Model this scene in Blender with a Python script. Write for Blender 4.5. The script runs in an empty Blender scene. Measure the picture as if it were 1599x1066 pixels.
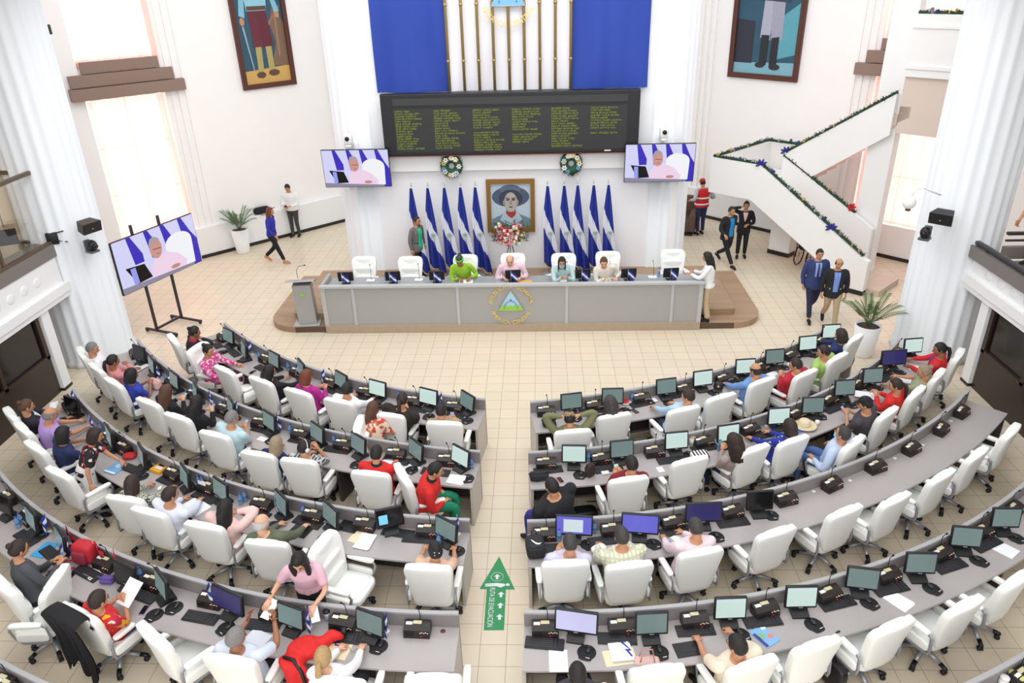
import bpy, bmesh, math, random
from mathutils import Matrix, Vector
random.seed(7)
PI = math.pi
scene = bpy.context.scene
col = scene.collection

# ---------------------------------------------------------------- camera
cam_d = bpy.data.cameras.new('camera')
cam_d.sensor_width = 36.0
cam_d.lens = 26.5
cam = bpy.data.objects.new('camera', cam_d)
col.objects.link(cam)
R = ((0.9991767, 0.00880034, -0.0396041), (0.03155847, 0.44486033, 0.89504377), (-0.02549498, 0.89555672, -0.44421635))
cam.matrix_world = Matrix(((R[0][0], R[0][1], -R[0][2], 0.0), (R[1][0], R[1][1], -R[1][2], 0.0), (R[2][0], R[2][1], -R[2][2], 7.7), (0, 0, 0, 1)))
scene.camera = cam
cam_d.clip_start = 0.1
cam_d.clip_end = 200

# ---------------------------------------------------------------- light and exposure
scene.view_settings.view_transform = 'Standard'
scene.view_settings.look = 'None'
scene.view_settings.gamma = 1.0
scene.view_settings.use_curve_mapping = False
scene.view_settings.exposure = 0.0
world = bpy.data.worlds.new('daylight')
scene.world = world
world.use_nodes = True
wb = world.node_tree.nodes['Background']
wb.inputs[0].default_value = (0.95, 0.97, 1.0, 1)
wb.inputs[1].default_value = 1.24

def area_light(name, loc, size, power, rot=(0, 0, 0), color=(1, 1, 1)):
    l = bpy.data.lights.new(name, 'AREA')
    l.shape = 'RECTANGLE'
    l.size, l.size_y = size
    l.energy = power
    l.color = color
    o = bpy.data.objects.new(name, l)
    o.location = loc
    o.rotation_euler = rot
    col.objects.link(o)
    return o

area_light('unseen_fill_light', (-0.7, 8, 13.5), (13, 10), 300, color=(1.0, 0.97, 0.92))  # unseen fill added overhead for soft direction, not a fixture of the hall
area_light('unseen_fill_light', (-0.7, -3.5, 11.5), (12, 4), 780, rot=(math.radians(38), 0, 0), color=(1.0, 0.98, 0.95))  # unseen fill added behind the camera to brighten the chair backs
area_light('unseen_fill_light', (-0.7, 14.5, 12.0), (12, 4), 450, rot=(math.radians(32), 0, 0), color=(1.0, 0.97, 0.93))  # unseen fill added overhead, tilted to brighten the walls at the back

# ---------------------------------------------------------------- materials
def lin(c):
    return tuple((x / 12.92 if x <= 0.04045 else ((x + 0.055) / 1.055) ** 2.4) for x in (v / 255 for v in c))
MATS = {}
def mat(name, rgb, rough=0.5, metal=0.0, emit=0.0, noise=0.0, scale=30.0, alpha=1.0, trans=0.0, bump=0.0, spec=0.5):
    if name in MATS:
        return MATS[name]
    m = bpy.data.materials.new(name)
    m.use_nodes = True
    nt = m.node_tree
    b = nt.nodes['Principled BSDF']
    c = lin(rgb) + (1,)
    b.inputs['Base Color'].default_value = c
    b.inputs['Roughness'].default_value = rough
    b.inputs['Metallic'].default_value = metal
    b.inputs['Specular IOR Level'].default_value = spec
    if trans:
        b.inputs['Transmission Weight'].default_value = trans
    if alpha < 1:
        b.inputs['Alpha'].default_value = alpha
    if emit:
        b.inputs['Emission Color'].default_value = c
        b.inputs['Emission Strength'].default_value = emit
    if noise or bump:
        tc = nt.nodes.new('ShaderNodeTexCoord')
        n = nt.nodes.new('ShaderNodeTexNoise')
        n.inputs['Scale'].default_value = scale
        n.inputs['Detail'].default_value = 4
        nt.links.new(tc.outputs['Object'], n.inputs['Vector'])
        if noise:
            mx = nt.nodes.new('ShaderNodeMix')
            mx.data_type = 'RGBA'
            mx.inputs[6].default_value = tuple(x * (1 - noise) for x in c[:3]) + (1,)
            mx.inputs[7].default_value = tuple(min(1, x * (1 + noise)) for x in c[:3]) + (1,)
            nt.links.new(n.outputs['Fac'], mx.inputs[0])
            nt.links.new(mx.outputs[2], b.inputs['Base Color'])
        if bump:
            bp = nt.nodes.new('ShaderNodeBump')
            bp.inputs['Strength'].default_value = bump
            bp.inputs['Distance'].default_value = 0.01
            nt.links.new(n.outputs['Fac'], bp.inputs['Height'])
            nt.links.new(bp.outputs['Normal'], b.inputs['Normal'])
    MATS[name] = m
    return m

def glow(name, rgb, e=1.0, rough=0.25):
    """a lit screen: dark glass that gives off its picture's colour"""
    if name in MATS:
        return MATS[name]
    m = mat(name, (12, 12, 14), rough)
    b = m.node_tree.nodes['Principled BSDF']
    b.inputs['Emission Color'].default_value = lin(rgb) + (1,)
    b.inputs['Emission Strength'].default_value = e
    return m

def ramp_mat(name, stops, kind='voronoi', scale=12.0, rough=0.8):
    """cloth with a printed pattern: stops = [(pos, rgb), ...] on a procedural texture"""
    if name in MATS:
        return MATS[name]
    m = bpy.data.materials.new(name)
    m.use_nodes = True
    nt = m.node_tree
    b = nt.nodes['Principled BSDF']
    b.inputs['Roughness'].default_value = rough
    tc = nt.nodes.new('ShaderNodeTexCoord')
    if kind == 'voronoi':
        t = nt.nodes.new('ShaderNodeTexVoronoi'); out = t.outputs['Distance']
    elif kind == 'cells':
        t = nt.nodes.new('ShaderNodeTexVoronoi'); out = t.outputs['Color']
    elif kind == 'wave':
        t = nt.nodes.new('ShaderNodeTexWave'); out = t.outputs['Fac']
    elif kind == 'check':
        t = nt.nodes.new('ShaderNodeTexChecker'); out = t.outputs['Fac']
    else:
        t = nt.nodes.new('ShaderNodeTexNoise'); out = t.outputs['Fac']
        t.inputs['Detail'].default_value = 3
    t.inputs['Scale'].default_value = scale
    nt.links.new(tc.outputs['Object'], t.inputs['Vector'])
    r = nt.nodes.new('ShaderNodeValToRGB')
    r.color_ramp.interpolation = 'CONSTANT'
    els = r.color_ramp.elements
    while len(els) < len(stops):
        els.new(0.5)
    for e, (p, c) in zip(els, stops):
        e.position = p
        e.color = lin(c) + (1,)
    nt.links.new(out, r.inputs[0])
    nt.links.new(r.outputs[0], b.inputs['Base Color'])
    MATS[name] = m
    return m

def plaid_mat(name, base, line, scale=14.0):
    if name in MATS:
        return MATS[name]
    m = bpy.data.materials.new(name)
    m.use_nodes = True
    nt = m.node_tree
    b = nt.nodes['Principled BSDF']
    b.inputs['Roughness'].default_value = 0.85
    tc = nt.nodes.new('ShaderNodeTexCoord')
    outs = []
    for d in ('X', 'Z'):
        w = nt.nodes.new('ShaderNodeTexWave')
        w.bands_direction = d
        w.inputs['Scale'].default_value = scale / 6.0
        nt.links.new(tc.outputs['Object'], w.inputs['Vector'])
        r = nt.nodes.new('ShaderNodeValToRGB')
        r.color_ramp.elements[0].position = 0.62
        r.color_ramp.elements[1].position = 0.72
        nt.links.new(w.outputs['Fac'], r.inputs[0])
        outs.append(r.outputs[0])
    mx = nt.nodes.new('ShaderNodeMath')
    mx.operation = 'MAXIMUM'
    nt.links.new(outs[0], mx.inputs[0])
    nt.links.new(outs[1], mx.inputs[1])
    c = nt.nodes.new('ShaderNodeMix')
    c.data_type = 'RGBA'
    c.inputs[6].default_value = lin(base) + (1,)
    c.inputs[7].default_value = lin(line) + (1,)
    nt.links.new(mx.outputs[0], c.inputs[0])
    nt.links.new(c.outputs[2], b.inputs['Base Color'])
    MATS[name] = m
    return m

# ---------------------------------------------------------------- mesh helpers
class MB:
    """collects shapes; build() links them as one mesh object"""
    def __init__(s):
        s.v, s.f, s.m, s.s = [], [], [], []
    def add(s, vs, fs, mi=0, smooth=False):
        k = len(s.v)
        s.v += [tuple(p) for p in vs]
        for f in fs:
            s.f.append(tuple(i + k for i in f)); s.m.append(mi); s.s.append(smooth)
        return s
    def box(s, c, d, mi=0, rot=None):
        x, y, z = d[0] / 2, d[1] / 2, d[2] / 2
        vs = [Vector((a * x, b * y, e * z)) for e in (-1, 1) for b in (-1, 1) for a in (-1, 1)]
        if rot is not None:
            vs = [rot @ p for p in vs]
        vs = [p + Vector(c) for p in vs]
        return s.add(vs, [(0, 2, 3, 1), (4, 5, 7, 6), (0, 1, 5, 4), (2, 6, 7, 3), (0, 4, 6, 2), (1, 3, 7, 5)], mi)
    def bbox(s, c, d, b=0.01, mi=0, rot=None, smooth=True):
        """box with chamfered edges"""
        x, y, z = d[0] / 2, d[1] / 2, d[2] / 2
        b = min(b, x * .95, y * .95, z * .95)
        bm = bmesh.new()
        bmesh.ops.create_cube(bm, size=1)
        bmesh.ops.scale(bm, vec=(d[0], d[1], d[2]), verts=bm.verts)
        bmesh.ops.bevel(bm, geom=list(bm.edges), offset=b, segments=2, affect='EDGES', profile=0.5)
        vs = []
        for i, p in enumerate(bm.verts):
            p.index = i
            q = Vector(p.co)
            if rot is not None:
                q = rot @ q
            vs.append(q + Vector(c))
        fs = [tuple(p.index for p in f.verts) for f in bm.faces]
        bm.free()
        return s.add(vs, fs, mi, smooth)
    def cushion(s, c, d, e=0.35, n=8, mi=0, rot=None, warp=None):
        """padded block: rounded box as a superellipsoid"""
        vs, fs = [], []
        nu, nv = n * 4, n * 2
        def sp(w, k):
            return math.copysign(abs(w) ** k, w)
        for j in range(nv + 1):
            ph = -PI / 2 + PI * j / nv
            for i in range(nu):
                th = 2 * PI * i / nu
                p = Vector((d[0] / 2 * sp(math.cos(ph), e) * sp(math.cos(th), e), d[1] / 2 * sp(math.cos(ph), e) * sp(math.sin(th), e), d[2] / 2 * sp(math.sin(ph), e)))
                if warp:
                    p = warp(p)
                if rot is not None:
                    p = rot @ p
                vs.append(p + Vector(c))
        for j in range(nv):
            for i in range(nu):
                a, b = j * nu + i, j * nu + (i + 1) % nu
                fs.append((a, b, b + nu, a + nu))
        return s.add(vs, fs, mi, True)
    def sphere(s, c, r, mi=0, nu=12, nv=8, rot=None):
        if not hasattr(r, '__len__'):
            r = (r, r, r)
        vs, fs = [], []
        for j in range(nv + 1):
            ph = -PI / 2 + PI * j / nv
            for i in range(nu):
                th = 2 * PI * i / nu
                p = Vector((r[0] * math.cos(ph) * math.cos(th), r[1] * math.cos(ph) * math.sin(th), r[2] * math.sin(ph)))
                if rot is not None:
                    p = rot @ p
                vs.append(p + Vector(c))
        for j in range(nv):
            for i in range(nu):
                a, b = j * nu + i, j * nu + (i + 1) % nu
                fs.append((a, b, b + nu, a + nu))
        return s.add(vs, fs, mi, True)
    def tube(s, pts, rad, seg=8, mi=0, smooth=True, flat=1.0, up=None):
        pts = [Vector(p) for p in pts]
        if not hasattr(rad, '__len__'):
            rad = [rad] * len(pts)
        vs, fs = [], []
        n = len(pts)
        nrm = None
        for i, p in enumerate(pts):
            t = (pts[min(i + 1, n - 1)] - pts[max(i - 1, 0)])
            if t.length < 1e-9:
                t = Vector((0, 0, 1))
            t.normalize()
            if nrm is None:
                a = Vector(up) if up else (Vector((0, 0, 1)) if abs(t.z) < 0.9 else Vector((1, 0, 0)))
                nrm = (a - t * a.dot(t)).normalized()
            else:
                nrm = (nrm - t * nrm.dot(t))
                nrm = nrm.normalized() if nrm.length > 1e-6 else Vector((1, 0, 0))
            bi = t.cross(nrm)
            for k in range(seg):
                a = 2 * PI * k / seg
                vs.append(p + nrm * (rad[i] * math.cos(a) * flat) + bi * (rad[i] * math.sin(a)))
        for i in range(n - 1):
            for k in range(seg):
                a, b = i * seg + k, i * seg + (k + 1) % seg
                fs.append((a, b, b + seg, a + seg))
        fs.append(tuple(range(seg - 1, -1, -1)))
        fs.append(tuple((n - 1) * seg + k for k in range(seg)))
        return s.add(vs, fs, mi, smooth)
    def cyl(s, p0, p1, r0, r1=None, seg=12, mi=0, smooth=True):
        return s.tube([p0, p1], [r0, r0 if r1 is None else r1], seg, mi, smooth)
    def lathe(s, prof, seg=16, mi=0, c=(0, 0, 0), rfun=None, smooth=True):
        vs, fs = [], []
        for r, z in prof:
            for k in range(seg):
                a = 2 * PI * k / seg
                rr = r * (rfun(a) if rfun else 1)
                vs.append((c[0] + rr * math.cos(a), c[1] + rr * math.sin(a), c[2] + z))
        for i in range(len(prof) - 1):
            for k in range(seg):
                a, b = i * seg + k, i * seg + (k + 1) % seg
                fs.append((a, b, b + seg, a + seg))
        fs.append(tuple(range(seg - 1, -1, -1)))
        fs.append(tuple((len(prof) - 1) * seg + k for k in range(seg)))
        return s.add(vs, fs, mi, smooth)
    def prism(s, poly, f, h0, h1, mi=0):
        """polygon extruded between h0 and h1; f(u, v, h) -> point"""
        n = len(poly)
        vs = [f(u, v, h0) for u, v in poly] + [f(u, v, h1) for u, v in poly]
        fs = [tuple(range(n - 1, -1, -1)), tuple(range(n, 2 * n))]
        for i in range(n):
            j = (i + 1) % n
            fs.append((i, j, j + n, i + n))
        return s.add(vs, fs, mi)
    def sweep_arc(s, sec, c, a0, a1, n=40, mi=0):
        """cross-section [(radius, z)] swept around centre c between two angles"""
        k = len(sec)
        vs, fs = [], []
        for i in range(n + 1):
            a = a0 + (a1 - a0) * i / n
            for r, z in sec:
                vs.append((c[0] + r * math.cos(a), c[1] + r * math.sin(a), z))
        for i in range(n):
            for j in range(k):
                b = (j + 1) % k
                fs.append((i * k + j, i * k + b, (i + 1) * k + b, (i + 1) * k + j))
        fs.append(tuple(range(k - 1, -1, -1)))
        fs.append(tuple(n * k + j for j in range(k)))
        return s.add(vs, fs, mi)
    def grid(s, f, nu, nv, mi=0, smooth=True, mif=None):
        vs = [f(i / nu, j / nv) for j in range(nv + 1) for i in range(nu + 1)]
        k = len(s.v)
        s.v += [tuple(p) for p in vs]
        for j in range(nv):
            for i in range(nu):
                a = j * (nu + 1) + i
                s.f.append((k + a, k + a + 1, k + a + nu + 2, k + a + nu + 1))
                s.m.append(mif(i / nu, j / nv) if mif else mi)
                s.s.append(smooth)
        return s
    def mesh(s, name, mats):
        me = bpy.data.meshes.new(name)
        me.from_pydata(s.v, [], s.f)
        for m in (mats if isinstance(mats, (list, tuple)) else [mats]):
            me.materials.append(m)
        me.polygons.foreach_set('material_index', s.m)
        me.polygons.foreach_set('use_smooth', s.s)
        me.update()
        bm = bmesh.new()
        bm.from_mesh(me)
        bmesh.ops.recalc_face_normals(bm, faces=bm.faces)
        bm.to_mesh(me)
        bm.free()
        return me
    def build(s, name, mats, parent=None, loc=None, rz=None):
        return link(name, s.mesh(name, mats), parent, loc, rz)

KIDS = {}
def link(name, data, parent=None, loc=None, rz=None):
    o = bpy.data.objects.new(name, data)
    col.objects.link(o)
    if parent:
        o.parent = parent
        KIDS.setdefault(parent.name, []).append(o)
    if loc is not None:
        o.location = loc
    if rz is not None:
        o.rotation_euler = (0, 0, rz)
    return o
def tag(o, label, cat, group=None):
    o['label'] = label
    o['category'] = cat
    if group:
        o['group'] = group
    return o
def thing(name, label, cat, loc=(0, 0, 0), rz=0, group=None):
    return tag(link(name, None, None, loc, rz), label, cat, group)
def struct(o):
    o['kind'] = 'structure'
    return o
def dup(root, loc, rz, label=None, group=None):
    r = root.copy()
    col.objects.link(r)
    r.location = loc
    r.rotation_euler = (0, 0, rz)
    if label:
        r['label'] = label
    if group:
        r['group'] = group
    def kids(src, dst):
        for ch in KIDS.get(src.name, []):
            c = ch.copy()
            col.objects.link(c)
            c.parent = dst
            KIDS.setdefault(dst.name, []).append(c)
            kids(ch, c)
    kids(root, r)
    return r
def Rx(a): return Matrix.Rotation(a, 3, 'X')
def Ry(a): return Matrix.Rotation(a, 3, 'Y')
def Rz(a): return Matrix.Rotation(a, 3, 'Z')
def text_mesh(body, size, extrude=0.002, name='lettering', align='CENTER'):
    cu = bpy.data.curves.new(name, 'FONT')
    cu.body = body
    cu.size = size
    cu.extrude = extrude
    cu.align_x = align
    cu.align_y = 'CENTER'
    o = bpy.data.objects.new(name, cu)
    col.objects.link(o)
    dg = bpy.context.evaluated_depsgraph_get()
    me = bpy.data.meshes.new_from_object(o.evaluated_get(dg))
    bpy.data.objects.remove(o)
    bpy.data.curves.remove(cu)
    return me
def add_text(mb, body, size, xf, mi=0, extrude=0.002, sx=1.0):
    me = text_mesh(body, size, extrude)
    mb.add([xf @ Vector((p.co.x * sx, p.co.y, p.co.z)) for p in me.vertices], [tuple(q.vertices) for q in me.polygons], mi)
    bpy.data.meshes.remove(me)
ORD = ['nearest', 'second', 'third', 'fourth', 'fifth', 'sixth', 'seventh', 'eighth', 'ninth', 'tenth', 'eleventh', 'twelfth']

# ================================================================ the hall
AX = -0.72                     # the hall's centre line
WHITE = mat('white_plaster', (242, 243, 243), 0.6, noise=0.015, scale=3)
WARM = mat('warm_white_plaster', (249, 246, 244), 0.7, noise=0.015, scale=2)
COLW = mat('column_white', (229, 233, 236), 0.5)
BLACK = mat('black_plastic', (24, 24, 27), 0.42)
DARK = mat('dark_grey_plastic', (44, 44, 48), 0.5)
SKIRT = mat('black_skirting', (36, 27, 26), 0.4)
WOOD = mat('platform_laminate', (150, 122, 98), 0.5, noise=0.16, scale=6)
TAUPE = mat('taupe_board', (142, 118, 106), 0.6)
STEEL = mat('brushed_steel', (178, 178, 180), 0.35, 0.6)
GLASSDARK = mat('smoked_glass', (22, 19, 18), 0.12)
BROWNF = mat('brown_frame', (92, 76, 62), 0.4)

# tiled floor
def floor_mat():
    m = bpy.data.materials.new('cream_floor_tiles')
    m.use_nodes = True
    nt = m.node_tree
    b = nt.nodes['Principled BSDF']
    tc = nt.nodes.new('ShaderNodeTexCoord')
    mp = nt.nodes.new('ShaderNodeMapping')
    mp.inputs['Location'].default_value = (0.146, 0.18, 0)
    nt.links.new(tc.outputs['Object'], mp.inputs[0])
    br = nt.nodes.new('ShaderNodeTexBrick')
    br.offset = 0.0
    br.squash = 1.0
    br.inputs['Scale'].default_value = 1.0
    br.inputs['Brick Width'].default_value = 0.335
    br.inputs['Row Height'].default_value = 0.335
    br.inputs['Mortar Size'].default_value = 0.0035
    br.inputs['Mortar Smooth'].default_value = 0.2
    br.inputs['Bias'].default_value = 0.0
    br.inputs['Color1'].default_value = lin((229, 215, 191)) + (1,)
    br.inputs['Color2'].default_value = lin((225, 211, 188)) + (1,)
    br.inputs['Mortar'].default_value = lin((150, 134, 116)) + (1,)
    nt.links.new(mp.outputs[0], br.inputs['Vector'])
    n = nt.nodes.new('ShaderNodeTexNoise')
    n.inputs['Scale'].default_value = 0.9
    n.inputs['Detail'].default_value = 3
    nt.links.new(tc.outputs['Object'], n.inputs['Vector'])
    mx = nt.nodes.new('ShaderNodeMix')
    mx.data_type = 'RGBA'
    mx.blend_type = 'MULTIPLY'
    mx.inputs[0].default_value = 0.10
    nt.links.new(br.outputs['Color'], mx.inputs[6])
    nt.links.new(n.outputs['Color'], mx.inputs[7])
    nt.links.new(mx.outputs[2], b.inputs['Base Color'])
    b.inputs['Roughness'].default_value = 0.33
    b.inputs['Specular IOR Level'].default_value = 0.4
    return m
f = MB()
f.box((AX, 13, -0.05), (34, 30, 0.1))
struct(f.build('floor', floor_mat()))

# side walls at the back, each with two tall windows and a low plinth
def wall_frame(side):
    if side < 0:
        o, d, n = Vector((-10.0, 21.9, 0)), Vector((1, 1, 0)).normalized(), Vector((1, -1, 0)).normalized()
    else:
        o, d, n = Vector((8.6, 21.9, 0)), Vector((-1, 1, 0)).normalized(), Vector((-1, -1, 0)).normalized()
    return lambda s, z, h=0.0: o + d * s + n * h + Vector((0, 0, z))
def wbox(mb, W, s0, s1, z0, z1, h0, h1, mi=0):
    mb.prism([(s0, z0), (s1, z0), (s1, z1), (s0, z1)], lambda u, v, h: W(u, v, h), h0, h1, mi)
WIN = mat('window_daylight', (255, 252, 250), 0.5, emit=1.75)
def curtain_mat():
    m = bpy.data.materials.new('sheer_pink_curtain')
    m.use_nodes = True
    nt = m.node_tree
    nt.nodes.remove(nt.nodes['Principled BSDF'])
    out = nt.nodes['Material Output']
    d = nt.nodes.new('ShaderNodeBsdfDiffuse'); d.inputs[0].default_value = lin((248, 204, 196)) + (1,)
    t = nt.nodes.new('ShaderNodeBsdfTranslucent'); t.inputs[0].default_value = lin((255, 210, 202)) + (1,)
    tr = nt.nodes.new('ShaderNodeBsdfTransparent'); tr.inputs[0].default_value = (1, .97, .96, 1)
    m1 = nt.nodes.new('ShaderNodeMixShader'); m1.inputs[0].default_value = 0.6
    m2 = nt.nodes.new('ShaderNodeMixShader'); m2.inputs[0].default_value = 0.12
    nt.links.new(d.outputs[0], m1.inputs[1]); nt.links.new(t.outputs[0], m1.inputs[2])
    nt.links.new(m1.outputs[0], m2.inputs[1]); nt.links.new(tr.outputs[0], m2.inputs[2])
    nt.links.new(m2.outputs[0], out.inputs[0])
    return m
CURT = curtain_mat()
wn = 0
for side, nm in ((-1, 'left'), (1, 'right')):
    W = wall_frame(side)
    wl = MB()
    wbox(wl, W, -7.2, -2.62, 0, 11, -0.4, 0)
    wbox(wl, W, -0.55, 6.6, 0, 11, -0.4, 0)
    wbox(wl, W, -2.62, -0.55, 0, 0.95, -0.4, 0)
    wbox(wl, W, -2.62, -0.55, 4.86, 5.8, -0.4, -0.05)
    wbox(wl, W, -2.62, -0.55, 9.6, 11, -0.4, 0)
    if side < 0:                # ribbed pilasters beside window and picture
        for s0 in (-0.42, -0.22, -0.02, 4.5, 4.72, 4.94):
            wbox(wl, W, s0, s0 + 0.12, 0.9, 11, 0, 0.05)
    else:
        for s0 in (-0.42, -0.22, -0.02, 4.5, 4.72, 4.94):
            wbox(wl, W, s0, s0 + 0.12, 0.9, 11, 0, 0.05)
    wall = struct(wl.build('wall_' + nm, WARM))
    pl = MB()
    wbox(pl, W, -0.6, 6.0, 0, 0.92, 0.002, 0.16)
    struct(pl.build('trim_' + str(1 if side < 0 else 2), WHITE))
    bb = MB()
    wbox(bb, W, -0.6, 6.0, 0, 0.1, 0.162, 0.18)
    wbox(bb, W, -7.2, -0.6, 0, 0.1, 0.002, 0.02)
    struct(bb.build('baseboard_' + nm, SKIRT))
    for z0, z1, word in ((0.95, 4.86, 'lower'), (5.8, 9.6, 'upper')):
        wn += 1
        wr = struct(link('window_%d' % wn, None))
        g = MB(); wbox(g, W, -2.6, -0.57, z0 + 0.02, z1 - 0.02, -0.3, -0.27)
        g.build('window_pane', WIN, wr)
        fr = MB()
        for s0 in (-2.62, -1.60, -0.59):
            wbox(fr, W, s0, s0 + 0.03, z0, z1, -0.27, -0.25)
        for k in range(4):
            zz = z0 + (z1 - z0 - 0.03) * k / 3
            wbox(fr, W, -2.62, -0.55, zz, zz + 0.03, -0.27, -0.25)
        fr.build('window_frame', mat('pink_white_frame', (244, 226, 222), 0.5), wr)
        cu = MB()
        rr = random.Random(wn)
        ph = [rr.random() * 6 for _ in range(4)]
        zb = z0 + 0.03 if word == 'lower' else z0 - 0.22
        def cf(u, v):
            s = -2.6 + 2.03 * u
            g = 1.0 + 1.6 * max(0, abs(u - 0.45) - 0.33) * 5
            w = g * (0.032 * math.sin(u * 27 + ph[0] + 1.2 * math.sin(v * 2 + ph[1])) + 0.018 * math.sin(u * 71 + ph[2]))
            low = 0.0 if word == 'lower' else 0.12 * math.sin(u * 7 + ph[3]) * (1 - v) ** 6
            return W(s, zb + low + (z1 - 0.02 - zb) * v, -0.075 + w + (0.075 if word == 'upper' else 0))
        cu.grid(cf, 110, 14)
        tag(cu.build('sheer_curtain', CURT), 'sheer pinkish curtain glowing with daylight in the %s window of the %s wall' % (word, nm), 'curtain', 'sheer curtains over the tall windows')
    sh = thing('stepped_pelmet', 'stepped taupe boards between the two %s windows' % nm, 'pelmet', W(-1.6, 4.86))
    off = W(-1.6, 4.86)
    for s0, s1, z0, z1, h in ((-2.96, -0.04, 4.88, 5.18, 0.24), (-2.9, -0.28, 5.2, 5.5, 0.16), (-2.55, -0.58, 5.52, 5.8, 0.08)):
        b = MB()
        b.prism([(s0, z0), (s1, z0), (s1, z1), (s0, z1)], lambda u, v, hh: W(u, v, hh) - off, 0.004, h)
        b.build('board', TAUPE, sh)

# central wall behind the presidium, band above it and board recess
f = MB()
f.box((AX, 19.75, 5.5), (8.6, 0.6, 11))
struct(f.build('wall_back', mat('centre_wall', (246, 247, 250), 0.6)))
f = MB()
f.box((AX, 19.37, 3.27), (6.5, 0.16, 0.44))
struct(f.build('trim_3', WHITE))
# fluted columns
def column(name, x, y, r, n, label):
    mb = MB()
    def rf(a):
        return 1 - 0.045 * (0.5 + 0.5 * math.cos(a * n)) ** 0.8
    mb.lathe([(r * 1.06, 0), (r * 1.06, 0.12), (r, 0.16), (r, 11)], n * 8, 0, (0, 0, 0), rf)
    o = mb.build(name, COLW, None, (x, y, 0))
    return struct(o)
column('trim_4', AX - 3.86, 20.22, 0.86, 22, '')
column('trim_5', AX + 3.82, 20.22, 0.86, 22, '')
column('trim_6', -10.2, 15.14, 0.78, 22, '')
column('trim_7', 8.48, 14.97, 0.78, 22, '')

# blue and white drapes, brass poles, crest
def drape(name, x0, x1, rgb, label, seed):
    rr = random.Random(seed)
    p = [rr.random() * 6 for _ in range(5)]
    mb = MB()
    def g(u, v):
        sag = (1 - v) ** 2
        w = 0.03 * math.sin(u * 9 + p[0] + 2.5 * v) + 0.014 * math.sin(u * 23 + p[1] - 3 * v * u) + sag * 0.035 * math.sin(10 * (v + 0.7 * abs(u - 0.5)) + p[2])
        return (x0 + (x1 - x0) * u, 19.34 + w, 5.0 + 4.6 * v)
    mb.grid(g, 60, 40)
    return tag(mb.build(name, mat(label.split()[0] + '_drape', rgb, 0.75)), label, 'drape')
drape('hanging_drape', -4.02, -2.2, (38, 66, 160), 'blue cloth drape hanging left of the brass poles', 1)
drape('hanging_drape', -2.2, 0.75, (232, 232, 240), 'white cloth drape hanging behind the brass poles', 2)
drape('hanging_drape', 0.75, 2.62, (38, 66, 160), 'blue cloth drape hanging right of the brass poles', 3)
BRASS = mat('brass', (168, 146, 92), 0.35, 0.55)
for k in range(9):
    x = -2.2 + 2.95 * k / 8
    mb = MB()
    mb.cyl((0, 0, 0), (0, 0, 4.6), 0.036, seg=10)
    for z in (0.65, 1.9, 3.2):
        mb.cyl((0, 0, z), (0, 0, z + 0.07), 0.044, seg=10)
    tag(mb.build('brass_pole', BRASS, None, (x, 19.24, 5.02)), 'tall brass pole before the white drape, %s counted from the left drape' % ['first', 'second', 'third', 'fourth', 'fifth', 'sixth', 'seventh', 'eighth', 'ninth'][k], 'pole', 'brass poles in front of the drapes')
GOLD = mat('gold_lettering', (236, 206, 120), 0.4, 0.1)
def crest(name, loc, r, label, sea=False):
    t = thing(name, label, 'emblem', loc)
    X = lambda x, z, y: Vector((x, y, z))
    tri = MB()
    a = r * 0.62
    z0 = -0.30 * r
    top = z0 + a * 1.6
    tri.prism([(-a, z0), (a, z0), (0, top)], lambda u, v, h: X(u, v, h), -0.012, 0.0)
    tri.build('triangle', mat('crest_sky', (168, 212, 240), 0.5), t)
    bw = MB()
    pts = [(0.50 * a * math.cos(q), z0 + 0.18 * a + 0.62 * a * math.sin(q)) for q in [PI * k / 14 for k in range(15)]]
    bw.tube([X(u, v, -0.016) for u, v in pts], 0.028 * r, 6)
    bw.build('arch', mat('crest_arch', (118, 160, 190), 0.5), t)
    hill = MB()
    if sea:
        sm = MB()
        sm.prism([(-a * 0.99, z0), (a * 0.99, z0), (a * 0.8, z0 + 0.2 * r), (-a * 0.8, z0 + 0.2 * r)], lambda u, v, h: X(u, v, h), -0.0225, -0.003)
        sm.build('sea', mat('crest_sea', (120, 178, 224), 0.5), t)
    pts = [(-a * 0.93, z0 + 0.02 * r)] + [(-a * 0.75 + a * 1.5 * k / 10, z0 + (0.2 + 0.10 * abs(math.sin(k * 1.57))) * r) for k in range(11)] + [(a * 0.93, z0 + 0.02 * r)]
    hill.prism(pts, lambda u, v, h: X(u, v, h), -0.02, -0.004)
    hill.build('hills', mat('crest_green', (150, 205, 70), 0.5), t)
    cap_ = MB()
    cap_.sphere((0, -0.016, z0 + 0.52 * r), (0.05 * r, 0.012, 0.07 * r))
    cap_.build('red_cap', mat('crest_red', (190, 50, 60), 0.5), t)
    fr = MB()
    for p, q in (((-a, z0), (a, z0)), ((a, z0), (0, top)), ((0, top), (-a, z0))):
        fr.cyl(X(p[0], p[1], -0.014), X(q[0], q[1], -0.014), 0.016 * r, seg=6)
    fr.build('triangle_edge', mat('crest_edge', (196, 190, 170), 0.4, 0.3), t)
    ring = MB()
    for body, a0, a1, flip in (('REPUBLICA DE NICARAGUA', 172, 8, False), ('AMERICA CENTRAL', 205, 335, True)):
        n = len(body)
        for k, chh in enumerate(body):
            if chh == ' ':
                continue
            q = math.radians(a0 + (a1 - a0) * k / (n - 1))
            rot = q - PI / 2 if not flip else q + PI / 2
            c, s = math.cos(rot), math.sin(rot)
            px_, pz_ = r * 0.92 * math.cos(q), r * 0.92 * math.sin(q)
            M = Matrix(((c, -s, 0, px_), (0, 0, -1, -0.008), (s, c, 0, pz_), (0, 0, 0, 1)))
            add_text(ring, chh, 0.27 * r, M, 0, 0.006)
    ring.build('gold_lettering', GOLD, t)
    return t
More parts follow.
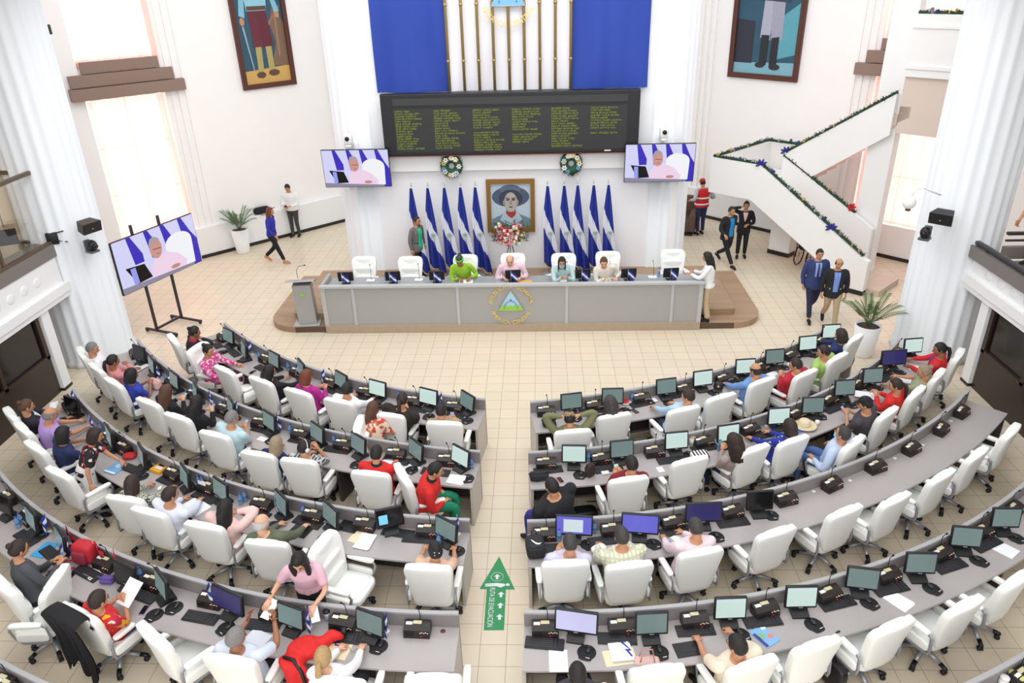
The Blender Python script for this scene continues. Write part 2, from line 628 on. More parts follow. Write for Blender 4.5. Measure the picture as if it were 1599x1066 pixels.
crest('coat_of_arms', (-0.72, 19.16, 7.10), 0.66, 'round coat of arms with gold lettering on the white drape', True)

# scoreboard
t = thing('voting_board', 'wide black electronic board with columns of dim green names', 'display board', (AX - 0.02, 19.29, 3.5))
mb = MB(); mb.bbox((0, -0.12, 0.75), (6.36, 0.22, 1.49), 0.02, smooth=False); mb.build('casing', mat('board_black', (30, 31, 35), 0.45), t)
mb = MB(); mb.box((0, -0.236, 0.62), (5.75, 0.012, 1.06)); mb.build('display_panel', mat('board_panel', (44, 46, 46), 0.4), t)
mb = MB(); mb.box((0, -0.236, 1.31), (5.75, 0.012, 0.17)); mb.build('title_strip', mat('board_strip', (52, 54, 54), 0.4), t)
mb = MB(); mb.box((0, -0.12, -0.012), (6.3, 0.2, 0.025)); mb.build('lower_rail', mat('board_rail', (110, 52, 40), 0.5), t)
mb = MB(); mb.box((2.42, -0.235, 0.05), (0.16, 0.012, 0.035)); mb.build('maker_plate', mat('board_plate', (210, 210, 210), 0.5), t)
BG = mat('board_green_text', (110, 122, 30), 0.5, emit=0.5)
rr = random.Random(4)
lens = [16, 16, 17, 14, 16, 11]
for c in range(6):
    mb = MB()
    x0 = -2.84 + c * 0.965
    for r in range(lens[c]):
        if (c == 2 and r == 8) or (c == 3 and r == 9) or (c == 5 and r == 9):
            continue
        z = 1.09 - r * 0.0605
        x = x0
        for w in range(rr.choice((2, 3, 3))):
            n = rr.randint(4, 7)
            for i in range(n):        # dot-matrix characters, too small to read
                k = rr.randint(0, 3)
                mb.box((x + 0.015, -0.243, z), (0.022, 0.004, 0.010))
                mb.box((x + 0.007, -0.243, z + (0.006 if k % 2 else -0.006)), (0.008, 0.004, 0.042))
                if k > 1:
                    mb.box((x + 0.024, -0.243, z), (0.008, 0.004, 0.042))
                x += 0.036
            x += 0.026
            if x > x0 + 0.66:
                break
    mb.build('name_column', BG, t)

# ---------------------------------------------------------------- side booths, entablatures and balconies
def booth(side):
    nm = 'left' if side < 0 else 'right'
    X0 = -10.05 if side < 0 else 8.52
    sg = -1 if side < 0 else 1        # outward from the hall
    ye = 13.35 if side < 0 else 13.3
    def B(mb, x0, x1, y0, y1, z0, z1, mi=0):
        mb.box(((X0 + sg * (x0 + x1) / 2), (y0 + y1) / 2, (z0 + z1) / 2), (abs(x1 - x0), y1 - y0, z1 - z0), mi)
    root = thing('commentary_booth', 'dark brown glazed booth under the %s balcony' % nm, 'booth', (0, 0, 0))
    mb = MB(); B(mb, 0.0, 0.12, 2.0, ye, 0.0, 0.8); mb.build('lower_panel', mat('dark_brown_panel', (48, 36, 29), 0.3), root)
    mb = MB()
    ys = [2.0, 4.2, 6.4, 8.5, 10.2, 11.9, ye - 0.1]
    for y in ys:
        B(mb, -0.015, 0.1, y, y + 0.1, 0.8, 2.0)
    B(mb, -0.015, 0.1, 2.0, ye, 0.8, 0.86); B(mb, -0.015, 0.1, 2.0, ye, 1.96, 2.06)
    mb.build('frame', mat('booth_frame', (52, 40, 33), 0.35), root)
    for i in range(len(ys) - 1):
        if side > 0 and i == 4:
            continue
        mb = MB(); B(mb, 0.04, 0.06, ys[i] + 0.1, ys[i + 1], 0.86, 1.96)
        mb.build('glass_pane', GLASSDARK, root)
    mb = MB(); B(mb, 0.12, 0.6, 8.6 if side < 0 else 10.35, 11.8, 0.74, 0.79); mb.build('counter', mat('orange_wood', (190, 104, 48), 0.4), root)
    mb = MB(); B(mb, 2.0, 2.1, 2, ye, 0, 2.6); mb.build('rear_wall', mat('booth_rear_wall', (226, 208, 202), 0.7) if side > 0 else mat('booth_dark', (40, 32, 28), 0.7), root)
    if side > 0:
        mb = MB(); B(mb, 0.25, 0.6, 11.1, 11.7, 0.8, 1.35); B(mb, 0.9, 1.3, 10.6, 11.2, 0.5, 1.2)
        mb.build('cabinet', BLACK, root)
        mb = MB()
        for y in (10.95, 10.8):
            mb.lathe([(0.035, 0), (0.035, 0.16), (0.015, 0.2), (0.015, 0.23)], 10, 0, (X0 + 0.32, y, 0.79))
        mb.build('bottles', mat('clear_plastic', (196, 200, 206), 0.2), root)
    # white post and beam
    mb = MB(); B(mb, -0.06, 0.16, ye + 0.04, ye + 0.3, 0.06, 2.0)
    o = struct(mb.build('trim_%d' % (8 if side < 0 else 9), WHITE))
    mb = MB(); B(mb, -0.07, 0.17, ye + 0.03, ye + 0.31, 0.0, 0.06)
    struct(mb.build('baseboard_%s_post' % nm, SKIRT))
    zb = 1.76 if side < 0 else 1.77
    zt = 2.62 if side < 0 else 2.42
    mb = MB()
    B(mb, -0.06, 0.5, 1.0, 14.35, 2.06, zt); B(mb, -0.16, 0.5, 1.0, 14.4, zb + 0.12, zb + 0.3); B(mb, -0.12, -0.02, 1.0, 14.38, zb, zb + 0.12)
    for k in range(26):     # moulded relief on the frieze
        y = 13.6 - k * 0.42
        a, b = 0.15, 0.13
        mb.sphere((X0 + sg * -0.06, y, (zb + 0.3 + zt) / 2), (0.018, 0.12, 0.1), 0, 10, 6)
    o = struct(mb.build('trim_%d' % (10 if side < 0 else 11), WHITE))
    return root
booth(-1)
booth(1)
GREYP = mat('grey_parapet', (122, 116, 112), 0.45)
# left balcony: grey sill with glazed box above
mb = MB()
mb.box((-10.2, 7.7, 2.75), (0.46, 13.4, 0.26)); mb.box((-10.9, 7.5, 2.6), (1.2, 13.0, 0.1))
struct(mb.build('trim_12', GREYP))
t = thing('balcony_glazing', 'brown framed glass front of the left balcony', 'glazing', (-10.02, 8.0, 2.88))
mb = MB()
for y in (6.45, 4.9, 3.2, 1.5, -0.2, -2):
    mb.box((0, y, 0.74), (0.06, 0.06, 1.48))
mb.box((0, 2.2, 0.03), (0.08, 8.6, 0.06)); mb.box((0, 2.2, 1.46), (0.08, 8.6, 0.07)); mb.box((-0.55, 6.45, 1.46), (1.1, 0.07, 0.07)); mb.box((-0.55, 6.45, 0.03), (1.1, 0.07, 0.06)); mb.box((-1.1, 6.45, 0.74), (0.07, 0.07, 1.48))
mb.build('frame', BROWNF, t)
def glass_mat(name, tint=(1, 1, 1), mirror=0.08):
    m = bpy.data.materials.new(name)
    m.use_nodes = True
    nt = m.node_tree
    nt.nodes.remove(nt.nodes['Principled BSDF'])
    a = nt.nodes.new('ShaderNodeBsdfTransparent'); a.inputs[0].default_value = tint + (1,)
    g = nt.nodes.new('ShaderNodeBsdfGlossy'); g.inputs['Roughness'].default_value = 0.03
    x = nt.nodes.new('ShaderNodeMixShader'); x.inputs[0].default_value = mirror
    nt.links.new(a.outputs[0], x.inputs[1]); nt.links.new(g.outputs[0], x.inputs[2])
    nt.links.new(x.outputs[0], nt.nodes['Material Output'].inputs[0])
    return m
gl = glass_mat('clear_glass')
for y0, y1 in ((4.95, 6.4), (3.25, 4.85), (1.55, 3.15), (-0.15, 1.45)):
    mb = MB(); mb.box((0, (y0 + y1) / 2, 0.75), (0.012, y1 - y0, 1.38)); mb.build('pane', gl, t)
mb = MB()
def bc(u, v):
    return (-0.72 + 0.03 * math.sin(u * 90), -2.0 + 8.6 * u, -0.28 + 2.1 * v)
mb.grid(bc, 120, 4)
tag(mb.build('beige_curtain', mat('beige_curtain', (226, 208, 176), 0.85), None, (-10.02, 7.98, 2.88)), 'beige pleated curtain hanging inside the left balcony', 'curtain')
# right balcony: grey parapet with dark rail and wall behind
mb = MB()
mb.box((8.5, 7.6, 2.53), (0.3, 13.5, 0.24)); mb.box((9.6, 7.4, 2.36), (2.2, 13.1, 0.1)); mb.box((9.7, 14.1, 2.53), (1.6, 0.1, 0.24))
struct(mb.build('trim_13', GREYP))
t = thing('balcony_railing', 'dark metal hand rail on the right balcony parapet', 'railing', (8.5, 7.4, 2.65))
mb = MB(); mb.bbox((-0.06, 0.1, 0.06), (0.09, 13.4, 0.07), 0.015); mb.bbox((1.2, 6.7, 0.26), (1.6, 0.09, 0.06), 0.015); mb.bbox((1.2, 6.7, 0.12), (1.6, 0.05, 0.04), 0.012); mb.build('hand_rail', DARK, t)
for k in range(8):
    mb = MB(); mb.box((-0.06, 6.4 - k * 1.8, 0.02), (0.05, 0.05, 0.04)); mb.build('post', DARK, t)
# unseen slabs added over the sides only to darken the outer rows
for nm, x, w in (('shade_slab_left', -11.4, 6.0), ('shade_slab_right', 9.8, 5.8)):
    mb = MB(); mb.box((x, 6.8, 8.4), (w, 17.5, 0.2)); struct(mb.build(nm, WHITE))
# walls beyond the booths that close the sides
mb = MB(); mb.box((12.6, 9.8, 5.5), (0.2, 15, 11)); struct(mb.build('wall_right_side', WARM))
mb = MB(); mb.box((-14.2, 9.8, 5.5), (0.2, 16, 11)); struct(mb.build('wall_left_side', WARM))

# ---------------------------------------------------------------- staircase on the right
ST = lambda t_, w, z: Vector((8.04 + (-t_ + w) * 0.70711, 18.02 + (t_ + w) * 0.70711, z))
stair = thing('staircase', 'white staircase with solid parapets turning at a landing', 'staircase', (0, 0, 0))
WS = mat('stair_white', (244, 244, 243), 0.55)
def slab(mb, poly, w0, w1):
    mb.prism(poly, lambda u, v, h: ST(u, h, v), w0, w1)
mb = MB()
slab(mb, [(-0.12, 0.12), (0.25, 0.12), (3.3, 1.86), (4.62, 1.84), (4.62, 2.82), (3.12, 2.82), (0.1, 1.0), (-0.12, 0.9)], 0.0, 0.18)
mb.build('outer_parapet', WS, stair)
mb = MB()
slab(mb, [(-0.12, 0.0), (0.25, 0.0), (0.25, 0.12), (-0.12, 0.12)], -0.01, 0.19)
mb.build('black_footing', SKIRT, stair)
mb = MB()
slab(mb, [(0.45, 0.12), (3.2, 1.7), (3.2, 2.8), (1.0, 1.62), (0.45, 1.3)], 1.36, 1.5)
mb.build('inner_parapet', WS, stair)
mb = MB()
slab(mb, [(4.48, 1.84), (4.62, 1.84), (4.62, 2.82), (4.48, 2.82)], 0.18, 2.95)
mb.build('landing_parapet', WS, stair)
mb = MB()
slab(mb, [(3.05, 1.84), (4.5, 1.84), (4.5, 2.02), (3.05, 2.02)], 0.18, 2.95)
mb.build('landing', WS, stair)
tre = MB()
for k in range(12):
    z = 0.165 * (k + 1)
    s0 = 0.05 + k * 0.265
    slab(tre, [(s0, max(0, z - 0.36)), (s0 + 0.29, max(0, z - 0.2)), (s0 + 0.29, z), (s0, z)], 0.18, 1.36)
for k in range(12):
    z = 2.02 + 0.2 * (k + 1)
    s0 = 3.05 - k * 0.24
    slab(tre, [(s0 - 0.26, z - 0.25), (s0, z - 0.4), (s0, z), (s0 - 0.26, z)], 1.5, 2.8)
tre.build('steps', mat('stair_tread', (206, 188, 172), 0.5), stair)
mb = MB()
slab(mb, [(3.17, 1.9), (2.3, 2.4), (0.5, 3.72), (0.5, 4.72), (3.17, 2.9)], 1.4, 1.54)
mb.build('upper_flight_parapet', WS, stair)
mb = MB(); slab(mb, [(2.62, 0.12), (3.25, 0.12), (3.25, 1.9), (2.62, 1.6)], 1.3, 1.62); mb.build('support', WS, stair)
mb = MB(); slab(mb, [(2.6, 0), (3.27, 0), (3.27, 0.12), (2.6, 0.12)], 1.28, 1.64); mb.build('support_footing', SKIRT, stair)
mb = MB(); slab(mb, [(0.42, 0.12), (1.03, 0.12), (1.03, 9.8), (0.42, 9.8)], 1.56, 1.9); slab(mb, [(0.40, 0), (1.05, 0), (1.05, 0.12), (0.40, 0.12)], 1.4, 1.92, )
mb.build('pier', WS, stair)
mb = MB(); slab(mb, [(-0.72, 5.12), (0.42, 5.12), (0.42, 6.5), (-0.72, 6.5)], 1.4, 1.6); slab(mb, [(-0.66, 5.3), (0.42, 5.3), (0.42, 5.38), (-0.66, 5.38)], 1.36, 1.4); slab(mb, [(-0.66, 6.2), (0.42, 6.2), (0.42, 6.26), (-0.66, 6.26)], 1.36, 1.4)
mb.build('gallery_parapet', WS, stair)
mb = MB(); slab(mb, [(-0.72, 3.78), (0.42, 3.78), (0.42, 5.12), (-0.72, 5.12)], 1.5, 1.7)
mb.build('shaded_wall_panel', mat('wall_shade_beige', (222, 206, 194), 0.7), stair)  # upright wall below the gallery; its shade is put into the beige
mb = MB(); slab(mb, [(-0.45, 0.0), (0.2, 0.0), (0.2, 0.16), (-0.45, 0.16)], 0.2, 1.4); mb.build('bottom_step', mat('stair_tread', (206, 188, 172)), stair)

# garlands along the parapets
GREEN = mat('garland_green', (44, 74, 46), 0.8)
GCOL = [mat('garland_gold', (214, 184, 108), 0.4, 0.3), mat('garland_blue', (44, 60, 150), 0.5), mat('garland_silver', (196, 200, 214), 0.35, 0.3), mat('garland_mauve', (158, 140, 160), 0.5)]
def garland(label, pts, seed, n=None, rad=0.075):
    rr = random.Random(seed)
    L = sum((pts[i + 1] - pts[i]).length for i in range(len(pts) - 1))
    def at(d):
        for i in range(len(pts) - 1):
            l = (pts[i + 1] - pts[i]).length
            if d <= l or i == len(pts) - 2:
                return pts[i].lerp(pts[i + 1], min(1, d / l))
            d -= l
    t = thing('christmas_garland', label, 'garland', pts[0])
    mb = MB()
    mb.tube([at(L * k / 40) - pts[0] for k in range(41)], [rad * 0.5] * 41, 6)
    for i in range(int(L * 190)):
        c = at(L * rr.random()) - pts[0]
        d = Vector((rr.uniform(-1, 1), rr.uniform(-1, 1), rr.uniform(-0.3, 1))).normalized()
        e = c + d * rad * rr.uniform(0.9, 1.6)
        s_ = d.cross(Vector((rr.uniform(-1, 1), rr.uniform(-1, 1), rr.uniform(-1, 1)))).normalized() * 0.018
        mb.add([c - s_, c + s_, e], [(0, 1, 2)])
    mb.build('foliage', GREEN, t)
    for ci in range(4):
        mb = MB()
        for i in range(int(L * 1.1) + 1):
            c = at(L * rr.random()) - pts[0] + Vector((rr.uniform(-.03, .03), rr.uniform(-.05, .0), rr.uniform(0.0, 0.07)))
            if ci == 1 and rr.random() < 0.5:
                continue
            for k in range(5):
                q = k * 1.257
                mb.sphere(c + Vector((0.028 * math.cos(q), 0, 0.028 * math.sin(q))), (0.022, 0.012, 0.022), 0, 6, 4)
        mb.build('ornaments', GCOL[ci], t)
    return t
garland('evergreen garland with ribbon flowers along the outer stair parapet', [ST(4.6, 0.09, 2.85), ST(3.12, 0.09, 2.85), ST(0.05, 0.09, 1.02)], 11)
garland('evergreen garland along the inner parapet of the lower flight', [ST(3.2, 1.43, 2.83), ST(1.0, 1.43, 1.65)], 12)
garland('evergreen garland along the upper flight parapet', [ST(3.17, 1.42, 2.93), ST(0.5, 1.42, 4.75)], 13)
garland('evergreen garland along the far end of the stair landing', [ST(4.55, 0.2, 2.85), ST(4.55, 2.9, 2.85), ST(3.3, 2.95, 2.85)], 14)
garland('evergreen garland on the upper gallery parapet', [ST(0.40, 1.5, 6.53), ST(-0.7, 1.5, 6.53)], 15)
for p, l in ((ST(3.1, 0.02, 2.86), 'blue ribbon bow where the outer stair garland bends'), (ST(3.15, 1.38, 2.96), 'blue ribbon bow at the foot of the upper flight garland'), (ST(0.95, 0.02, 1.56), 'blue ribbon bow low on the outer stair garland')):
    mb = MB()
    for q in (0.3, 1.2, 2.0, 2.8, -0.4, -2.7):
        mb.sphere((0.08 * math.cos(q), 0, 0.06 * math.sin(q)), (0.085, 0.03, 0.03), 0, 8, 5, Ry(-q))
    tag(mb.build('ribbon_bow', mat('ribbon_blue', (40, 40, 140), 0.5), None, p), l, 'bow', 'blue ribbon bows')
mb = MB()
for k in range(6):
    q = k * 1.05
    mb.sphere((0.06 * math.cos(q), -0.02, 0.06 * math.sin(q)), (0.06, 0.02, 0.035), 0, 8, 5, Ry(-q))
tag(mb.build('poinsettia', mat('poinsettia_red', (190, 30, 40), 0.6), None, ST(1.1, 1.38, 1.78)), 'red cloth poinsettia at the lower end of the inner garland', 'flower')

# ---------------------------------------------------------------- measured places (metres; heading in degrees)
ROWS = {
    '1L': (0.51, 20.93, 9.71, -1.7267, -2.4378),
    '1R': (-1.91, 22.62, 11.51, -1.4227, -0.8335),
    '2L': (0.42, 21.13, 11.46, -1.6934, -2.4534),
    '2R': (-0.94, 19.9, 10.2, -1.5009, -0.6763),
    '3L': (-0.33, 19.34, 11.23, -1.6314, -2.4015),
    '3R': (-0.6, 19.02, 10.92, -1.5363, -0.7513),
    '4L': (-1.01, 17.6, 11.13, -1.5702, -2.3503),
    '4R': (0.01, 17.29, 10.8, -1.5937, -0.8219),
    '5R': (0.01, 15.43, 10.8, -1.2108, -1.027),
    '5L': (-1.3, 16.1, 11.4, -1.8954, -2.0607),
}
CHAIRS = [
    ('1L', 'a', -7.250, 13.701, -52.2),
    ('1L', 'b', -6.512, 12.999, -105.2),
    ('1L', 'c', -5.748, 12.417, -36.3),
    ('1L', 'd', -4.942, 12.011, -31.4),
    ('1L', 'e', -4.167, 11.605, -26.6),
    ('1L', 'f', -3.389, 11.287, -19.9),
    ('1L', 'f2', -2.664, 10.290, -88.4),
    ('1L', 'g', -2.503, 10.841, -12.5),
    ('1L', 'h', -1.567, 10.588, -5.1),
    ('1R', 'a', 0.433, 10.328, 8.7),
    ('1R', 'b', 1.083, 10.779, 17.3),
    ('1R', 'c', 2.220, 10.956, 21.6),
    ('1R', 'd', 2.893, 11.346, 26.2),
    ('1R', 'e', 3.696, 11.864, 31.6),
    ('1R', 'f', 4.505, 12.115, 35.5),
    ('1R', 'g', 5.259, 12.719, 40.0),
    ('1R', 'h', 5.823, 13.462, 44.3),
    ('2L', 'a', -8.829, 13.129, -53.3),
    ('2L', 'b', -8.247, 12.538, -41.1),
    ('2L', 'c', -7.634, 11.981, -37.2),
    ('2L', 'd', -6.687, 11.285, -29.7),
    ('2L', 'e', -5.980, 10.807, -25.6),
    ('2L', 'f', -5.159, 10.276, -21.0),
    ('2L', 'g', -4.297, 9.738, -14.3),
    ('2L', 'h', -3.630, 9.557, -11.1),
    ('2L', 'i', -2.480, 9.237, -9.6),
    ('2L', 'j', -1.784, 9.087, -63.7),
    ('2R', 'a', 1.156, 9.086, 13.0),
    ('2R', 'b', 2.072, 9.533, 20.3),
    ('2R', 'c', 3.030, 9.797, 29.7),
    ('2R', 'd', 3.695, 10.036, 28.3),
    ('2R', 'e', 4.513, 9.941, 43.1),
    ('2R', 'f', 5.365, 10.779, 41.9),
    ('2R', 'g', 6.095, 11.425, 45.9),
    ('2R', 'h', 6.705, 12.001, 49.2),
    ('2R', 'i', 7.415, 12.746, 53.6),
    ('3L', 'a', -8.839, 10.894, -43.2),
    ('3L', 'b', -8.373, 10.465, -40.1),
    ('3L', 'c', -7.850, 9.930, -34.5),
    ('3L', 'd', -7.087, 9.256, -29.7),
    ('3L', 'e', -5.864, 8.664, -10.9),
    ('3L', 'f', -5.347, 8.375, -18.4),
    ('3L', 'g', -4.476, 8.087, -14.0),
    ('3L', 'h', -3.551, 7.757, -7.3),
    ('3L', 'i', -2.555, 7.355, -107.2),
    ('3L', 'j', -1.412, 7.326, -3.1),
    ('3R', 'a', 0.246, 7.404, 4.2),
    ('3R', 'b', 1.000, 7.373, 9.9),
    ('3R', 'c', 1.883, 7.600, 15.4),
    ('3R', 'd', 2.879, 7.962, 23.7),
    ('3R', 'e', 3.875, 8.367, 27.9),
    ('3R', 'f', 4.616, 8.609, 31.8),
    ('3R', 'g', 5.461, 9.121, 35.6),
    ('3R', 'h', 6.200, 9.644, 40.1),
    ('3R', 'i', 6.998, 10.231, 45.0),
    ('4L', 'a', -6.473, 7.002, -35.5),
    ('4L', 'b', -6.294, 6.777, 93.5),
    ('4L', 'c', -5.302, 6.565, -25.4),
    ('4L', 'd', -4.206, 6.205, -38.3),
    ('4L', 'e', -3.350, 5.934, -9.3),
    ('4L', 'f', -2.142, 5.670, -3.4),
    ('4L', 'g', -1.172, 5.720, 1.3),
    ('4R', 'a', 1.136, 5.851, 7.7),
    ('4R', 'b', 2.078, 5.913, 20.6),
    ('4R', 'c', 2.826, 6.176, 20.4),
    ('4R', 'd', 3.714, 6.432, 25.0),
    ('4R', 'e', 4.620, 6.732, 28.7),
    ('4R', 'f', 5.394, 7.127, 33.1),
    ('4R', 'z', 0.333, 5.496, 1.6),
]
PCHAIRS = [
    (-4.322, 16.958),
    (-3.180, 16.914),
    (-1.841, 16.999),
    (-0.686, 17.045),
    (0.544, 16.997),
    (1.620, 17.092),
    (3.193, 17.167),
]
CONSOLES = [
    ('1L', -6.805, 14.211),
    ('1L', -6.165, 13.691),
    ('1L', -5.518, 13.174),
    ('1L', -4.706, 12.638),
    ('1L', -3.960, 12.205),
    ('1L', -3.229, 11.861),
    ('1L', -2.279, 11.572),
    ('1L', -1.544, 11.358),
    ('1R', 0.050, 11.221),
    ('1R', 0.895, 11.414),
    ('1R', 1.740, 11.631),
    ('1R', 2.538, 11.963),
    ('1R', 3.312, 12.333),
    ('1R', 4.079, 12.792),
    ('1R', 4.792, 13.227),
    ('1R', 5.519, 13.903),
    ('2L', -8.376, 13.487),
    ('2L', -7.595, 12.779),
    ('2L', -7.045, 12.246),
    ('2L', -6.381, 11.834),
    ('2L', -5.618, 11.359),
    ('2L', -4.834, 10.837),
    ('2L', -4.012, 10.514),
    ('2L', -3.224, 10.209),
    ('2L', -2.327, 9.932),
    ('2L', -1.499, 9.763),
    ('2R', 0.042, 9.682),
    ('2R', 0.902, 9.781),
    ('2R', 1.740, 10.021),
    ('2R', 2.560, 10.251),
    ('2R', 3.396, 10.583),
    ('2R', 4.244, 11.093),
    ('2R', 4.974, 11.509),
    ('2R', 5.652, 12.066),
    ('2R', 6.319, 12.539),
    ('2R', 6.914, 13.204),
    ('3L', -8.437, 11.285),
    ('3L', -7.235, 10.410),
    ('3L', -6.826, 10.126),
    ('3L', -5.701, 9.399),
    ('3L', -5.039, 9.036),
    ('3L', -4.082, 8.666),
    ('3L', -3.250, 8.437),
    ('3L', -2.463, 8.320),
    ('3L', -1.581, 8.143),
    ('3R', 0.011, 8.048),
    ('3R', 0.927, 8.155),
    ('3R', 1.775, 8.260),
    ('3R', 2.624, 8.504),
    ('3R', 3.444, 8.811),
    ('3R', 4.203, 9.147),
    ('3R', 4.999, 9.578),
    ('3R', 5.731, 10.054),
    ('3R', 6.445, 10.598),
    ('3R', 7.022, 11.113),
    ('4L', -7.966, 8.780),
    ('4L', -7.379, 8.369),
    ('4L', -5.767, 7.420),
    ('4L', -4.980, 7.067),
    ('4L', -4.105, 6.788),
    ('4L', -3.269, 6.572),
    ('4L', -2.376, 6.467),
    ('4L', -1.483, 6.383),
    ('4R', 0.009, 6.359),
    ('4R', 0.898, 6.438),
    ('4R', 1.753, 6.553),
    ('4R', 2.617, 6.707),
    ('4R', 3.442, 6.943),
    ('4R', 4.269, 7.270),
    ('4R', 5.092, 7.686),
    ('4R', 5.805, 8.117),
    ('4R', 6.502, 8.530),
    ('5L', -5.937, 5.604),
    ('5L', -5.887, 5.490),
    ('5R', 5.046, 5.835),
]
KEYBOARDS = [
    ('1L', -6.854, 14.008),
    ('1L', -6.348, 13.611),
    ('1L', -5.476, 12.873),
    ('1L', -3.918, 12.030),
    ('1L', -3.186, 11.674),
    ('1L', -2.241, 11.354),
    ('1L', -1.579, 11.148),
    ('1R', 0.855, 11.263),
    ('1R', 1.758, 11.495),
    ('1R', 2.446, 11.779),
    ('1R', 3.420, 12.248),
    ('1R', 4.901, 13.178),
    ('1R', 5.484, 13.661),
    ('1R', 4.156, 12.629),
    ('2L', -7.112, 12.160),
    ('2L', -5.631, 11.165),
    ('2L', -4.755, 10.696),
    ('2L', -4.007, 10.363),
    ('2L', -3.344, 10.101),
    ('2L', -2.328, 9.796),
    ('2L', -1.659, 9.492),
    ('2L', -8.072, 13.296),
    ('2R', 0.080, 9.533),
    ('2R', 1.005, 9.576),
    ('2R', 2.002, 9.793),
    ('2R', 2.586, 10.119),
    ('2R', 3.546, 10.455),
    ('2R', 5.035, 11.300),
    ('2R', 6.344, 12.388),
    ('3L', -7.191, 10.139),
    ('3L', -6.466, 9.571),
    ('3L', -5.746, 9.259),
    ('3L', -5.042, 8.876),
    ('3L', -4.130, 8.491),
    ('3L', -3.327, 8.308),
    ('3L', -1.985, 8.284),
    ('3L', -1.703, 7.974),
    ('3R', 0.140, 7.801),
    ('3R', 0.822, 7.944),
    ('3R', 1.801, 8.139),
    ('3R', 2.620, 8.314),
    ('4L', -7.203, 7.974),
    ('4L', -6.644, 7.640),
    ('4L', -5.960, 7.301),
    ('4L', -5.054, 6.917),
    ('4L', -4.152, 6.562),
    ('4L', -3.362, 6.447),
    ('4L', -2.312, 6.285),
    ('4L', -2.323, 6.267),
    ('4R', 0.000, 6.209),
    ('4R', 0.837, 6.285),
    ('4R', 1.753, 6.415),
    ('4R', 2.563, 6.556),
    ('4R', 3.524, 6.843),
    ('4R', 4.254, 7.082),
    ('4R', 5.158, 7.480),
    ('4R', 5.824, 7.886),
]
PADS = [
    ('1L', -6.585, 13.635),
    ('1L', -6.065, 13.203),
    ('1L', -2.900, 11.438),
    ('1L', -1.974, 11.108),
    ('1L', -1.291, 10.967),
    ('1R', 0.574, 11.027),
    ('1R', 1.430, 11.273),
    ('1R', 2.234, 11.507),
    ('1R', 3.081, 11.874),
    ('1R', 4.600, 12.808),
    ('1R', 5.285, 13.292),
    ('2L', -4.500, 10.381),
    ('2L', -3.697, 10.066),
    ('2L', -2.933, 9.700),
    ('2L', -2.043, 9.554),
    ('2L', -1.153, 9.336),
    ('2L', -6.843, 12.174),
    ('2R', 0.564, 9.422),
    ('2R', 4.708, 11.048),
    ('2R', 6.023, 12.010),
    ('2R', 5.357, 11.413),
    ('2R', 6.669, 12.586),
    ('2R', 2.307, 9.936),
    ('3L', -3.807, 8.242),
    ('3L', -3.004, 7.982),
    ('3L', -1.154, 7.738),
    ('3L', -6.249, 9.396),
    ('3R', 0.592, 7.872),
    ('3R', 1.467, 7.886),
    ('3R', 2.331, 8.030),
    ('3R', 3.183, 8.480),
    ('4L', -6.400, 7.332),
    ('4L', -4.749, 6.605),
    ('4L', -4.555, 6.722),
    ('4L', -3.786, 6.407),
    ('4L', -1.908, 6.158),
    ('4L', -7.037, 8.035),
    ('4R', 0.475, 6.095),
    ('4R', 1.292, 6.102),
    ('4R', 2.259, 6.358),
    ('4R', 3.142, 6.516),
    ('4R', 3.907, 6.855),
    ('4R', 4.753, 7.095),
    ('4R', 5.562, 7.579),
    ('4R', 6.268, 8.015),
]
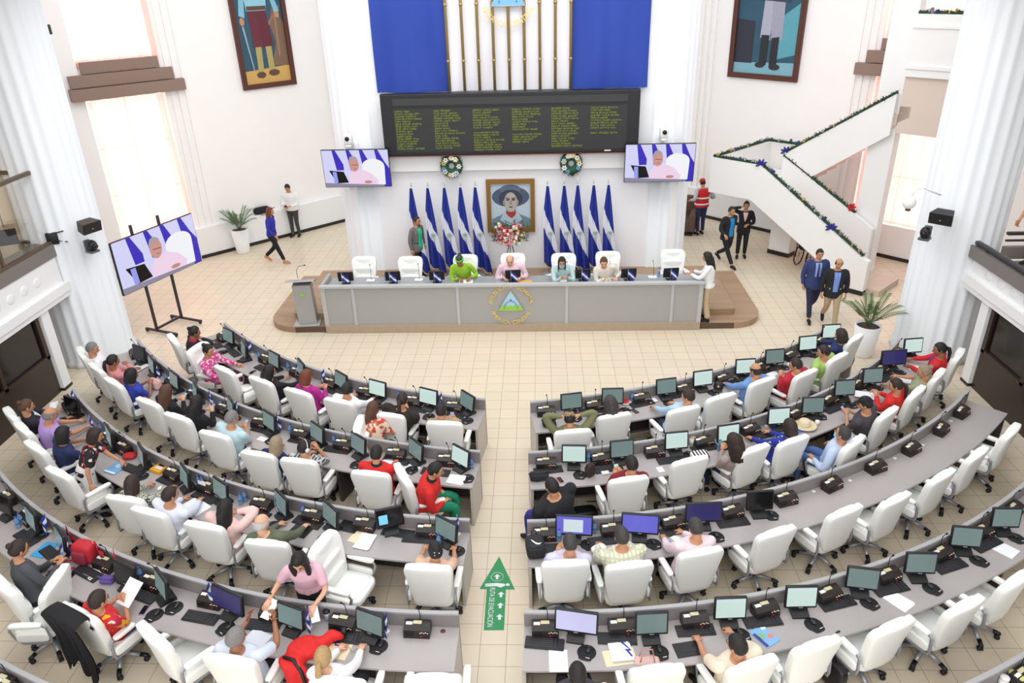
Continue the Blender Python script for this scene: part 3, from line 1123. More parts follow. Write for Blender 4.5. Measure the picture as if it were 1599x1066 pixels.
MONITORS = [
    ('1L', -6.510, 13.903, -36.9, 'n'),
    ('1L', -5.961, 13.286, -57.8, 'n'),
    ('1L', -5.207, 12.833, -40.9, 'n'),
    ('1L', -4.562, 12.479, -55.9, 'n'),
    ('1L', -3.665, 12.045, -43.1, 'n'),
    ('1L', -2.939, 11.725, -25.9, 'p'),
    ('1L', -1.993, 11.394, -25.1, 'p'),
    ('1L', -1.291, 11.243, -47.4, 'n'),
    ('1R', 0.487, 11.243, 11.9, 'n'),
    ('1R', 1.220, 11.357, 1.5, 'n'),
    ('1R', 2.161, 11.766, 12.6, 'n'),
    ('1R', 2.879, 11.998, 14.3, 'p'),
    ('1R', 3.704, 12.490, 7.0, 'p'),
    ('1R', 4.373, 12.818, 8.7, 'n'),
    ('1R', 5.105, 13.445, 11.4, 'p'),
    ('1R', 5.774, 13.895, 5.4, 'p'),
    ('2L', -8.011, 13.191, -28.7, 'd'),
    ('2L', -7.548, 12.648, -49.2, 'n'),
    ('2L', -6.794, 12.090, -42.7, 'n'),
    ('2L', -6.185, 11.701, -56.1, 'n'),
    ('2L', -5.319, 11.206, -54.6, 'n'),
    ('2L', -4.582, 10.612, -41.6, 'n'),
    ('2L', -3.657, 10.276, -42.4, 'n'),
    ('2L', -2.923, 9.926, -41.6, 'n'),
    ('2L', -1.976, 9.754, -48.5, 'n'),
    ('2L', -1.262, 9.572, -40.5, 'p'),
    ('2R', 0.478, 9.628, -2.1, 'p'),
    ('2R', 1.217, 9.769, 10.0, 'n'),
    ('2R', 2.092, 9.995, 9.0, 'p'),
    ('2R', 2.948, 10.192, 13.8, 'p'),
    ('2R', 3.879, 10.686, 7.6, 'p'),
    ('2R', 4.541, 11.020, 3.7, 'n'),
    ('2R', 5.273, 11.598, 6.8, 'n'),
    ('2R', 5.916, 12.021, 7.0, 'n'),
    ('2R', 6.569, 12.706, 8.2, 'w'),
    ('2R', 7.135, 13.195, 8.3, 'p'),
    ('3L', -8.286, 11.156, -23.4, 'd'),
    ('3L', -6.986, 10.301, -49.9, 'n'),
    ('3L', -6.286, 9.646, -50.9, 'n'),
    ('3L', -5.370, 9.079, -49.4, 'n'),
    ('3L', -4.702, 8.758, -37.8, 'n'),
    ('3L', -3.706, 8.440, -46.3, 'n'),
    ('3L', -2.939, 8.191, -45.3, 'n'),
    ('3L', -1.300, 7.895, -34.6, 'n'),
    ('3R', 0.409, 7.982, -4.8, 'v'),
    ('3R', 1.293, 8.007, -6.2, 'v'),
    ('3R', 2.182, 8.244, 2.5, 'w'),
    ('4L', -7.746, 8.429, -27.4, 'd'),
    ('4L', -7.078, 8.190, -39.2, 'n'),
    ('4L', -6.464, 7.670, -43.9, 'n'),
    ('4L', -4.717, 6.863, -45.5, 'n'),
    ('4L', -3.791, 6.612, -26.2, 'w'),
    ('4L', -2.954, 6.374, -22.1, 'n'),
    ('4L', -2.003, 6.282, -22.3, 'n'),
    ('4L', -5.271, 7.046, -25.2, 'd'),
    ('4R', 0.366, 6.318, -10.1, 'l'),
    ('4R', 1.217, 6.298, 4.3, 'n'),
    ('4R', 2.152, 6.547, 3.3, 'p'),
    ('4R', 3.020, 6.711, 1.9, 'p'),
    ('4R', 3.835, 7.048, -9.5, 'n'),
    ('4R', 4.650, 7.278, -1.1, 'n'),
    ('4R', 5.436, 7.766, -6.3, 'n'),
    ('4R', 6.141, 8.134, -0.2, 'n'),
]
FLAGS = [
    ('1L', -5.918, 13.521),
    ('1L', -5.120, 12.908),
    ('1L', -4.580, 12.726),
    ('1L', -4.046, 12.429),
    ('1L', -1.792, 11.429),
    ('2L', -7.471, 12.600),
    ('2L', -6.001, 11.539),
    ('2L', -5.283, 11.282),
    ('2L', -4.515, 10.725),
    ('2L', -3.695, 10.625),
    ('2L', -1.155, 9.663),
    ('2R', 3.725, 10.785),
    ('3L', -8.522, 11.610),
    ('3L', -7.701, 10.676),
    ('3L', -6.348, 9.919),
    ('3L', -5.454, 9.334),
    ('3L', -4.689, 8.972),
    ('3L', -3.758, 8.660),
    ('3L', -2.990, 8.470),
    ('3L', -1.168, 8.135),
    ('4L', -7.759, 8.498),
    ('4L', -6.966, 8.129),
    ('4L', -6.346, 7.618),
    ('4L', -4.126, 6.898),
    ('4L', -2.789, 6.435),
    ('4L', -1.851, 6.378),
]
BOTTLES = [
    ('1L', -4.927, 12.880),
    ('1L', -5.178, 13.035),
    ('1L', -5.693, 13.276),
    ('1L', -2.534, 11.823),
    ('1R', 1.561, 11.666),
    ('2L', -7.203, 12.405),
    ('2L', -6.474, 11.938),
    ('2L', -4.236, 10.635),
    ('2L', -3.395, 10.356),
    ('2L', -1.106, 9.607),
    ('2L', -5.528, 11.729),
    ('2R', 0.703, 9.808),
    ('2R', 2.794, 10.060),
    ('2R', 4.792, 11.223),
    ('3L', -7.514, 10.699),
    ('3L', -5.221, 9.204),
    ('3L', -5.147, 9.159),
    ('3L', -4.435, 8.725),
    ('3L', -4.393, 8.809),
    ('3L', -3.431, 8.479),
    ('3L', -1.411, 7.853),
    ('3R', 0.208, 7.952),
    ('3R', 0.688, 8.148),
    ('3R', 1.570, 8.261),
    ('4L', -7.459, 8.202),
    ('4L', -5.181, 7.258),
    ('4L', -2.746, 6.547),
    ('4L', -7.464, 8.280),
]
px_608 = (-2.112, 8.137, 19.0)
px_1186 = (3.006, 8.501, 4.9)
RBFLAGS = [(-6.505, 7.868), (-5.914, 7.643), (-5.604, 7.437)]
PEOPLE = [
    {'who': 'woman with a black bun and crimson collar', 'seat': '1La', 'xy': (-7.25, 13.701), 'h': -52.2, 'head': (-6.958, 13.461), 'label': 'woman with a black bun and crimson collar, hand to face, end of front left row', 'top': (34, 32, 36), 'collar': (190, 30, 80), 'hair': 'bun', 'arms': 'chin', 'skin': 'd', 'fem': True},
    {'who': 'woman in the pink patterned outfit', 'seat': '1Lb', 'xy': (-6.512, 12.999), 'h': -95.2, 'head': (-6.41, 12.707), 'label': 'woman in the pink patterned outfit, turned sideways in her chair in the front left row', 'top': 'pinkprint', 'legs': 'pinkprint', 'hair': 'bun', 'arms': 'desk', 'skin': 'm', 'turn': -10, 'garment': 'blouse', 'fem': True},
    {'who': 'woman in the black hooded top', 'seat': '1Ld', 'xy': (-4.942, 12.011), 'h': -31.4, 'head': (-4.955, 11.866), 'label': 'woman in the black hooded top, seated in the front left row', 'top': (26, 25, 28), 'hair': 'long', 'arms': 'desk', 'turn': -25, 'fem': True},
    {'who': 'red haired woman in the magenta cardigan', 'seat': '1Le', 'xy': (-4.167, 11.605), 'h': -26.6, 'head': (-4.206, 11.632), 'label': 'red haired woman in the magenta cardigan, seated in the front left row', 'top': (176, 40, 136), 'hair': 'bob', 'hc': 'auburn', 'arms': 'phone', 'turn': -15, 'garment': 'cardigan', 'fem': True},
    {'who': 'man in the white shirt wearing headphones', 'seat': '1Lf', 'xy': (-3.389, 11.287), 'h': -19.9, 'head': (-3.355, 11.152), 'label': 'man in the white shirt wearing headphones, seated in the front left row', 'top': (240, 240, 242), 'hair': 'short', 'headphones': (30, 30, 32), 'arms': 'desk'},
    {'who': 'long haired woman in the red floral blouse', 'seat': '1Lf2', 'xy': (-2.664, 10.29), 'h': -28.4, 'head': (-2.997, 10.709), 'label': 'long haired woman in the red floral blouse, sitting behind the man with headphones', 'top': 'redfloral', 'hair': 'long', 'hc': 'brown', 'arms': 'phone', 'garment': 'blouse', 'fem': True},
    {'who': 'woman in sheer black with an auburn ponytail', 'seat': '1Lg', 'xy': (-2.503, 10.841), 'h': -12.5, 'head': (-2.336, 10.838), 'label': 'woman in sheer black with an auburn ponytail, seated near the aisle, front left row', 'top': (44, 36, 32), 'hair': 'pony', 'hc': 'dark', 'arms': 'phone', 'build': 1.4, 'garment': 'blouse', 'fem': True},
    {'who': 'man in the tan shirt holding a phone', 'seat': '1Lh', 'xy': (-1.567, 10.588), 'h': -5.1, 'head': (-1.672, 10.284), 'label': 'man in the tan shirt holding a phone, nearest the aisle in the front left row', 'top': (172, 146, 110), 'hair': 'short', 'arms': 'phone'},
    {'who': 'man in the olive shirt and tan cap', 'seat': '1Ra', 'xy': (0.433, 10.328), 'h': 8.7, 'head': (0.456, 9.984), 'label': 'man in the olive shirt and tan cap, hands behind his head, front right row', 'top': (116, 120, 84), 'hair': 'cap', 'hat': (150, 122, 84), 'arms': 'head', 'pitch': -20},
    {'who': 'grey haired person in dark floral clothing', 'seat': '1Rb', 'xy': (1.083, 10.779), 'h': 17.3, 'head': (1.163, 10.477), 'label': 'grey haired person in dark floral clothing, head low behind the chair, front right row', 'top': 'darkfloral', 'legs': 'darkfloral', 'hair': 'curly', 'hc': 'salt', 'arms': 'desk', 'fem': True},
    {'who': 'bearded man in the pale blue shirt', 'seat': '1Rc', 'xy': (2.22, 10.956), 'h': 21.6, 'head': (2.452, 10.843), 'label': 'bearded man in the pale blue shirt, leaning to the desk in the front right row', 'top': (176, 206, 230), 'hair': 'short', 'hc': 'dark', 'arms': 'desk', 'turn': 35, 'legs': (52, 56, 76)},
    {'who': 'balding man in the blue shirt', 'seat': '1Re', 'xy': (3.696, 11.864), 'h': 31.6, 'head': (3.749, 11.734), 'label': 'balding man in the blue shirt, leaning on his hand in the front right row', 'top': (110, 150, 206), 'hair': 'bald', 'hc': 'dark', 'arms': 'chin'},
    {'who': 'person in the crimson shirt', 'seat': '1Rf', 'xy': (4.505, 12.115), 'h': 35.5, 'head': (4.585, 11.81), 'label': 'person in the crimson shirt, holding a phone in the front right row', 'top': (186, 34, 54), 'hair': 'short', 'hc': 'dark', 'arms': 'phone', 'turn': 25},
    {'who': 'man in the lime green shirt', 'seat': '1Rg', 'xy': (5.259, 12.719), 'h': 40.0, 'head': (5.278, 12.301), 'label': 'man in the lime green shirt, slouched in the front right row', 'top': (166, 200, 110), 'hair': 'short', 'hc': 'dark', 'arms': 'rest', 'turn': 30},
    {'who': 'woman in the navy top writing', 'seat': '1Rh', 'xy': (5.823, 13.462), 'h': 44.3, 'head': (5.67, 12.985), 'label': 'woman in the navy top writing, at the far end of the front right row', 'top': (34, 48, 98), 'hair': 'bob', 'hc': 'dark', 'arms': 'write', 'fem': True},
    {'who': 'grey haired man in the white shirt', 'seat': '2La', 'xy': (-8.829, 13.129), 'h': -53.3, 'head': (-8.708, 12.749), 'label': 'grey haired man in the white shirt, at the far end of the second left row', 'top': (238, 240, 246), 'hair': 'short', 'hc': 'grey', 'arms': 'rest', 'turn': -20},
    {'who': 'woman in the salmon pink top', 'seat': '2Lb', 'xy': (-8.247, 12.538), 'h': -41.1, 'head': (-7.888, 12.144), 'label': 'woman in the salmon pink top, hand raised to her face in the second left row', 'top': (216, 142, 142), 'hair': 'pony', 'hc': 'black', 'arms': 'face', 'skin': 'd', 'fem': True},
    {'who': 'woman in the royal blue top', 'seat': '2Lc', 'xy': (-7.634, 11.981), 'h': -37.2, 'head': (-7.218, 11.586), 'label': 'woman in the royal blue top, with a pink bag before her, second left row', 'top': (50, 64, 170), 'sleeve': 's', 'hair': 'bob', 'hc': 'black', 'arms': 'phone', 'skin': 'd', 'fem': True},
    {'who': 'brown haired woman in the black jacket', 'seat': '2Ld', 'xy': (-6.687, 11.285), 'h': -29.7, 'head': (-6.527, 11.15), 'label': 'brown haired woman in the black jacket, holding a phone in the second left row', 'top': (28, 27, 30), 'hair': 'long', 'hc': 'brown', 'arms': 'phone', 'skin': 'l', 'garment': 'jacket', 'fem': True},
    {'who': 'black haired woman in black holding a phone', 'seat': '2Le', 'xy': (-5.98, 10.807), 'h': -25.6, 'head': (-5.827, 10.779), 'label': 'black haired woman in black holding a phone, seated in the second left row', 'top': (26, 25, 28), 'hair': 'long', 'hc': 'black', 'arms': 'phone', 'skin': 'l', 'fem': True},
    {'who': 'man in the pale aqua shirt', 'seat': '2Lf', 'xy': (-5.159, 10.276), 'h': -21.0, 'head': (-5.021, 10.242), 'label': 'man in the pale aqua shirt, reading his phone in the second left row', 'top': (188, 218, 224), 'sleeve': 's', 'hair': 'short', 'hc': 'grey', 'arms': 'phone', 'glasses': 1, 'turn': -15},
    {'who': 'woman in navy with a short blonde bob', 'seat': '2Lg', 'xy': (-4.297, 9.738), 'h': -14.3, 'head': (-4.123, 9.388), 'label': 'woman in navy with a short blonde bob, seated in the second left row', 'top': (30, 38, 88), 'hair': 'bob', 'hc': 'ash', 'arms': 'desk', 'fem': True},
    {'who': 'man in the grey plaid shirt', 'seat': '2Lh', 'xy': (-3.63, 9.557), 'h': -11.1, 'head': (-3.634, 9.259), 'label': 'man in the grey plaid shirt, with white headphones in the second left row', 'top': 'plaidgrey', 'sleeve': 's', 'hair': 'short', 'arms': 'face', 'headphones': (232, 232, 232), 'legs': (150, 148, 158), 'turn': -30},
    {'who': 'man in the red jacket with black collar', 'seat': '2Li', 'xy': (-2.48, 9.237), 'h': -9.6, 'head': (-2.47, 9.222), 'label': 'man in the red jacket with black collar, seated in the second left row', 'top': (208, 38, 36), 'collar': (30, 28, 30), 'hair': 'short', 'arms': 'write', 'garment': 'jacket'},
    {'who': 'person in the red jacket and green trousers', 'seat': '2Lj', 'xy': (-1.784, 9.087), 'h': -83.7, 'head': (-1.521, 8.802), 'label': 'person in the red jacket and green trousers, turned to the aisle, second left row', 'top': (208, 38, 36), 'legs': (18, 124, 92), 'hair': 'short', 'hc': 'black', 'arms': 'lap', 'collar': (30, 28, 30), 'garment': 'jacket'},
    {'who': 'person in dark red with white earphones', 'seat': '2Ra', 'xy': (1.156, 9.086), 'h': 13.0, 'head': (1.313, 8.85), 'label': 'person in dark red with white earphones, holding a phone in the second right row', 'top': (128, 28, 38), 'hair': 'short', 'arms': 'phone'},
    {'who': 'woman with long curly hair in a taupe sweater', 'seat': '2Rc', 'xy': (3.03, 9.797), 'h': 29.7, 'head': (2.845, 9.411), 'label': 'woman with long curly hair in a taupe sweater, seated in the second right row', 'top': (160, 146, 140), 'hair': 'curly', 'hc': 'dark', 'arms': 'phone', 'legs': (36, 42, 72), 'garment': 'sweater', 'fem': True},
    {'who': 'woman in the blue polka dot blouse', 'seat': '2Rd', 'xy': (3.695, 10.036), 'h': 28.3, 'head': (3.823, 9.957), 'label': 'woman in the blue polka dot blouse, beside a straw hat in the second right row', 'top': 'polka', 'hair': 'bob', 'hc': 'dark', 'arms': 'desk', 'garment': 'blouse', 'fem': True},
    {'who': 'reclining man in the pale blue shirt', 'seat': '2Re', 'xy': (4.513, 9.941), 'h': 43.1, 'head': (4.662, 9.604), 'label': 'reclining man in the pale blue shirt, lying back with a knee up, second right row', 'top': (190, 206, 234), 'hair': 'short', 'hc': 'salt', 'arms': 'rest', 'legs': (66, 98, 150), 'mask': 1, 'pitch': 10},
    {'who': 'man in the black cap and charcoal shirt', 'seat': '2Rf', 'xy': (5.365, 10.779), 'h': 41.9, 'head': (5.185, 10.584), 'label': 'man in the black cap and charcoal shirt, seated in the second right row', 'top': (70, 66, 72), 'sleeve': 's', 'hair': 'cap', 'hat': (28, 28, 30), 'arms': 'phone', 'turn': 20},
    {'who': 'woman in the red blazer with turquoise lanyard', 'seat': '2Rg', 'xy': (6.095, 11.425), 'h': 45.9, 'head': (5.924, 11.197), 'label': 'woman in the red blazer with turquoise lanyard, holding papers in the second right row', 'top': (212, 44, 40), 'hair': 'pony', 'hc': 'dark', 'arms': 'phone', 'garment': 'blazer', 'lanyard': (40, 150, 190), 'turn': 20, 'fem': True},
    {'who': 'woman in the sage green blouse', 'seat': '2Rh', 'xy': (6.705, 12.001), 'h': 49.2, 'head': (6.701, 11.603), 'label': 'woman in the sage green blouse, slouched in the second right row', 'top': (148, 158, 126), 'hair': 'bun', 'hc': 'ash', 'arms': 'desk', 'turn': 20, 'garment': 'blouse', 'sleeve': 's', 'fem': True},
    {'who': 'woman in the red jacket over purple', 'seat': '2Ri', 'xy': (7.415, 12.746), 'h': 53.6, 'head': (7.155, 12.363), 'label': 'woman in the red jacket over purple, at the far end of the second right row', 'top': (206, 40, 44), 'inner': (84, 56, 160), 'vlow': 0.2, 'vw': 0.05, 'hair': 'pony', 'hc': 'black', 'arms': 'write', 'turn': 20, 'skin': 'd', 'garment': 'jacket', 'fem': True},
    {'who': 'woman in the dark suit', 'seat': '3La', 'xy': (-8.839, 10.894), 'h': -43.2, 'head': (-8.75, 10.692), 'label': 'woman in the dark suit, reaching for papers, third left row', 'top': (34, 34, 44), 'inner': (226, 226, 230), 'hair': 'bun', 'hc': 'brown', 'arms': 'desk', 'garment': 'jacket', 'skin': 'm', 'fem': True},
    {'who': 'balding man in the lilac shirt', 'seat': '3Lb', 'xy': (-8.373, 10.465), 'h': -40.1, 'head': (-8.126, 10.38), 'label': 'balding man in the lilac shirt, stretching both arms to the desk, third left row', 'top': (178, 146, 208), 'sleeve': 's', 'hair': 'bald', 'hc': 'grey', 'arms': 'reach', 'glasses': 1},
    {'who': 'curly haired woman in the navy top', 'seat': '3Lc', 'xy': (-7.85, 9.93), 'h': -34.5, 'head': (-7.559, 9.804), 'label': 'curly haired woman in the navy top, seated in the third left row', 'top': (36, 46, 88), 'sleeve': 's', 'hair': 'bob', 'hc': 'black', 'arms': 'desk', 'skin': 'd', 'fem': True},
    {'who': 'woman in the animal print blouse', 'seat': '3Le', 'xy': (-5.864, 8.664), 'h': -10.9, 'head': (-5.853, 8.531), 'label': 'woman in the animal print blouse, seated in the third left row', 'top': 'animal', 'hair': 'bob', 'hc': 'dark', 'arms': 'desk', 'garment': 'blouse', 'fem': True},
    {'who': 'man in the white shirt reading a notebook', 'seat': '3Lf', 'xy': (-5.347, 8.375), 'h': -18.4, 'head': (-5.165, 8.258), 'label': 'man in the white shirt reading a notebook, seated in the third left row', 'top': (222, 228, 242), 'hair': 'short', 'hc': 'dark', 'arms': 'write', 'legs': (48, 62, 96), 'turn': -20},
    {'who': 'black haired woman in the pale pink blouse', 'seat': '3Lg', 'xy': (-4.476, 8.087), 'h': -14.0, 'head': (-4.292, 7.998), 'label': 'black haired woman in the pale pink blouse, leaning on her hand, third left row', 'top': (232, 196, 190), 'hair': 'long', 'hc': 'black', 'arms': 'chin', 'garment': 'blouse', 'build': 1.25, 'fem': True},
    {'who': 'white haired man in the olive jacket', 'seat': '3Lh', 'xy': (-3.551, 7.757), 'h': -7.3, 'head': (-3.711, 7.678), 'label': 'white haired man in the olive jacket, slumped low in the third left row', 'top': (98, 104, 84), 'hair': 'bald', 'hc': 'white', 'arms': 'desk', 'skin': 'l', 'garment': 'jacket', 'turn': -30},
    {'who': 'woman in the beige top with a black bun', 'seat': '3Lj', 'xy': (-1.412, 7.326), 'h': -3.1, 'head': (-1.337, 7.164), 'label': 'woman in the beige top with a black bun, nearest the aisle, third left row', 'top': (218, 182, 158), 'hair': 'bun', 'hc': 'black', 'arms': 'desk', 'clip': 1, 'sleeve': 's', 'turn': 20, 'fem': True},
    {'who': 'man in the lavender shirt', 'seat': '3Ra', 'xy': (0.246, 7.404), 'h': 4.2, 'head': (0.339, 7.277), 'label': 'man in the lavender shirt, nearest the aisle in the third right row', 'top': (206, 204, 228), 'hair': 'short', 'hc': 'salt', 'arms': 'phone', 'pitch': -28},
    {'who': 'man in the pale yellow checked shirt', 'seat': '3Rb', 'xy': (1.0, 7.373), 'h': 9.9, 'head': (0.976, 7.411), 'label': 'man in the pale yellow checked shirt, seated in the third right row', 'top': 'plaidyellow', 'hair': 'short', 'hc': 'salt', 'arms': 'desk', 'build': 1.3, 'legs': (120, 120, 120)},
    {'who': 'man in the pale pink shirt', 'seat': '3Rc', 'xy': (1.883, 7.6), 'h': 15.4, 'head': (1.936, 7.559), 'label': 'man in the pale pink shirt, looking down in the third right row', 'top': (236, 216, 222), 'hair': 'short', 'hc': 'salt', 'arms': 'write', 'pitch': -28},
    {'who': 'woman in the grey cardigan', 'seat': '4La', 'xy': (-6.473, 7.002), 'h': -35.5, 'head': (-6.835, 7.325), 'label': 'woman in the grey cardigan, reading a phone at the left edge of the fourth row', 'top': (76, 78, 84), 'hair': 'bun', 'hc': 'dark', 'arms': 'phone', 'glasses': 1, 'garment': 'cardigan', 'fem': True},
    {'who': 'woman in the bright red and yellow shirt', 'seat': '4Lc', 'xy': (-5.302, 6.565), 'h': -25.4, 'head': (-5.18, 6.346), 'label': 'woman in the bright red and yellow shirt, reading papers in the fourth left row', 'top': 'bright', 'sleeve': 's', 'hair': 'short', 'hc': 'dark', 'arms': 'phone', 'glasses': 1, 'legs': (120, 104, 146), 'fem': True},
    {'who': 'grey haired man raising both hands', 'seat': '4Le', 'xy': (-3.35, 5.934), 'h': -9.3, 'head': (-3.344, 5.785), 'label': 'grey haired man raising both hands, talking in the fourth left row', 'top': (206, 216, 232), 'sleeve': 's', 'hair': 'short', 'hc': 'grey', 'arms': ((-0.13, 0.34, 1.02), (0.2, 0.36, 1.06)), 'curl': (0.5, 1.0), 'handdir': ((0.1, 0.5, 0.8), (0.0, 0.25, 0.95)), 'skin': 'd', 'turn': -25},
    {'who': 'blonde woman in the white blouse', 'seat': '4Lf', 'xy': (-2.142, 5.67), 'h': -3.4, 'head': (-2.349, 5.556), 'label': 'blonde woman in the white blouse, hair tied low in the fourth left row', 'top': (240, 240, 242), 'hair': 'pony', 'hc': 'blonde', 'arms': 'write', 'skin': 'l', 'garment': 'blouse', 'fem': True},
    {'who': 'man in the cream shirt', 'seat': '4Rb', 'xy': (2.078, 5.913), 'h': 20.6, 'head': (2.018, 5.736), 'label': 'man in the cream shirt, reaching to the desk in the fourth right row', 'top': (230, 218, 196), 'sleeve': 's', 'hair': 'short', 'arms': 'desk', 'turn': 20, 'skin': 'm', 'legs': (32, 36, 62)},
    {'who': 'person in dark trousers at the bottom edge', 'seat': '4Rz', 'xy': (0.333, 5.496), 'h': 1.6, 'head': (0.339, 5.086), 'label': 'person in dark trousers at the bottom edge, shoes under the fourth right row', 'top': (60, 60, 66), 'legs': (30, 30, 36), 'arms': 'lap'},
    {'who': 'heavy man in black', 'pose': 'stool', 'xy': (0.3, 8.62), 'h': 38, 'head': (0.033, 8.363), 'label': 'heavy man in a black sweater and blue trousers turned to the aisle', 'top': (28, 28, 32), 'legs': (50, 46, 140), 'hair': 'short', 'arms': 'lap', 'build': 1.5, 'scale': 1.1, 'skin': 'm', 'garment': 'sweater'},
    {'who': 'woman in lime green', 'xy': (-1.841, 16.949), 'z': 0.4, 'h': 180, 'scale': 1.08, 'head': (-1.917, 16.56), 'label': 'woman in lime green with a green headband writing at the presidium', 'top': (150, 196, 50), 'hair': 'bun', 'hc': 'salt', 'arms': 'write', 'band': (70, 190, 60), 'skin': 'd', 'pitch': -28, 'garment': 'tunic', 'fem': True},
    {'who': 'older man in pink', 'xy': (-0.686, 16.995), 'z': 0.4, 'h': 180, 'scale': 1.08, 'head': (-0.732, 16.559), 'label': 'older grey haired man in a pink shirt at the presidium', 'top': (232, 200, 214), 'hair': 'bald', 'hc': 'white', 'arms': 'desk', 'glasses': 1, 'skin': 'l', 'pitch': -18},
    {'who': 'woman with a face mask', 'xy': (0.544, 16.947), 'z': 0.4, 'h': 180, 'scale': 1.08, 'head': (0.471, 16.388), 'label': 'black haired woman in a blue face mask at the presidium', 'top': (182, 208, 206), 'hair': 'long', 'hc': 'black', 'arms': 'phone', 'mask': 1, 'fem': True},
    {'who': 'woman with braids', 'xy': (1.62, 17.042), 'z': 0.4, 'h': 180, 'scale': 1.08, 'head': (1.429, 16.229), 'label': 'fair haired woman in cream with a dark necklace at the presidium', 'top': (230, 224, 210), 'hair': 'pony', 'hc': 'brown', 'arms': 'write', 'lanyard': (90, 50, 40), 'skin': 'l', 'pitch': -22, 'fem': True},
    {'who': 'woman in the grey jacket', 'pose': 'stand', 'xy': (-3.281, 18.881), 'z': 0.3, 'h': -120, 'label': 'woman in a grey jacket over a green top standing behind the presidium', 'top': (112, 108, 108), 'inner': (30, 190, 140), 'vlow': -0.1, 'vw': 0.075, 'hair': 'pony', 'hc': 'dark', 'arms': 'sides', 'glasses': 1, 'garment': 'jacket', 'jacket': 1, 'build': 1.05, 'pitch': -5, 'fem': True},
    {'who': 'woman in the white blouse', 'pose': 'stand', 'xy': (3.842, 16.241), 'z': 0.15, 'h': 75, 'label': 'woman in a white blouse and beige trousers reading at the desk end', 'top': (238, 240, 240), 'legs': (196, 174, 140), 'hair': 'long', 'hc': 'black', 'arms': ((-0.08, 0.42, 1.16), (0.1, 0.38, 1.16)), 'wide': 1, 'scale': 1.0, 'fem': True},
    {'who': 'walking man in the blue shirt', 'pose': 'walk', 'xy': (5.201, 20.35), 'z': 0, 'h': -152, 'label': 'man in an open black jacket and bright blue shirt striding', 'stride': 1, 'stridelen': 1.35, 'top': (30, 32, 36), 'inner': (30, 140, 210), 'vlow': -0.1, 'vw': 0.07, 'arms': 'swingwide', 'garment': 'jacket', 'jacket': 1, 'legs': (28, 30, 36), 'scale': 1.0, 'pitch': -4, 'turn': 0},
    {'who': 'woman on the phone', 'pose': 'stand', 'xy': (5.771, 20.856), 'z': 0, 'h': 170, 'label': 'woman in a black suit telephoning by the stairs', 'top': (28, 26, 30), 'inner': (226, 180, 190), 'arms': 'phone_ear', 'hair': 'pony', 'garment': 'jacket', 'jacket': 1, 'legs': (26, 26, 28), 'pitch': -4, 'fem': True},
    {'who': 'person in the red vest', 'pose': 'stand', 'xy': (4.998, 22.994), 'z': 0, 'h': 20, 'label': 'person in a red reflective vest and blue jeans near the brown armchair', 'top': (180, 180, 186), 'vest': 1, 'arms': ((-0.34, 0.12, 1.12), (0.3, 0.18, 1.15)), 'legs': (36, 46, 82), 'hair': 'short', 'hat': (190, 40, 40)},
    {'who': 'man in the blue suit', 'pose': 'walk', 'xy': (6.385, 16.652), 'z': 0, 'h': 178, 'label': 'man in a blue suit and tie walking from the stairs', 'stride': 1, 'top': (48, 62, 112), 'inner': (150, 176, 222), 'vlow': 0.3, 'vw': 0.06, 'tie': (64, 52, 130), 'arms': 'sides', 'garment': 'jacket', 'jacket': 1, 'legs': (34, 40, 72), 'scale': 1.05, 'pitch': -6},
    {'who': 'bald man in the black blazer', 'pose': 'walk', 'xy': (6.69, 16.212), 'z': 0, 'h': 170, 'label': 'bald man in a black blazer and khaki trousers walking', 'stride': -1, 'top': (30, 32, 38), 'inner': (120, 150, 220), 'vlow': 0.0, 'vw': 0.05, 'arms': 'sides', 'hair': 'bald', 'hc': 'dark', 'garment': 'blazer', 'jacket': 1, 'legs': (178, 156, 124), 'scale': 1.0, 'build': 1.12, 'pitch': -8},
    {'who': 'woman in the cobalt jacket', 'pose': 'walk', 'xy': (-7.88, 20.936), 'z': 0, 'h': -95, 'label': 'woman in a cobalt blue jacket and black trousers walking at the left', 'stride': 1, 'top': (40, 46, 160), 'arms': 'swing', 'hair': 'long', 'hc': 'auburn', 'garment': 'jacket', 'legs': (26, 26, 30), 'shoes': (196, 140, 108), 'scale': 1.0, 'pitch': -4, 'fem': True},
    {'who': 'man with a phone by the wall', 'pose': 'stand', 'xy': (-7.993, 23.386), 'z': 0, 'h': 172, 'label': 'man in a white shirt and grey trousers reading his phone by the wall', 'top': (238, 238, 238), 'arms': 'hold', 'legs': (64, 62, 62), 'hair': 'short', 'pitch': -30},
    {'who': 'young woman in the pink polo', 'pose': 'stand', 'xy': (-2.895, 6.925), 'h': 186, 'lean': 0.16, 'label': 'young woman in a pink polo shirt standing with papers behind the fourth left row', 'top': (232, 184, 200), 'sleeve': 's', 'hair': 'long', 'hc': 'black', 'arms': ((-0.14, 0.44, 1.02), (0.4, 0.34, 1.06)), 'legs': (28, 28, 32), 'pitch': -34, 'skin': 'l', 'fem': True, 'hem': 0.02, 'locks': 1},
    {'who': 'woman in the black floral blouse', 'pose': 'stand', 'xy': (-7.119, 9.402), 'h': -70, 'lean': 0.2, 'label': 'woman in a black floral blouse and white trousers rising from the third left row', 'top': 'blackfloral', 'sleeve': 's', 'hair': 'bob', 'hc': 'dark', 'arms': ((-0.1, 0.5, 0.84), (0.34, 0.1, 0.72)), 'legs': (236, 234, 236), 'pitch': -20, 'fem': True, 'garment': 'blouse', 'scale': 0.95},
    {'who': 'man on the balcony', 'pose': 'stand', 'xy': (9.22, 13.6), 'z': 2.42, 'h': 97, 'label': 'man leaning on the right balcony railing at the picture edge', 'top': (226, 226, 226), 'sleeve': 's', 'hair': 'short', 'arms': ((-0.16, 0.5, 0.56), (0.17, 0.5, 0.56)), 'lean': 0.2, 'legs': (40, 40, 46)},
]

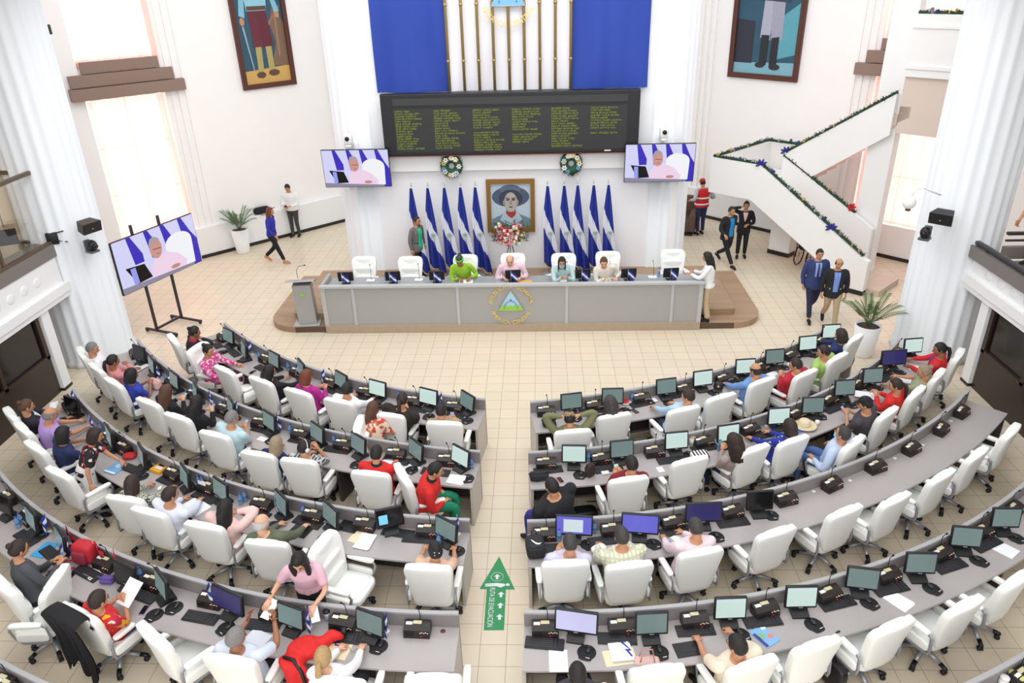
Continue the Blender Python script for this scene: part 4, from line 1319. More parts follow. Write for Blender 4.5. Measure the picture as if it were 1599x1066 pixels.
# ================================================================ the curved desks
DESK = mat('desk_laminate', (170, 164, 163), 0.32, noise=0.04, scale=40)
DESKP = mat('desk_panel_grey', (136, 130, 129), 0.4)
LEDGE = mat('desk_ledge', (168, 168, 170), 0.35)
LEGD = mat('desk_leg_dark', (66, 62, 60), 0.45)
ROWN = {'1': 'front', '2': 'second', '3': 'third', '4': 'fourth', '5': 'rear'}
SIDE = {'L': 'left', 'R': 'right'}
def rowname(r): return '%s %s row' % (ROWN[r[0]], SIDE[r[1]])
def polar(r, rad, a):
    c = ROWS[r]
    return c[0] + rad * math.cos(a), c[1] + rad * math.sin(a)
def aisle_rank(r, items):
    """items of a row sorted from the aisle outward"""
    c = ROWS[r]
    return sorted(items, key=lambda q: (q[0] + 0.62) * (1 if r[1] == 'R' else -1) - 0.4 * q[1] * 0 )
for r, (cx, cy, RR, a0, a1) in ROWS.items():
    t = thing('curved_desk', 'long curved grey desk of the %s' % rowname(r), 'desk', (cx, cy, 0), 0, 'curved desks of the assembly')
    c = (0, 0)
    n = 48
    mb = MB(); mb.sweep_arc([(RR - 0.02, 0.02), (RR + 0.02, 0.02), (RR + 0.02, 0.93), (RR - 0.02, 0.93)], c, a0, a1, n); mb.build('front_panel', DESKP, t)
    mb = MB(); mb.sweep_arc([(RR - 0.026, 0.93), (RR + 0.026, 0.93), (RR + 0.026, 0.955), (RR - 0.026, 0.955)], c, a0, a1, n); mb.build('ledge', LEDGE, t)
    mb = MB(); mb.sweep_arc([(RR + 0.022, 0.70), (RR + 0.64, 0.70), (RR + 0.65, 0.71), (RR + 0.65, 0.735), (RR + 0.645, 0.74), (RR + 0.022, 0.74)], c, a0, a1, n); mb.build('desktop', DESK, t)
    for k, a in enumerate((a0, a1)):
        mb = MB()
        rot = Rz(a)
        d = 0.022 if (a == max(a0, a1)) else -0.022
        mid = Vector((RR + 0.33, 0, 0))
        mb.box(rot @ Vector((RR + 0.325, -d, 0.35)), (0.62, 0.04, 0.70), 0, rot)
        mb.build('end_panel', mat('desk_end_panel', (184, 177, 170), 0.35) if not (r == '3R' and k) else LEGD, t)  # reflected light is put into this paler beige-grey
    L = RR * abs(a1 - a0)
    m = max(2, int(L / 1.75))
    for k in range(1, m):
        a = a0 + (a1 - a0) * k / m
        rot = Rz(a)
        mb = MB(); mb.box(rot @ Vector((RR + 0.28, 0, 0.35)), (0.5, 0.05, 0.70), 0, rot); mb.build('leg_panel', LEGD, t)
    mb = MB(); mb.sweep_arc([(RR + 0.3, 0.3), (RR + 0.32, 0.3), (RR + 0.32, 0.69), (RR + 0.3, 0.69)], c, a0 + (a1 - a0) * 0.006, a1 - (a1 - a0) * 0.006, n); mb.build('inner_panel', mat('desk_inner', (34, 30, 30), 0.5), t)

# ================================================================ swivel chairs
LEATHER = mat('white_leather', (247, 248, 244), 0.42, bump=0.06, scale=220)
CHROME = mat('grey_chair_metal', (160, 162, 168), 0.35, 0.4)
def chair_meshes():
    M = {}
    mb = MB()
    mb.cushion((0, 0.02, 0.455), (0.54, 0.54, 0.13), 0.42, 8)
    mb.cushion((0, 0.03, 0.50), (0.46, 0.44, 0.08), 0.5, 7)
    M['seat'] = mb.mesh('seat', LEATHER)
    def backwarp(zc, hh):
        def w(p):
            v = (p.z + zc)                       # 0..1 up the back
            k = 0.86 + 0.22 * min(1, max(0, (v - 0.08) / 0.5)) - 0.10 * max(0, (v - 0.78) / 0.22) ** 2
            y = p.y - 0.19 * v + 0.06 * (p.x / 0.29) ** 2 * 0.6 + (0.03 * math.sin(v * 3.3))
            return Vector((p.x * k, y, p.z))
        return w
    mb = MB()
    mb.cushion((0, -0.225, 0.81), (0.57, 0.13, 0.72), 0.30, 10, 0, None, lambda p: backwarp(0.36, 0.72)(p))
    M['backrest'] = mb.mesh('backrest', LEATHER)
    mb = MB()
    mb.cushion((0, -0.30, 1.065), (0.43, 0.12, 0.20), 0.5, 7)
    M['headrest'] = mb.mesh('headrest', LEATHER)
    mb = MB()
    mb.cushion((0, -0.185, 0.64), (0.44, 0.10, 0.22), 0.5, 7, 0, Rx(-0.12))
    mb.cushion((0, -0.225, 0.85), (0.45, 0.09, 0.20), 0.5, 7, 0, Rx(-0.2))
    M['lumbar_pad'] = mb.mesh('lumbar_pad', LEATHER)
    for s, nm in ((-1, 'armL'), (1, 'armR')):
        x = 0.315 * s
        mb = MB()
        mb.cushion((x, 0.02, 0.70), (0.085, 0.40, 0.055), 0.45, 7)
        mb.cushion((x * 0.97, -0.01, 0.50), (0.05, 0.40, 0.13), 0.4, 6)
        M[nm] = mb.mesh('armrest', LEATHER)
        mb = MB()
        pts = [(x, 0.20, 0.68), (x, 0.235, 0.62), (x, 0.20, 0.5), (x, 0.12, 0.41), (x, -0.1, 0.405), (x, -0.22, 0.42), (x, -0.235, 0.5), (x, -0.22, 0.66), (x, -0.17, 0.69)]
        mb.tube(pts, [0.021] * len(pts), 8, 0, True, 0.45, (1, 0, 0))
        M[nm + 'f'] = mb.mesh('armrest_frame', CHROME)
    mb = MB()
    mb.cyl((0, 0, 0.11), (0, 0, 0.36), 0.032, seg=10); mb.bbox((0, 0, 0.375), (0.24, 0.3, 0.04), 0.01)
    M['gas_lift'] = mb.mesh('gas_lift', BLACK)
    mb = MB()
    mb.tube([(0, 0, 0.14), (0.10, 0, 0.135), (0.24, 0, 0.105)], [0.036, 0.034, 0.026], 8, 0, True, 0.8)
    mb.tube([(0.235, 0, 0.107), (0.315, 0, 0.085), (0.33, 0, 0.08)], [0.030, 0.028, 0.018], 8, 1, True, 0.8)
    M['leg'] = mb.mesh('leg', [CHROME, BLACK])
    mb = MB()
    mb.cyl((0.30, -0.028, 0.033), (0.30, 0.028, 0.033), 0.032, seg=10); mb.cyl((0.315, 0, 0.04), (0.315, 0, 0.085), 0.012, seg=6)
    M['caster'] = mb.mesh('caster', BLACK)
    return M
CM = chair_meshes()
def make_chair(x, y, z, h, label, group, spin):
    t = thing('swivel_chair', label, 'chair', (x, y, z), math.radians(h), group)
    link('seat', CM['seat'], t)
    b = link('backrest', CM['backrest'], t)
    link('headrest', CM['headrest'], b); link('lumbar_pad', CM['lumbar_pad'], b)
    for a in ('armL', 'armR'):
        o = link('armrest', CM[a], t); link('armrest_frame', CM[a + 'f'], o)
    link('gas_lift', CM['gas_lift'], t)
    for k in range(5):
        lg = link('leg', CM['leg'], t, (0, 0, 0), spin + k * 2 * PI / 5)
        link('caster', CM['caster'], lg)
    return t
OCC = {}     # (row, key) -> who sits there, filled in from the people list
for p in PEOPLE:
    if p.get('seat'):
        OCC[p['seat']] = p['who']
rc = random.Random(21)
EMPTY_NOTE = {'4La': 'white leather swivel chair under the woman in the grey cardigan at the left edge',
              '4Lb': 'empty white leather swivel chair turned away from the fourth left row, beside the black jacket',
              '3Li': 'empty white leather swivel chair turned sideways behind the standing woman in pink',
              '4Ra': 'white leather swivel chair with a pink handbag on its seat',
              '4Rc': 'empty white leather swivel chair with a black strap on its arm'}
byrow = {}
for c in CHAIRS:
    byrow.setdefault(c[0], []).append(c)
for r, lst in byrow.items():
    lst.sort(key=lambda q: abs(math.atan2(q[3] - ROWS[r][1], q[2] - ROWS[r][0]) - ROWS[r][3]))
    for i, (r_, k, x, y, h) in enumerate(lst):
        key = r + k
        if key in EMPTY_NOTE:
            lab = EMPTY_NOTE[key]
        elif key in OCC:
            lab = 'white leather swivel chair occupied by the %s' % OCC[key]
        else:
            lab = 'empty white leather swivel chair, %s from the aisle at the %s' % (ORD[i], rowname(r))
        make_chair(x, y, 0, h, lab, 'white swivel chairs at the curved desks', rc.random() * 1.25)
# the chair used by the man in black at the aisle has no high back in view
t = thing('stool', 'black stool under the man in black at the aisle', 'stool', (0.30, 8.62, 0))
mb = MB(); mb.cushion((0, 0, 0.45), (0.42, 0.42, 0.08), 0.4, 6); mb.build('seat', BLACK, t)
mb = MB(); mb.cyl((0, 0, 0.05), (0, 0, 0.43), 0.03); mb.build('column', CHROME, t)
for k in range(5):
    mb = MB(); mb.tube([(0, 0, 0.08), (0.28, 0, 0.03)], [0.025, 0.02], 8); mb.build('leg', BLACK, t, None, k * 2 * PI / 5)

# ================================================================ desk equipment (local frame: +Y towards the front panel)
def heading(r, x, y):
    c = ROWS[r]
    return math.atan2(-(c[0] - x), c[1] - y)
PLATEW = mat('white_card', (236, 236, 230), 0.5)
PLATEY = mat('cream_card', (208, 202, 164), 0.5)
BROWNB = mat('console_brown_black', (40, 31, 30), 0.4)
RED = mat('red_button', (150, 26, 30), 0.4)
def console_proto():
    M = {}
    mb = MB()
    mb.prism([(-0.075, 0), (0.085, 0), (0.085, 0.135), (0.0, 0.125), (-0.055, 0.10)], lambda u, v, h: Vector((h, u, v)), -0.155, 0.155)
    M['body'] = mb.mesh('body', BROWNB)
    mb = MB(); mb.box((-0.095, 0.03, 0.1325), (0.075, 0.04, 0.006), 0, Rx(0.1)); M['w'] = mb.mesh('name_card', PLATEW)
    mb = MB(); mb.box((0.0, 0.045, 0.135), (0.10, 0.045, 0.006), 0, Rx(0.1)); M['y'] = mb.mesh('name_card', PLATEY)
    mb = MB()
    for i in range(5):
        mb.box((0.045 + i * 0.022, -0.064 - 0.003 * (i % 2), 0.075 + 0.014 * (i % 2)), (0.014, 0.006, 0.01), 0, Rx(-0.2))
    M['keys'] = mb.mesh('buttons', mat('cream_buttons', (226, 214, 190), 0.5))
    mb = MB(); mb.cyl((0.06, -0.078, 0.035), (0.06, -0.066, 0.035), 0.013, seg=10); M['red'] = mb.mesh('red_button', RED)
    mb = MB()
    for i in range(6):
        mb.box((-0.085, -0.0685, 0.03 + i * 0.012), (0.10, 0.004, 0.005), 0, Rx(-0.2))
    M['grille'] = mb.mesh('speaker_grille', BLACK)
    mb = MB(); mb.tube([(0.03, 0.07, 0.13), (0.03, 0.075, 0.22), (0.025, 0.07, 0.30), (0.015, 0.04, 0.36)], 0.005, 6); M['neck'] = mb.mesh('gooseneck_microphone', BLACK)
    mb = MB(); mb.tube([(0.015, 0.04, 0.36), (0.012, 0.028, 0.378), (0.009, 0.018, 0.395)], [0.008, 0.014, 0.009], 8); M['head'] = mb.mesh('microphone_head', BLACK)
    return M
KM = console_proto()
def arank(r, i):
    return '%s from aisle, %s' % (ORD[i], rowname(r))
def arank_old(r, i):
    return '%s from the aisle on the %s' % (ORD[i], rowname(r))
def rank_sorted(lst):
    by = {}
    for q in lst:
        by.setdefault(q[0], []).append(q)
    for r, l in by.items():
        l.sort(key=lambda q: abs(math.atan2(q[2] - ROWS[r][1], q[1] - ROWS[r][0]) - ROWS[r][3]))
        for i, q in enumerate(l):
            yield r, i, q
def snap(r, x, y, lo, hi):
    """keep a point on the desktop between two distances from the front panel"""
    c = ROWS[r]
    d = math.hypot(x - c[0], y - c[1])
    t = min(max(d, c[2] + lo), c[2] + hi) / d
    return c[0] + (x - c[0]) * t, c[1] + (y - c[1]) * t
DZ = 0.7405
for r, i, q in rank_sorted(CONSOLES):
    x, y = snap(r, q[1], q[2], 0.13, 0.30)
    t = thing('voting_console', 'black microphone and voting console, ' + arank(r, i), 'console', (x, y, DZ), heading(r, x, y) + random.uniform(-.1, .1), 'microphone consoles on the curved desks')
    link('body', KM['body'], t); link('name_card', KM['w'], t); link('name_card', KM['y'], t); link('buttons', KM['keys'], t); link('red_button', KM['red'], t); link('speaker_grille', KM['grille'], t)
    n = link('gooseneck_microphone', KM['neck'], t); link('microphone_head', KM['head'], n)
mb = MB(); mb.bbox((0, 0, 0.011), (0.45, 0.165, 0.018), 0.006, 0, Rx(0.03)); KB = mb.mesh('keyboard_body', mat('keyboard_black', (30, 30, 33), 0.5))
mb = MB()
for a in range(5):
    for b in range(21):
        if b in (15, 17) :
            continue
        mb.box((-0.21 + b * 0.021, 0.055 - a * 0.027, 0.024 - a * 0.0008), (0.0165, 0.021, 0.007))
KK = mb.mesh('keys', mat('keycap_black', (52, 52, 56), 0.5))
for r, i, q in rank_sorted(KEYBOARDS):
    x, y = snap(r, q[1], q[2], 0.14, 0.54)
    t = thing('computer_keyboard', 'black computer keyboard, ' + arank(r, i), 'keyboard', (x, y, DZ), heading(r, x, y) + random.uniform(-.12, .12), 'computer keyboards on the curved desks')
    link('keyboard_body', KB, t); link('keys', KK, t)
mb = MB(); mb.lathe([(0.105, 0), (0.108, 0.003), (0.105, 0.006)], 24); mb.cushion((0.0, -0.085, 0.008), (0.15, 0.07, 0.018), 0.7, 5); PADM = mb.mesh('pad', mat('mouse_pad_black', (26, 26, 28), 0.7))
mb = MB(); mb.box((0.03, -0.085, 0.018), (0.045, 0.007, 0.002)); PADL = mb.mesh('white_mark', PLATEW)
mb = MB(); mb.sphere((0.015, 0.03, 0.014), (0.031, 0.052, 0.02), 0, 12, 8); MOUSE = mb.mesh('mouse_shell', mat('mouse_black', (38, 38, 42), 0.3))
mb = MB(); mb.cyl((0.012, 0.058, 0.032), (0.018, 0.058, 0.032), 0.008, seg=8); WHEEL = mb.mesh('scroll_wheel', mat('wheel_grey', (110, 110, 112), 0.4))
for r, i, q in rank_sorted(PADS):
    x, y = snap(r, q[1], q[2], 0.15, 0.53)
    h = heading(r, x, y) + random.uniform(-.5, .3)
    t = thing('mouse_pad', 'round black mouse pad with wrist rest, ' + arank(r, i), 'mouse pad', (x, y, DZ), h, 'mouse pads on the curved desks')
    link('pad', PADM, t); link('white_mark', PADL, t)
    t = thing('computer_mouse', 'black mouse on the mouse pad %s' % arank(r, i), 'mouse', (x, y, DZ + 0.006), h, 'computer mice on their pads')
    link('mouse_shell', MOUSE, t); link('scroll_wheel', WHEEL, t)

# monitors
def screen_mat(name, top, rest, emit, bars=True):
    m = mat(name, rest, 0.25, emit=emit)
    return m
SCR = {'n': glow('screen_grey_green', (112, 132, 130)), 'p': glow('screen_pale', (198, 221, 214)), 'v': glow('screen_violet', (104, 104, 208)),
       'w': glow('screen_navy', (48, 44, 98)), 'l': glow('screen_lavender', (206, 204, 242)), 'd': mat('screen_off', (16, 16, 18), 0.15)}
SCRBAR = glow('screen_window', (206, 222, 226))
def monitor_meshes(w, hgt, deep):
    M = {}
    T = Rx(-0.16)
    c = Vector((0, 0.0, 0.10 + hgt / 2))
    mb = MB()
    mb.bbox(c, (w, 0.045, hgt), 0.012, 0, T)
    mb.bbox(c + T @ Vector((0, 0.035, -0.01)), (w * 0.6, 0.05, hgt * 0.6), 0.02, 0, T)
    M['casing'] = mb.mesh('casing', BLACK)
    mb = MB(); mb.box(c + T @ Vector((0, -0.0235, 0.006)), (w - 0.04, 0.003, hgt - 0.05), 0, T); M['screen'] = mb
    mb = MB(); mb.box(c + T @ Vector((-0.01, -0.0265, 0.0)), (w * 0.52, 0.002, hgt * 0.62), 0, T); M['win'] = mb
    mb = MB(); mb.box(c + T @ Vector((0, -0.0265, hgt * 0.5 - 0.047)), (w - 0.05, 0.002, 0.024), 0, T); M['bar'] = mb
    mb = MB()
    mb.prism([(-0.11, 0), (0.10, 0), (0.10, 0.045), (0.02, 0.075), (-0.11, 0.025)], lambda u, v, h: Vector((h, u, v)), -0.1, 0.1)
    mb.bbox((0, 0.03, 0.13), (0.09, 0.035, 0.2), 0.01)
    M['stand'] = mb.mesh('stand', mat('stand_black', (34, 34, 36), 0.4))
    mb = MB(); mb.box(c + T @ Vector((0, -0.025, -hgt / 2 + 0.012)), (0.05, 0.004, 0.012), 0, T); M['badge'] = mb.mesh('badge', STEEL)
    return M
MS = monitor_meshes(0.38, 0.30, 1)
MWD = monitor_meshes(0.50, 0.30, 1)
SM = {}
for k in 'npd':
    SM[k] = MS['screen'].mesh('screen', SCR[k])
for k in 'vwl':
    SM[k] = MWD['screen'].mesh('screen', SCR[k])
WINM = MWD['win'].mesh('window_on_screen', SCRBAR)
BARM = MS['bar'].mesh('menu_bar', SCRBAR)
DESC = {'n': 'black computer monitor with a dim grey screen', 'p': 'black computer monitor with a lit pale screen', 'v': 'wide black monitor with a violet screen', 'w': 'wide black monitor with a dark navy screen', 'l': 'wide black monitor with a bright lavender screen', 'd': 'black computer monitor switched off'}
first_v = True
for r, i, q in rank_sorted([(m[0], m[1], m[2], m[3], m[4]) for m in MONITORS]):
    x, y = snap(r, q[1], q[2], 0.17, 0.42)
    k = q[4]
    Mx = MWD if k in 'vwl' else MS
    t = thing('computer_monitor', DESC[k] + ', ' + arank(r, i), 'monitor', (x, y, DZ), math.radians(q[3]), 'computer monitors on the curved desks')
    c = link('casing', Mx['casing'], t)
    s = link('screen', SM[k], t)
    if k == 'v' and first_v:
        link('window_on_screen', WINM, s); first_v = False
    if k == 'p':
        link('menu_bar', BARM, s)
    link('stand', Mx['stand'], t); link('badge', Mx['badge'], t)
# two monitors turned the other way
for x, y, h, lab, r in ((*px_608, 'black monitor with a blue sticker turned away on the third left row', '3L'), (*px_1186, 'black monitor folded back, facing away on the third right row', '3R')):
    t = thing('computer_monitor', lab, 'monitor', (x, y, DZ), math.radians(h))
    link('casing', MS['casing'], t); link('screen', SM['d'], t); link('stand', MS['stand'], t)
    if r == '3L':
        mb = MB(); mb.box((-0.09, -0.024, 0.24), (0.12, 0.006, 0.14), 0, Rx(-0.16)); mb.build('blue_sticker', mat('sticker_blue', (120, 196, 236), 0.5, emit=0.3), t)  # faint emission added, so the sticker glows by itself

# small desk flags
FLB = mat('flag_blue', (40, 58, 158), 0.7)
FLW = mat('flag_white', (236, 238, 244), 0.7)
def flag_mesh():
    M = {}
    mb = MB(); mb.lathe([(0.035, 0), (0.035, 0.012), (0.012, 0.016)], 14); M['base'] = mb.mesh('base', PLATEW)
    mb = MB(); mb.cyl((0, 0, 0.01), (0, 0, 0.34), 0.004, seg=6); M['pole'] = mb.mesh('pole', STEEL)
    mb = MB()
    def g(u, v):
        return (0.004 + 0.15 * u, 0.024 * math.sin(u * 6.5 + v), 0.335 - 0.17 * (1 - v) - 0.13 * u ** 1.1)
    mb.grid(g, 12, 9, mif=lambda u, v: 1 if 0.3 < v < 0.66 else 0)
    M['cloth'] = mb.mesh('cloth', [FLB, FLW])
    mb = MB(); mb.sphere((0.075, 0.010, 0.19), (0.013, 0.012, 0.013), 0, 8, 6); M['crest'] = mb.mesh('crest', mat('flag_crest', (150, 176, 170), 0.6))
    return M
FM = flag_mesh()
for r, i, q in rank_sorted(FLAGS):
    x, y = snap(r, q[1], q[2], 0.06, 0.35)
    t = thing('table_flag', 'small blue and white table flag, %s' % arank(r, i), 'flag', (x, y, DZ), random.uniform(-2.0, -0.8), 'table flags on the curved desks')
    link('base', FM['base'], t); link('pole', FM['pole'], t); c = link('cloth', FM['cloth'], t); link('crest', FM['crest'], c)
# red and black flags on the fourth left row
RBM = {}
mb = MB()
mb.grid(lambda u, v: (0.004 + 0.2 * u, 0.02 * math.sin(u * 6 + v), 0.33 - 0.16 * (1 - v) - 0.10 * u), 10, 8, mif=lambda u, v: 1 if v < 0.5 else 0)
RBM = mb.mesh('cloth', [mat('flag_red', (200, 40, 48), 0.7), mat('flag_black', (26, 26, 28), 0.7)])
for (x, y), w in zip(RBFLAGS, ('behind the red backpack', 'before the red backpack', 'in front of the dark bag')):
    x, y = snap('4L', x, y, 0.06, 0.3)
    t = thing('table_flag', 'small red and black table flag %s' % w, 'flag', (x, y, DZ), random.uniform(-1.2, -0.4), 'red and black table flags')
    link('base', FM['base'], t); link('pole', FM['pole'], t); link('cloth', RBM, t)

# water bottles
WATER = mat('bottle_plastic', (170, 200, 226), 0.1, trans=0.6)
mb = MB(); mb.lathe([(0.030, 0), (0.032, 0.01), (0.030, 0.06), (0.032, 0.09), (0.031, 0.13), (0.013, 0.175), (0.013, 0.185)], 14); BTM = mb.mesh('bottle_body', WATER)
mb = MB(); mb.lathe([(0.0325, 0.075), (0.0325, 0.12)], 14); BTL = mb.mesh('bottle_label', mat('bottle_label_blue', (70, 140, 214), 0.5))
mb = MB(); mb.lathe([(0.015, 0.183), (0.015, 0.202)], 12); BTC = mb.mesh('bottle_cap', mat('bottle_cap_blue', (44, 80, 186), 0.4))
for r, i, q in rank_sorted(BOTTLES):
    x, y = snap(r, q[1], q[2], 0.07, 0.5)
    t = thing('water_bottle', 'small plastic water bottle with blue cap, %s' % arank(r, i), 'bottle', (x, y, DZ), 0, 'water bottles on the curved desks')
    link('bottle_body', BTM, t); link('bottle_label', BTL, t); link('bottle_cap', BTC, t)

# ================================================================ people
SKINS = {'l': (222, 172, 142), 'm': (196, 142, 108), 'd': (160, 108, 78), 'b': (126, 82, 58)}
HAIRS = {'black': (24, 20, 20), 'dark': (46, 32, 26), 'brown': (86, 56, 38), 'auburn': (112, 56, 34), 'grey': (128, 124, 122), 'white': (198, 194, 190), 'blonde': (176, 144, 98), 'ash': (150, 132, 108), 'salt': (60, 56, 55)}
EYE = mat('eye_dark', (30, 22, 20), 0.3)
LIP = mat('lips', (156, 84, 78), 0.5)
def fab(c):
    if isinstance(c, str):
        return PATTERNS[c]
    return mat('cloth_%d_%d_%d' % c, c, 0.85, bump=0.15, scale=40)
PATTERNS = {
    'pinkprint': ramp_mat('pink_print', [(0, (214, 60, 140)), (0.42, (238, 196, 214)), (0.62, (206, 96, 152))], 'cells', 26),
    'redfloral': ramp_mat('red_cream_floral', [(0, (196, 58, 48)), (0.36, (226, 204, 180)), (0.72, (176, 120, 90))], 'cells', 18),
    'blackfloral': ramp_mat('black_floral', [(0, (28, 26, 32)), (0.68, (190, 40, 50)), (0.8, (232, 222, 214))], 'cells', 22),
    'animal': ramp_mat('animal_print', [(0, (52, 50, 46)), (0.40, (214, 212, 196)), (0.5, (60, 60, 54)), (0.6, (206, 206, 190))], 'noise', 26),
    'polka': ramp_mat('blue_polka', [(0, (236, 238, 246)), (0.17, (38, 52, 150))], 'voronoi', 13),
    'bright': ramp_mat('red_yellow_floral', [(0, (206, 38, 34)), (0.55, (232, 176, 40)), (0.66, (190, 30, 60)), (0.84, (236, 214, 200))], 'cells', 15),
    'darkfloral': ramp_mat('dark_floral', [(0, (36, 28, 34)), (0.75, (150, 40, 60))], 'cells', 24),
    'plaidgrey': plaid_mat('grey_plaid', (70, 70, 76), (190, 190, 192), 34),
    'plaidyellow': plaid_mat('yellow_plaid', (226, 226, 204), (198, 200, 172), 34),
}
def remeshed(mb, voxel, smooth=4):
    me = bpy.data.meshes.new('tmp')
    me.from_pydata(mb.v, [], mb.f)
    o = bpy.data.objects.new('tmp', me)
    col.objects.link(o)
    r = o.modifiers.new('r', 'REMESH'); r.mode = 'VOXEL'; r.voxel_size = voxel; r.use_smooth_shade = True
    if smooth:
        s = o.modifiers.new('s', 'SMOOTH'); s.iterations = smooth; s.factor = 0.5
    dg = bpy.context.evaluated_depsgraph_get()
    out = bpy.data.meshes.new_from_object(o.evaluated_get(dg))
    bpy.data.objects.remove(o)
    bpy.data.meshes.remove(me)
    return out
def rings(mb, pts, axes, seg=14, mi=0):
    """loft of ellipses: pts centres, axes = (side vector, depth vector) already scaled"""
    vs, fs = [], []
    n = len(pts)
    for p, (a, b) in zip(pts, axes):
        for k in range(seg):
            q = 2 * PI * k / seg
            vs.append(p + a * math.cos(q) + b * math.sin(q))
    for i in range(n - 1):
        for k in range(seg):
            x, y = i * seg + k, i * seg + (k + 1) % seg
            fs.append((x, y, y + seg, x + seg))
    fs.append(tuple(range(seg - 1, -1, -1)))
    fs.append(tuple((n - 1) * seg + k for k in range(seg)))
    return mb.add(vs, fs, mi, True)
def curve_pts(pts, rad, sub=4):
    """smooth a short chain of joints (Catmull-Rom) and its radii"""
    P = [pts[0] * 2 - pts[1]] + list(pts) + [pts[-1] * 2 - pts[-2]]
    op, orad = [], []
    for i in range(1, len(P) - 2):
        for k in range(sub):
            t = k / sub
            a, b, c, d = P[i - 1], P[i], P[i + 1], P[i + 2]
            op.append(0.5 * ((2 * b) + (c - a) * t + (2 * a - 5 * b + 4 * c - d) * t * t + (3 * b - a - 3 * c + d) * t ** 3))
            orad.append(rad[i - 1] + (rad[i] - rad[i - 1]) * t)
    op.append(pts[-1]); orad.append(rad[-1])
    return op, orad
def ik(S, W, a, b, hint):
    d = W - S
    L = d.length
    if L > (a + b) * 0.985:
        W = S + d * ((a + b) * 0.985 / L)
        d = W - S; L = d.length
    x = (a * a - b * b + L * L) / (2 * L)
    hgt = math.sqrt(max(0, a * a - x * x))
    u = d / L
    p = hint - u * hint.dot(u)
    p.normalize()
    return S + u * x + p * hgt, W
def hand(mb, W, dirv, up, side, curl, mi=0):
    """palm, four fingers of different length bent at the knuckles, thumb from the side of the palm"""
    Y = dirv.normalized()
    Zv = (up - Y * up.dot(Y)).normalized()
    X = Y.cross(Zv) * (-side)          # thumb side points to the body's middle
    def L(x, y, z):
        return W + X * x + Y * y + Zv * z
    rings(mb, [L(0, -0.01, 0), L(0, 0.02, 0), L(0.002, 0.055, 0.002), L(0.0, 0.092, 0)], [(X * 0.026, Zv * 0.02), (X * 0.034, Zv * 0.019), (X * 0.042, Zv * 0.016), (X * 0.038, Zv * 0.012)], 10, mi)
    for i, ln in enumerate((0.072, 0.082, 0.076, 0.060)):
        x = 0.030 - 0.020 * i
        p = [L(x, 0.082, 0)]
        a = 0.15 + 0.05 * i * curl
        y, z = 0.085, 0.0
        for sgm in (0.42, 0.32, 0.26):
            a += curl * (0.55 if sgm < 0.4 else 0.4)
            y += ln * sgm * math.cos(a); z -= ln * sgm * math.sin(a)
            p.append(L(x + 0.003 * (1.5 - i), y, z))
        mb.tube(p, [0.0100, 0.0098, 0.0088, 0.0068], 6, mi)
    mb.tube([L(0.028, 0.022, -0.004), L(0.050, 0.045, -0.012), L(0.056, 0.070, -0.016 - 0.01 * curl), L(0.050, 0.090, -0.02 - 0.016 * curl)], [0.014, 0.0125, 0.011, 0.008], 6, mi)
def head_shape(mb, C, Rm, k=1.0, fem=False):
    def f(u, v):
        th = 2 * PI * u + PI / 2
        ph = -PI / 2 + PI * v
        x, y, z = math.cos(ph) * math.cos(th), math.cos(ph) * math.sin(th), math.sin(ph)
        X, Y, Z = 0.076 * x, 0.097 * y, 0.118 * z
        if z < 0:
            X *= 1 - 0.26 * (-z) ** 1.4
            if y > 0:
                Y += 0.012 * math.sin(min(1, -z * 1.1) * PI / 2) * y
            else:
                Y *= 1 - 0.22 * (-z)
        if y > 0.5:
            for sx in (-1, 1):
                d = math.hypot((x - sx * 0.40) / 0.2, (z - 0.08) / 0.13)
                Y -= 0.009 * max(0, 1 - d)
            Y += 0.006 * max(0, 1 - math.hypot(x / 0.6, (z - 0.27) / 0.14))
        return C + Rm @ Vector((X, Y, Z)) * k
    mb.grid(f, 24, 16)
    def P(x, y, z):
        return C + Rm @ Vector((x, y, z)) * k
    mb.tube([P(0, 0.088, 0.018), P(0, 0.103, -0.012), P(0, 0.112, -0.028), P(0, 0.098, -0.037)], [0.007, 0.011, 0.014, 0.008], 8, 0)
    for s in (-1, 1):
        mb.sphere(P(s * 0.077, -0.006, -0.008), (0.009, 0.019, 0.031), 0, 8, 6, Rm)
        mb.sphere(P(s * 0.030, 0.086, 0.010), (0.013, 0.008, 0.0065), 1, 8, 6, Rm)
        mb.tube([P(s * 0.014, 0.097, 0.028), P(s * 0.03, 0.096, 0.034), P(s * 0.05, 0.083, 0.029)], [0.003, 0.0045, 0.003], 5, 3)
    mb.sphere(P(0, 0.094, -0.062), (0.024, 0.008, 0.0075), 2, 10, 6, Rm)
